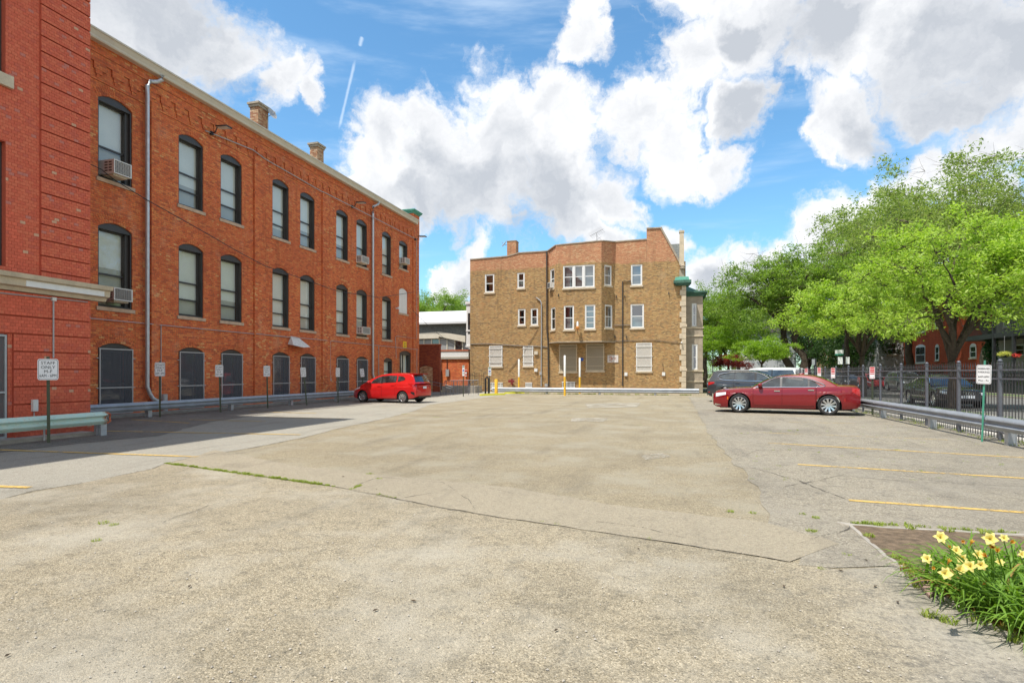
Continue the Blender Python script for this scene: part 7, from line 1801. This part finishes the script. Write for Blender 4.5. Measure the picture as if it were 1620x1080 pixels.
# ------------------------------------------------------------------ trees
def tree(name, label, base, fork_z, crown, rad, n_cl, n_leaf, leaf, lmat, trunk_r, seed, bark='bark', limbs=6, lean=(0, 0), cl_r=.9, flat=.62, kink=0.15, bare=0.0, shell=.45, group=None, low=-1, extra_limbs=()):
    rr = np.random.default_rng(seed); bx, by = base; bz = 0.0
    t = thing(name, label, 'tree', (bx, by, 0), group)
    top = np.array([bx + lean[0], by + lean[1], fork_z]); tb = MB()
    nseg = 7; tp = []
    for i in range(nseg + 1):
        f = i / nseg; p = np.array([bx, by, -.05]) * (1 - f) + top * f; p[:2] += rr.normal(size=2) * kink * trunk_r * 1.6 * (0 < i < nseg) ; tp.append(p)
    rs = [trunk_r * (1.45 if i == 0 else 1.12 if i == 1 else 1.0 - .28 * i / nseg) for i in range(nseg + 1)]
    tb.tube([tuple(p) for p in tp], rs, 12)
    cc = np.array(crown, float); R = np.array(rad, float)
    # cluster centres in the crown volume, denser towards the outside
    d = rr.normal(size=(n_cl * 3, 3)); d /= np.linalg.norm(d, axis=1)[:, None]; d = d[d[:, 2] > low][:n_cl]; q = rr.random(len(d)) ** shell
    lump = 1 + .16 * np.sin(d[:, 0] * 5 + seed) * np.cos(d[:, 1] * 4 + d[:, 2] * 6)
    C = cc + d * R * (q * lump)[:, None]
    nodes = [top]; nrad = [trunk_r * .72]; par = [-1]
    # main limbs
    az0 = rr.random() * 6.28
    for k in range(limbs):
        az = az0 + 2 * math.pi * k / limbs + rr.normal() * .25; rr_ = .45 + .2 * rr.random()
        tgt = cc + np.array([math.cos(az) * R[0] * rr_, math.sin(az) * R[1] * rr_, R[2] * (rr.random() * .6 - .1)])
        if k == 0: tgt = cc + np.array([0, 0, R[2] * .45])
        pts = [top]; m = 6; prev = 0; r0 = trunk_r * (.62 if k else .7)
        mid = (top + tgt) / 2 + np.array([0, 0, R[2] * (.12 if k else 0)]) - (tgt - top) * np.array([.12, .12, 0])
        for j in range(1, m + 1):
            f = j / m; p = (1 - f) ** 2 * top + 2 * f * (1 - f) * mid + f * f * tgt + rr.normal(size=3) * R * .025
            pts.append(p); nodes.append(p); nrad.append(r0 * (1 - .7 * f)); par.append(prev); prev = len(nodes) - 1
        tb.tube([tuple(p) for p in pts], [r0 * (1 - .7 * j / m) for j in range(m + 1)], 8)
    for (tg, r0) in extra_limbs:
        tg = np.array(tg); pts = [tuple(tp[-2] * (1 - f) + tg * f + np.array([0, 0, .3 * math.sin(math.pi * f)])) for f in np.linspace(0, 1, 6)]; tb.tube(pts, [r0 * (1 - .6 * f) for f in np.linspace(0, 1, 6)], 8)
        for p in pts: nodes.append(np.array(p)); nrad.append(r0 * .4)
    order = np.argsort(np.linalg.norm(C - top, axis=1)); nodes = [np.array(n_) for n_ in nodes]
    for i in order:
        c = C[i]; N = np.array(nodes); dist = np.linalg.norm(N - c, axis=1) + np.where(N[:, 2] > c[2] + .4, 1.5, 0); j = int(np.argmin(dist)); a = N[j]; L_ = np.linalg.norm(c - a)
        if L_ < .15: continue
        r0 = min(nrad[j] * .75, .012 + .018 * L_); m = 3; pts = [a]
        for s_ in range(1, m + 1):
            f = s_ / m; p = a + (c - a) * f + np.array([0, 0, .10 * L_ * math.sin(math.pi * f)]) + rr.normal(size=3) * .04 * L_ * (s_ < m); pts.append(p); nodes.append(p); nrad.append(max(.012, r0 * (1 - .6 * f)))
        tb.tube([tuple(p) for p in pts], [max(.007, r0 * (1 - .6 * s_ / m)) for s_ in range(m + 1)], 5, False)
        if bare:
            for _ in range(5):
                e = c + rr.normal(size=3) * np.array([cl_r, cl_r, cl_r * .7]); tb.tube([tuple(c), tuple((c + e) / 2 + rr.normal(size=3) * .08), tuple(e)], [.014, .01, .004], 3, False)
    tb.build('trunk', bark, t, smooth='full')
    keep = C[rr.random(len(C)) > bare]
    # each cluster: several sprays
    n_per = max(6, n_leaf // max(1, len(keep))); pts = []
    for c in keep:
        ns = 5; sp_ = c + rr.normal(size=(ns, 3)) * np.array([cl_r, cl_r, cl_r * flat]) * .62
        for s_ in sp_: pts.append(s_ + rr.normal(size=(n_per // ns + 1, 3)) * np.array([cl_r, cl_r, cl_r * flat]) * .34)
    leaves_mesh('crown', np.concatenate(pts), leaf, lmat, rr, t); return t
def at(px, dist):
    """ground point at screen column px and forward depth dist"""
    a = (px - CX) / F; return ((a * CT - ST) * dist, (a * ST + CT) * dist)
def zat(py, dist): return CAMH + (HY - py) / F * dist
# nearest street tree
b = at(1505, 25.5); c = at(1510, 25.5)
tree('ash_tree', 'bright green street tree with forked trunk standing right before the black sedan', b, zat(572, 25.5), (c[0], c[1], zat(458, 25.5)), (3.9, 3.9, 3.25), 170, 30000, .17, 'leaf_bright', .20, 11, limbs=8, cl_r=.52, flat=.75, low=-.6, bare=.06, shell=.5)
b = at(1600, 27); 
tree('ash_tree', 'bright green tree at the right edge above the leaning teal post', at(1745, 23), 3.0, (*at(1715, 23), 6.2), (3.6, 3.6, 3.0), 130, 22000, .17, 'leaf_bright', .18, 12, limbs=6, cl_r=.62, flat=.55, low=-.55)
b = at(1364, 38.5)
tree('ash_tree', 'slim street tree with V shaped limbs standing before the red street car', b, zat(563, 38.5), (*at(1356, 38.5), zat(502, 38.5)), (4.3, 4.3, 2.9), 160, 26000, .21, 'leaf_bright', .21, 13, limbs=7, cl_r=.60, flat=.7, low=-.5, bare=.08)
# great elm across the street
b = at(1559, 50)
tree('elm_tree', 'huge elm with cracked pale trunk towering over the houses at the right', b, zat(500, 50), (*at(1555, 50), zat(388, 50)), (13.2, 13.2, 7.2), 460, 70000, .27, 'leaf_elm', .48, 14, bark='bark_light', limbs=10, cl_r=1.05, flat=.6, low=-.65, shell=.5, bare=.1)
tree('elm_tree', 'second tall elm behind the orange house whose crown fills the skyline', at(1440, 62), 9, (*at(1445, 62), zat(375, 62)), (8.5, 8.5, 5.8), 240, 36000, .34, 'leaf_elm', .42, 15, limbs=7, cl_r=1.2, low=-.6)
# locusts with crooked trunks and some dead wood
tree('locust_tree', 'dark curved trunk locust with sparse dead branches left of the two crooked trunks', at(1250, 50), zat(520, 50), (*at(1228, 50), zat(468, 50)), (4.9, 4.9, 3.9), 170, 24000, .22, 'leaf_mid', .36, 16, limbs=7, lean=(-.5, .1), cl_r=.8, flat=.5, bare=.25, kink=.35, low=-.5)
tree('locust_tree', 'crooked leaning trunk locust, the right one of the two crooked trunks', at(1283, 46), zat(518, 46), (*at(1300, 47), zat(458, 47)), (4.6, 4.6, 3.6), 160, 24000, .22, 'leaf_mid', .34, 17, limbs=7, lean=(-.8, .2), cl_r=.8, flat=.5, bare=.2, kink=.4, low=-.5)
tree('locust_tree', 'tall thin crowned tree between the crooked trunks and the elm', at(1340, 66), 7, (*at(1345, 66), zat(452, 66)), (6.2, 6.2, 4.2), 170, 24000, .28, 'leaf_elm', .3, 18, limbs=7, cl_r=1.0, flat=.55, bare=.15, low=-.5)
tree('honey_locust', 'small lime green feathery tree just above the white van', at(1205, 44), 2.2, (*at(1206, 44), zat(557, 44)), (2.3, 2.3, 1.35), 70, 15000, .13, 'leaf_lime', .09, 19, limbs=6, cl_r=.42, flat=.45, low=-.5)
tree('honey_locust', 'taller lime green tree beside the stone corner of the tan building', at(1152, 52), 2.6, (*at(1150, 52), zat(545, 52)), (2.4, 2.4, 2.0), 80, 14000, .15, 'leaf_lime', .1, 20, limbs=6, cl_r=.5, flat=.5, low=-.5)
tree('maple_tree', 'small dark red leaved maple beyond the charcoal SUV', at(1158, 47), .9, (*at(1158, 47), zat(575, 47)), (1.55, 1.5, .75), 60, 7000, .11, 'leaf_maple', .07, 21, limbs=6, cl_r=.3, flat=.5, low=-.5)
tree('street_tree', 'dark trunked tree beside the stone bay of the tan building', at(1115, 62), zat(548, 62), (*at(1128, 62), zat(505, 62)), (3.6, 3.6, 3.6), 110, 15000, .22, 'leaf_mid', .26, 22, limbs=6, cl_r=.8, low=-.6)
tree('street_tree', 'green tree filling the gap between the tan building and the crooked trunks', at(1168, 68), 4, (*at(1172, 68), zat(512, 68)), (4.4, 4.4, 4.6), 120, 16000, .24, 'leaf_mid', .25, 23, limbs=6, cl_r=.9, low=-.6)
# trees behind filling the street view
far = [(1100, 95, 500, 6, 'leaf_mid'), (1140, 105, 498, 6, 'leaf_dark'), (1195, 90, 490, 6, 'leaf_mid'), (1235, 100, 478, 7, 'leaf_mid'), (1280, 84, 505, 6.5, 'leaf_dark'), (1318, 92, 490, 7, 'leaf_mid'), (1352, 78, 520, 5.5, 'leaf_dark'), (1375, 84, 505, 4, 'leaf_mid'), (1400, 92, 530, 3.5, 'leaf_dark'), (1480, 74, 470, 8, 'leaf_elm'), (1560, 70, 440, 9, 'leaf_elm'), (1640, 66, 430, 9, 'leaf_elm')]
desc = ['just right of the stone bay, farthest back', 'far behind the red leaved maple', 'behind the small lime green tree', 'behind the left crooked trunk', 'dark and low behind the right crooked trunk', 'behind the black sign pole', 'dark, behind the slim V limbed tree', 'above the red car at the far kerb', 'dark and low beside the orange house', 'behind the orange house roof', 'behind the grey porch house, left', 'behind the grey porch house at the right edge']
for i, (px, dist, py, R_, lm) in enumerate(far):
    zt = zat(py - 20, dist); cz_ = zt * .56
    tree('background_tree', 'tree ' + desc[i], at(px, dist), max(1.5, cz_ - R_ * .6), (*at(px, dist), cz_), (R_, R_, zt * .48), 90, 11000, .36, lm, .3, 40 + i, limbs=5, cl_r=1.2, low=-.8, group='trees filling the far side of the street')
# behind the hall on the left
for i, (px, dist, py, R_) in enumerate(((675, 95, 466, 5.5), (705, 92, 463, 5.5), (733, 96, 474, 5), (640, 98, 475, 6))):
    zt = zat(py, dist)
    tree('background_tree', ['leafy tree over the hall roof next to the red brick corner', 'leafy tree over the middle of the pale hall roof', 'leafy tree over the hall roof beside the tan building', 'leafy tree hidden mostly behind the red brick corner'][i], at(px, dist), zt - R_ * 1.3, (*at(px, dist), zt - R_ * .62), (R_, R_, R_ * .62), 80, 14000, .26, 'leaf_mid', .35, 60 + i, limbs=6, cl_r=.95, low=-.6, group='trees behind the pale roofed hall')
# undergrowth line along the far pavement so the street closes
rr = np.random.default_rng(5)
def hedge(label, p0, p1, h, w, n, mat, seed):
    rr = np.random.default_rng(seed); f = rr.random(n); a = np.array(p0); b = np.array(p1); p = np.zeros((n, 3)); p[:, :2] = a + (b - a) * f[:, None]
    nx = np.array([-(b - a)[1], (b - a)[0]]) / np.linalg.norm(b - a); p[:, :2] += nx * (rr.random(n) - .5)[:, None] * w; p[:, 2] = (rr.random(n) ** .7) * h * (.75 + .25 * np.sin(f * 37 + seed)) 
    t = thing('hedge', label, 'hedge', (*p0, 0)); leaves_mesh('foliage', p, .22, mat, rr, t)
hedge('low green hedge behind the far pavement down the street', (26.0, 68), (26.5, 110), 2.6, 2.0, 9000, 'leaf_dark', 1)
hedge('green hedge closing the far end of the street', (-6, 82), (27, 108), 3.4, 3.0, 16000, 'leaf_mid', 2)
hedge('bright shrubs along the far side behind the red leaved maple', (4, 66), (12, 72), 1.8, 1.5, 6000, 'leaf_bright', 3)

# ------------------------------------------------------------------ planting bed with day lilies
bed = [G(1345, 832), G(1420, 837), G(1620, 850), G(1900, 868), G(2000, 1300), G(1760, 1140), G(1620, 1018), G(1545, 980), G(1500, 950), G(1440, 905), G(1400, 880)]
polysheet('planting_bed', [tuple(p.xy) for p in bed], .014, 'mulch', .015, 41, .15)
def edging(name, pix, w, h, seed):
    rnd = random.Random(seed); P = [G(*p) for p in pix]; k = MB(); pts = []
    for a, b in zip(P[:-1], P[1:]):
        n_ = max(1, int((b - a).length / .12))
        for j in range(n_): pts.append(a.lerp(b, j / n_))
    pts.append(P[-1]); L_ = []; R_ = []
    for i, p in enumerate(pts):
        d = (pts[min(i + 1, len(pts) - 1)] - pts[max(0, i - 1)]).normalized(); n_ = Vector((-d.y, d.x, 0)); ww = w * rnd.uniform(.8, 1.15); hh = h * rnd.uniform(.7, 1.1)
        L_.append((p + n_ * ww / 2, p + n_ * ww * .38 + Vector((0, 0, hh)))); R_.append((p - n_ * ww / 2, p - n_ * ww * .38 + Vector((0, 0, hh))))
    for i in range(len(pts) - 1): k.quad(L_[i][0], L_[i + 1][0], L_[i + 1][1], L_[i][1]); k.quad(L_[i][1], L_[i + 1][1], R_[i + 1][1], R_[i][1]); k.quad(R_[i][1], R_[i + 1][1], R_[i + 1][0], R_[i][0])
    return struct(k.build(name, 'kerb_concrete'))
edging('bed_kerb', [(1325, 828), (1345, 832), (1400, 880), (1440, 905)], .045, .018, 1)
edging('bed_kerb', [(1500, 950), (1545, 980), (1620, 1019), (1760, 1142)], .05, .018, 5)
edging('bed_kerb', [(1330, 829), (1400, 836), (1500, 841), (1620, 848), (1900, 865)], .06, .02, 2)
rk = [G(1440, 912), G(1475, 905), G(1500, 930), G(1470, 948)]
o = MB().prism([(p.x, p.y, .012) for p in rk], (0, 0, .018)).build('flat_stone', 'pink_stone', fixn=True); tag(o, 'flat pinkish stone half hidden by the lily leaves in the planting bed', 'stone')
lc = [G(1560, 965), G(1625, 950), G(1660, 1000)]
base0 = G(1575, 960)
lily = thing('day_lily', 'clump of yellow day lilies with long arching leaves in the corner planting bed', 'plant', tuple(base0))
rl = random.Random(21)
def blade(k, x, y, az, Ln, lean, w, droop=1.0):
    n = 7; d = Vector((math.cos(az), math.sin(az), 0)); s_ = Vector((-d.y, d.x, 0)); pts = []; p = Vector((x, y, 0.0)); ang = math.radians(90 - lean)
    for i in range(n + 1):
        f = i / n; pts.append(p.copy()); a = ang - droop * 1.9 * f ** 1.5; p = p + (d * math.cos(a) + Vector((0, 0, math.sin(a)))) * Ln / n
        if p.z < .02: p.z = .02
    for i in range(n):
        f0, f1 = i / n, (i + 1) / n; w0 = w * (1 - f0 ** 2.2) * (.6 + .4 * min(1, f0 * 4)); w1 = w * (1 - f1 ** 2.2) * (.6 + .4 * min(1, f1 * 4)); up = Vector((0, 0, .25))
        a, b = pts[i], pts[i + 1]; k.add([a - s_ * w0 / 2 + up * w0, a, a + s_ * w0 / 2 + up * w0, b - s_ * w1 / 2 + up * w1, b, b + s_ * w1 / 2 + up * w1], [(0, 1, 4, 3), (1, 2, 5, 4)])
cent = [(G(px, py).x - base0.x, G(px, py).y - base0.y) for px, py in ((1520, 948), (1550, 968), (1590, 980), (1575, 930), (1630, 945), (1625, 1000), (1690, 960), (1665, 1020), (1535, 925), (1610, 925), (1505, 935))]
nl = 0
for i in range(820):
    c = cent[i % len(cent)]; x = c[0] + rl.gauss(0, .07); y = c[1] + rl.gauss(0, .07); dry = rl.random() < .05
    k = MB(); blade(k, x, y, rl.uniform(0, 6.283), rl.uniform(.32, .58), rl.uniform(8, 50), rl.uniform(.015, .024), rl.uniform(.7, 1.45) * (1.3 if dry else 1))
    if i < 290:
        me = k.mesh('leaf', 'leaf_dry' if dry else 'leaf_lily', smooth='full'); o = bpy.data.objects.new('leaf', me); COL.objects.link(o); o.parent = lily
    else:
        if i == 290: rest = MB()
        rest.add(k.v, k.f)
me = rest.mesh('leaves', 'leaf_lily', smooth='full'); o = bpy.data.objects.new('leaves', me); COL.objects.link(o); o.parent = lily; stuff(o)
# flowers
def petal(k, az, op, Ln, w):
    d = Vector((math.cos(az), math.sin(az), 0)); s_ = Vector((-d.y, d.x, 0)); n = 6; p = Vector((0, 0, 0)); ang = math.radians(72); P = []
    for i in range(n + 1): P.append(p.copy()); a = ang - op * (i / n) ** 1.4; p = p + (d * math.cos(a) + Vector((0, 0, math.sin(a)))) * Ln / n
    for i in range(n):
        wf = lambda f: w * math.sin(math.pi * min(1, .08 + .92 * f) ** .8) ** .8 + .0015
        w0, w1 = wf(i / n), wf((i + 1) / n); a, b = P[i], P[i + 1]; up = Vector((0, 0, .22)) - d * .1; rf = .005 * (1 if i % 2 else -1)
        k.add([a - s_ * w0 / 2 + up * w0 * .6, a, a + s_ * w0 / 2 + up * w0 * .6, b - s_ * w1 / 2 + up * (w1 * .6 + rf), b, b + s_ * w1 / 2 + up * (w1 * .6 - rf)], [(0, 1, 4, 3), (1, 2, 5, 4)])
pet = {}
for j in range(3):
    k = MB(); petal(k, 0, 1.55 + .35 * j, .078, .056 - .016 * (j == 2)); pet[j] = (k.mesh('petal', 'petal_yellow', smooth='full'),)
k = MB(); petal(k, 0, .5, .07, .018); pet_d = k.mesh('petal', 'petal_orange', smooth='full')
fl = [(1487, 851, 1, 'y'), (1468, 885, .9, 'y'), (1493, 907, 1.05, 'y'), (1516, 901, 1.1, 'y'), (1524, 882, 1.0, 'y'), (1536, 896, 1.0, 'y'), (1545, 878, .95, 'y'), (1566, 853, 1.15, 'y'), (1571, 866, .9, 'o'), (1536, 860, .7, 'o'), (1523, 856, .6, 'o'), (1503, 866, .6, 'o'), (1556, 923, .6, 'o'), (1600, 858, .8, 'o'), (1578, 872, .8, 'o'), (1615, 878, .8, 'y'), (1588, 852, .8, 'y'), (1512, 872, .9, 'y'), (1550, 893, .9, 'y'), (1500, 890, .7, 'o'), (1580, 890, .8, 'y'), (1605, 900, .7, 'o'), (1560, 880, .8, 'o'), (1476, 898, .6, 'o')]
for i, (px, py, sc, ty) in enumerate(fl):
    dep = 3.55 + rl.uniform(-.25, .25) + (.15 if px > 1560 else 0); P = at(px, dep); z = zat(py, dep); c = Vector((P[0] - base0.x, P[1] - base0.y, z))
    foot = Vector((max(c.x, -.12) + rl.uniform(.05, .2), c.y * .4 + rl.uniform(.0, .2), .02)); stem = MB(); stem.tube([foot, foot.lerp(c, .5) + Vector((.01, .0, .03)), c - Vector((0, 0, .015))], [.006, .005, .0035], 6)
    me = stem.mesh('flower_stem', 'leaf_lily', smooth='full'); o = bpy.data.objects.new('flower_stem', me); COL.objects.link(o); o.parent = lily
    k = MB(); k.lathe([(.001, -.03), (.005, -.03), (.006, -.008), (.012, .012), (.015, .03)], (0, 0, 0), 'z', 10); 
    for q in range(6): a_ = q * 1.047; k.tube([(0, 0, .0), (.016 * math.cos(a_), .016 * math.sin(a_), .06)], .0009, 3)
    me = k.mesh('flower', 'petal_yellow' if ty == 'y' else 'petal_orange', smooth='full'); f = bpy.data.objects.new('flower', me); COL.objects.link(f); f.parent = lily; f.location = c; f.scale = (sc * .68,) * 3
    toc = Vector((-P[0], -P[1], .9)).normalized(); toc = (toc + Vector((rl.uniform(-.7, .7), rl.uniform(-.7, .5), rl.uniform(-.1, .9)))).normalized(); f.rotation_euler = toc.to_track_quat('Z', 'Y').to_euler()
    for q in range(6):
        pm_ = pet[q % 2 * 2 if q % 2 else 0][0] if ty == 'y' else pet_d; o = bpy.data.objects.new('petal', pm_); COL.objects.link(o); o.parent = f; o.rotation_euler = (0, 0, q * 1.047 + rl.uniform(-.12, .12))
sp = [((G(px, py).x, G(px, py).y), .05, 26, .05) for px, py in ((1430, 895), (1445, 915), (1420, 885), (1455, 930), (1470, 975), (1500, 985), (1550, 985), (1590, 1000), (1610, 1015), (1375, 850), (1440, 838), (1500, 842), (1560, 846), (1390, 833))]
tufts('bed_weeds', 'leaf_weed', sp, 9, 'yellowish weeds along the edge of the corner planting bed', 'weeds')
sp = [((G(1440 + 12 * i, 905 + 7 * i).x, G(1440 + 12 * i, 905 + 7 * i).y), .07, 24, .06) for i in range(14)]
tufts('dry_grass', 'leaf_dry', sp, 10, 'dry brown grass at the edge of the planting bed', 'grass')
# lawns: blades on the parkways
sp = []
rg = random.Random(3)
for i in range(900): sp.append(((rg.uniform(10.05, 10.95), rg.uniform(8, 60)), .3, 9, .09))
tufts('parkway_grass', 'leaf_grass', sp, 11, 'grass strip between the pavement and the street')

# loose grit, chips and a few dry leaves on the paving
rg = random.Random(50); k = MB()
for i in range(1500):
    d_ = 2.6 + 14 * rg.random() ** 1.8; a_ = rg.uniform(-.9, .9); x = (a_ * CT - ST) * d_; y = (a_ * ST + CT) * d_; q = rg.uniform(.003, .009)
    if x > XR - .3 or x < -13: continue
    h = [(x + q * math.cos(t_) * rg.uniform(.7, 1.2), y + q * math.sin(t_) * rg.uniform(.7, 1.2), .010) for t_ in (0, 1.26, 2.5, 3.77, 5.0)]
    k.add(h + [(x, y, .012 + q * .7)], [(j, (j + 1) % 5, 5) for j in range(5)])
o = stuff(k.build('loose_grit', 'grit')); tag(o, 'loose grit and stone chips scattered over the car park paving', 'grit')
k = MB()
for px, py in ((594, 968), (654, 953), (596, 775), (543, 755), (1330, 905), (1370, 888), (1010, 870), (12, 1040), (290, 745), (1420, 955), (1385, 930), (880, 1000), (300, 930), (1240, 930)):
    g = G(px, py); a_ = rg.uniform(0, 6.28); q = rg.uniform(.018, .03); u = Vector((math.cos(a_), math.sin(a_), 0)) * q; v = Vector((-math.sin(a_), math.cos(a_), 0)) * q * .35; c_ = g + Vector((0, 0, .016))
    k.add([c_ - u, c_ + v + Vector((0, 0, .006)), c_ + u, c_ - v + Vector((0, 0, .004)), c_ + Vector((0, 0, -.004))], [(0, 4, 1), (1, 4, 2), (2, 4, 3), (3, 4, 0)])
o = stuff(k.build('fallen_leaves', 'leaf_fallen')); tag(o, 'small dark dry leaves lying scattered on the near paving', 'leaves')
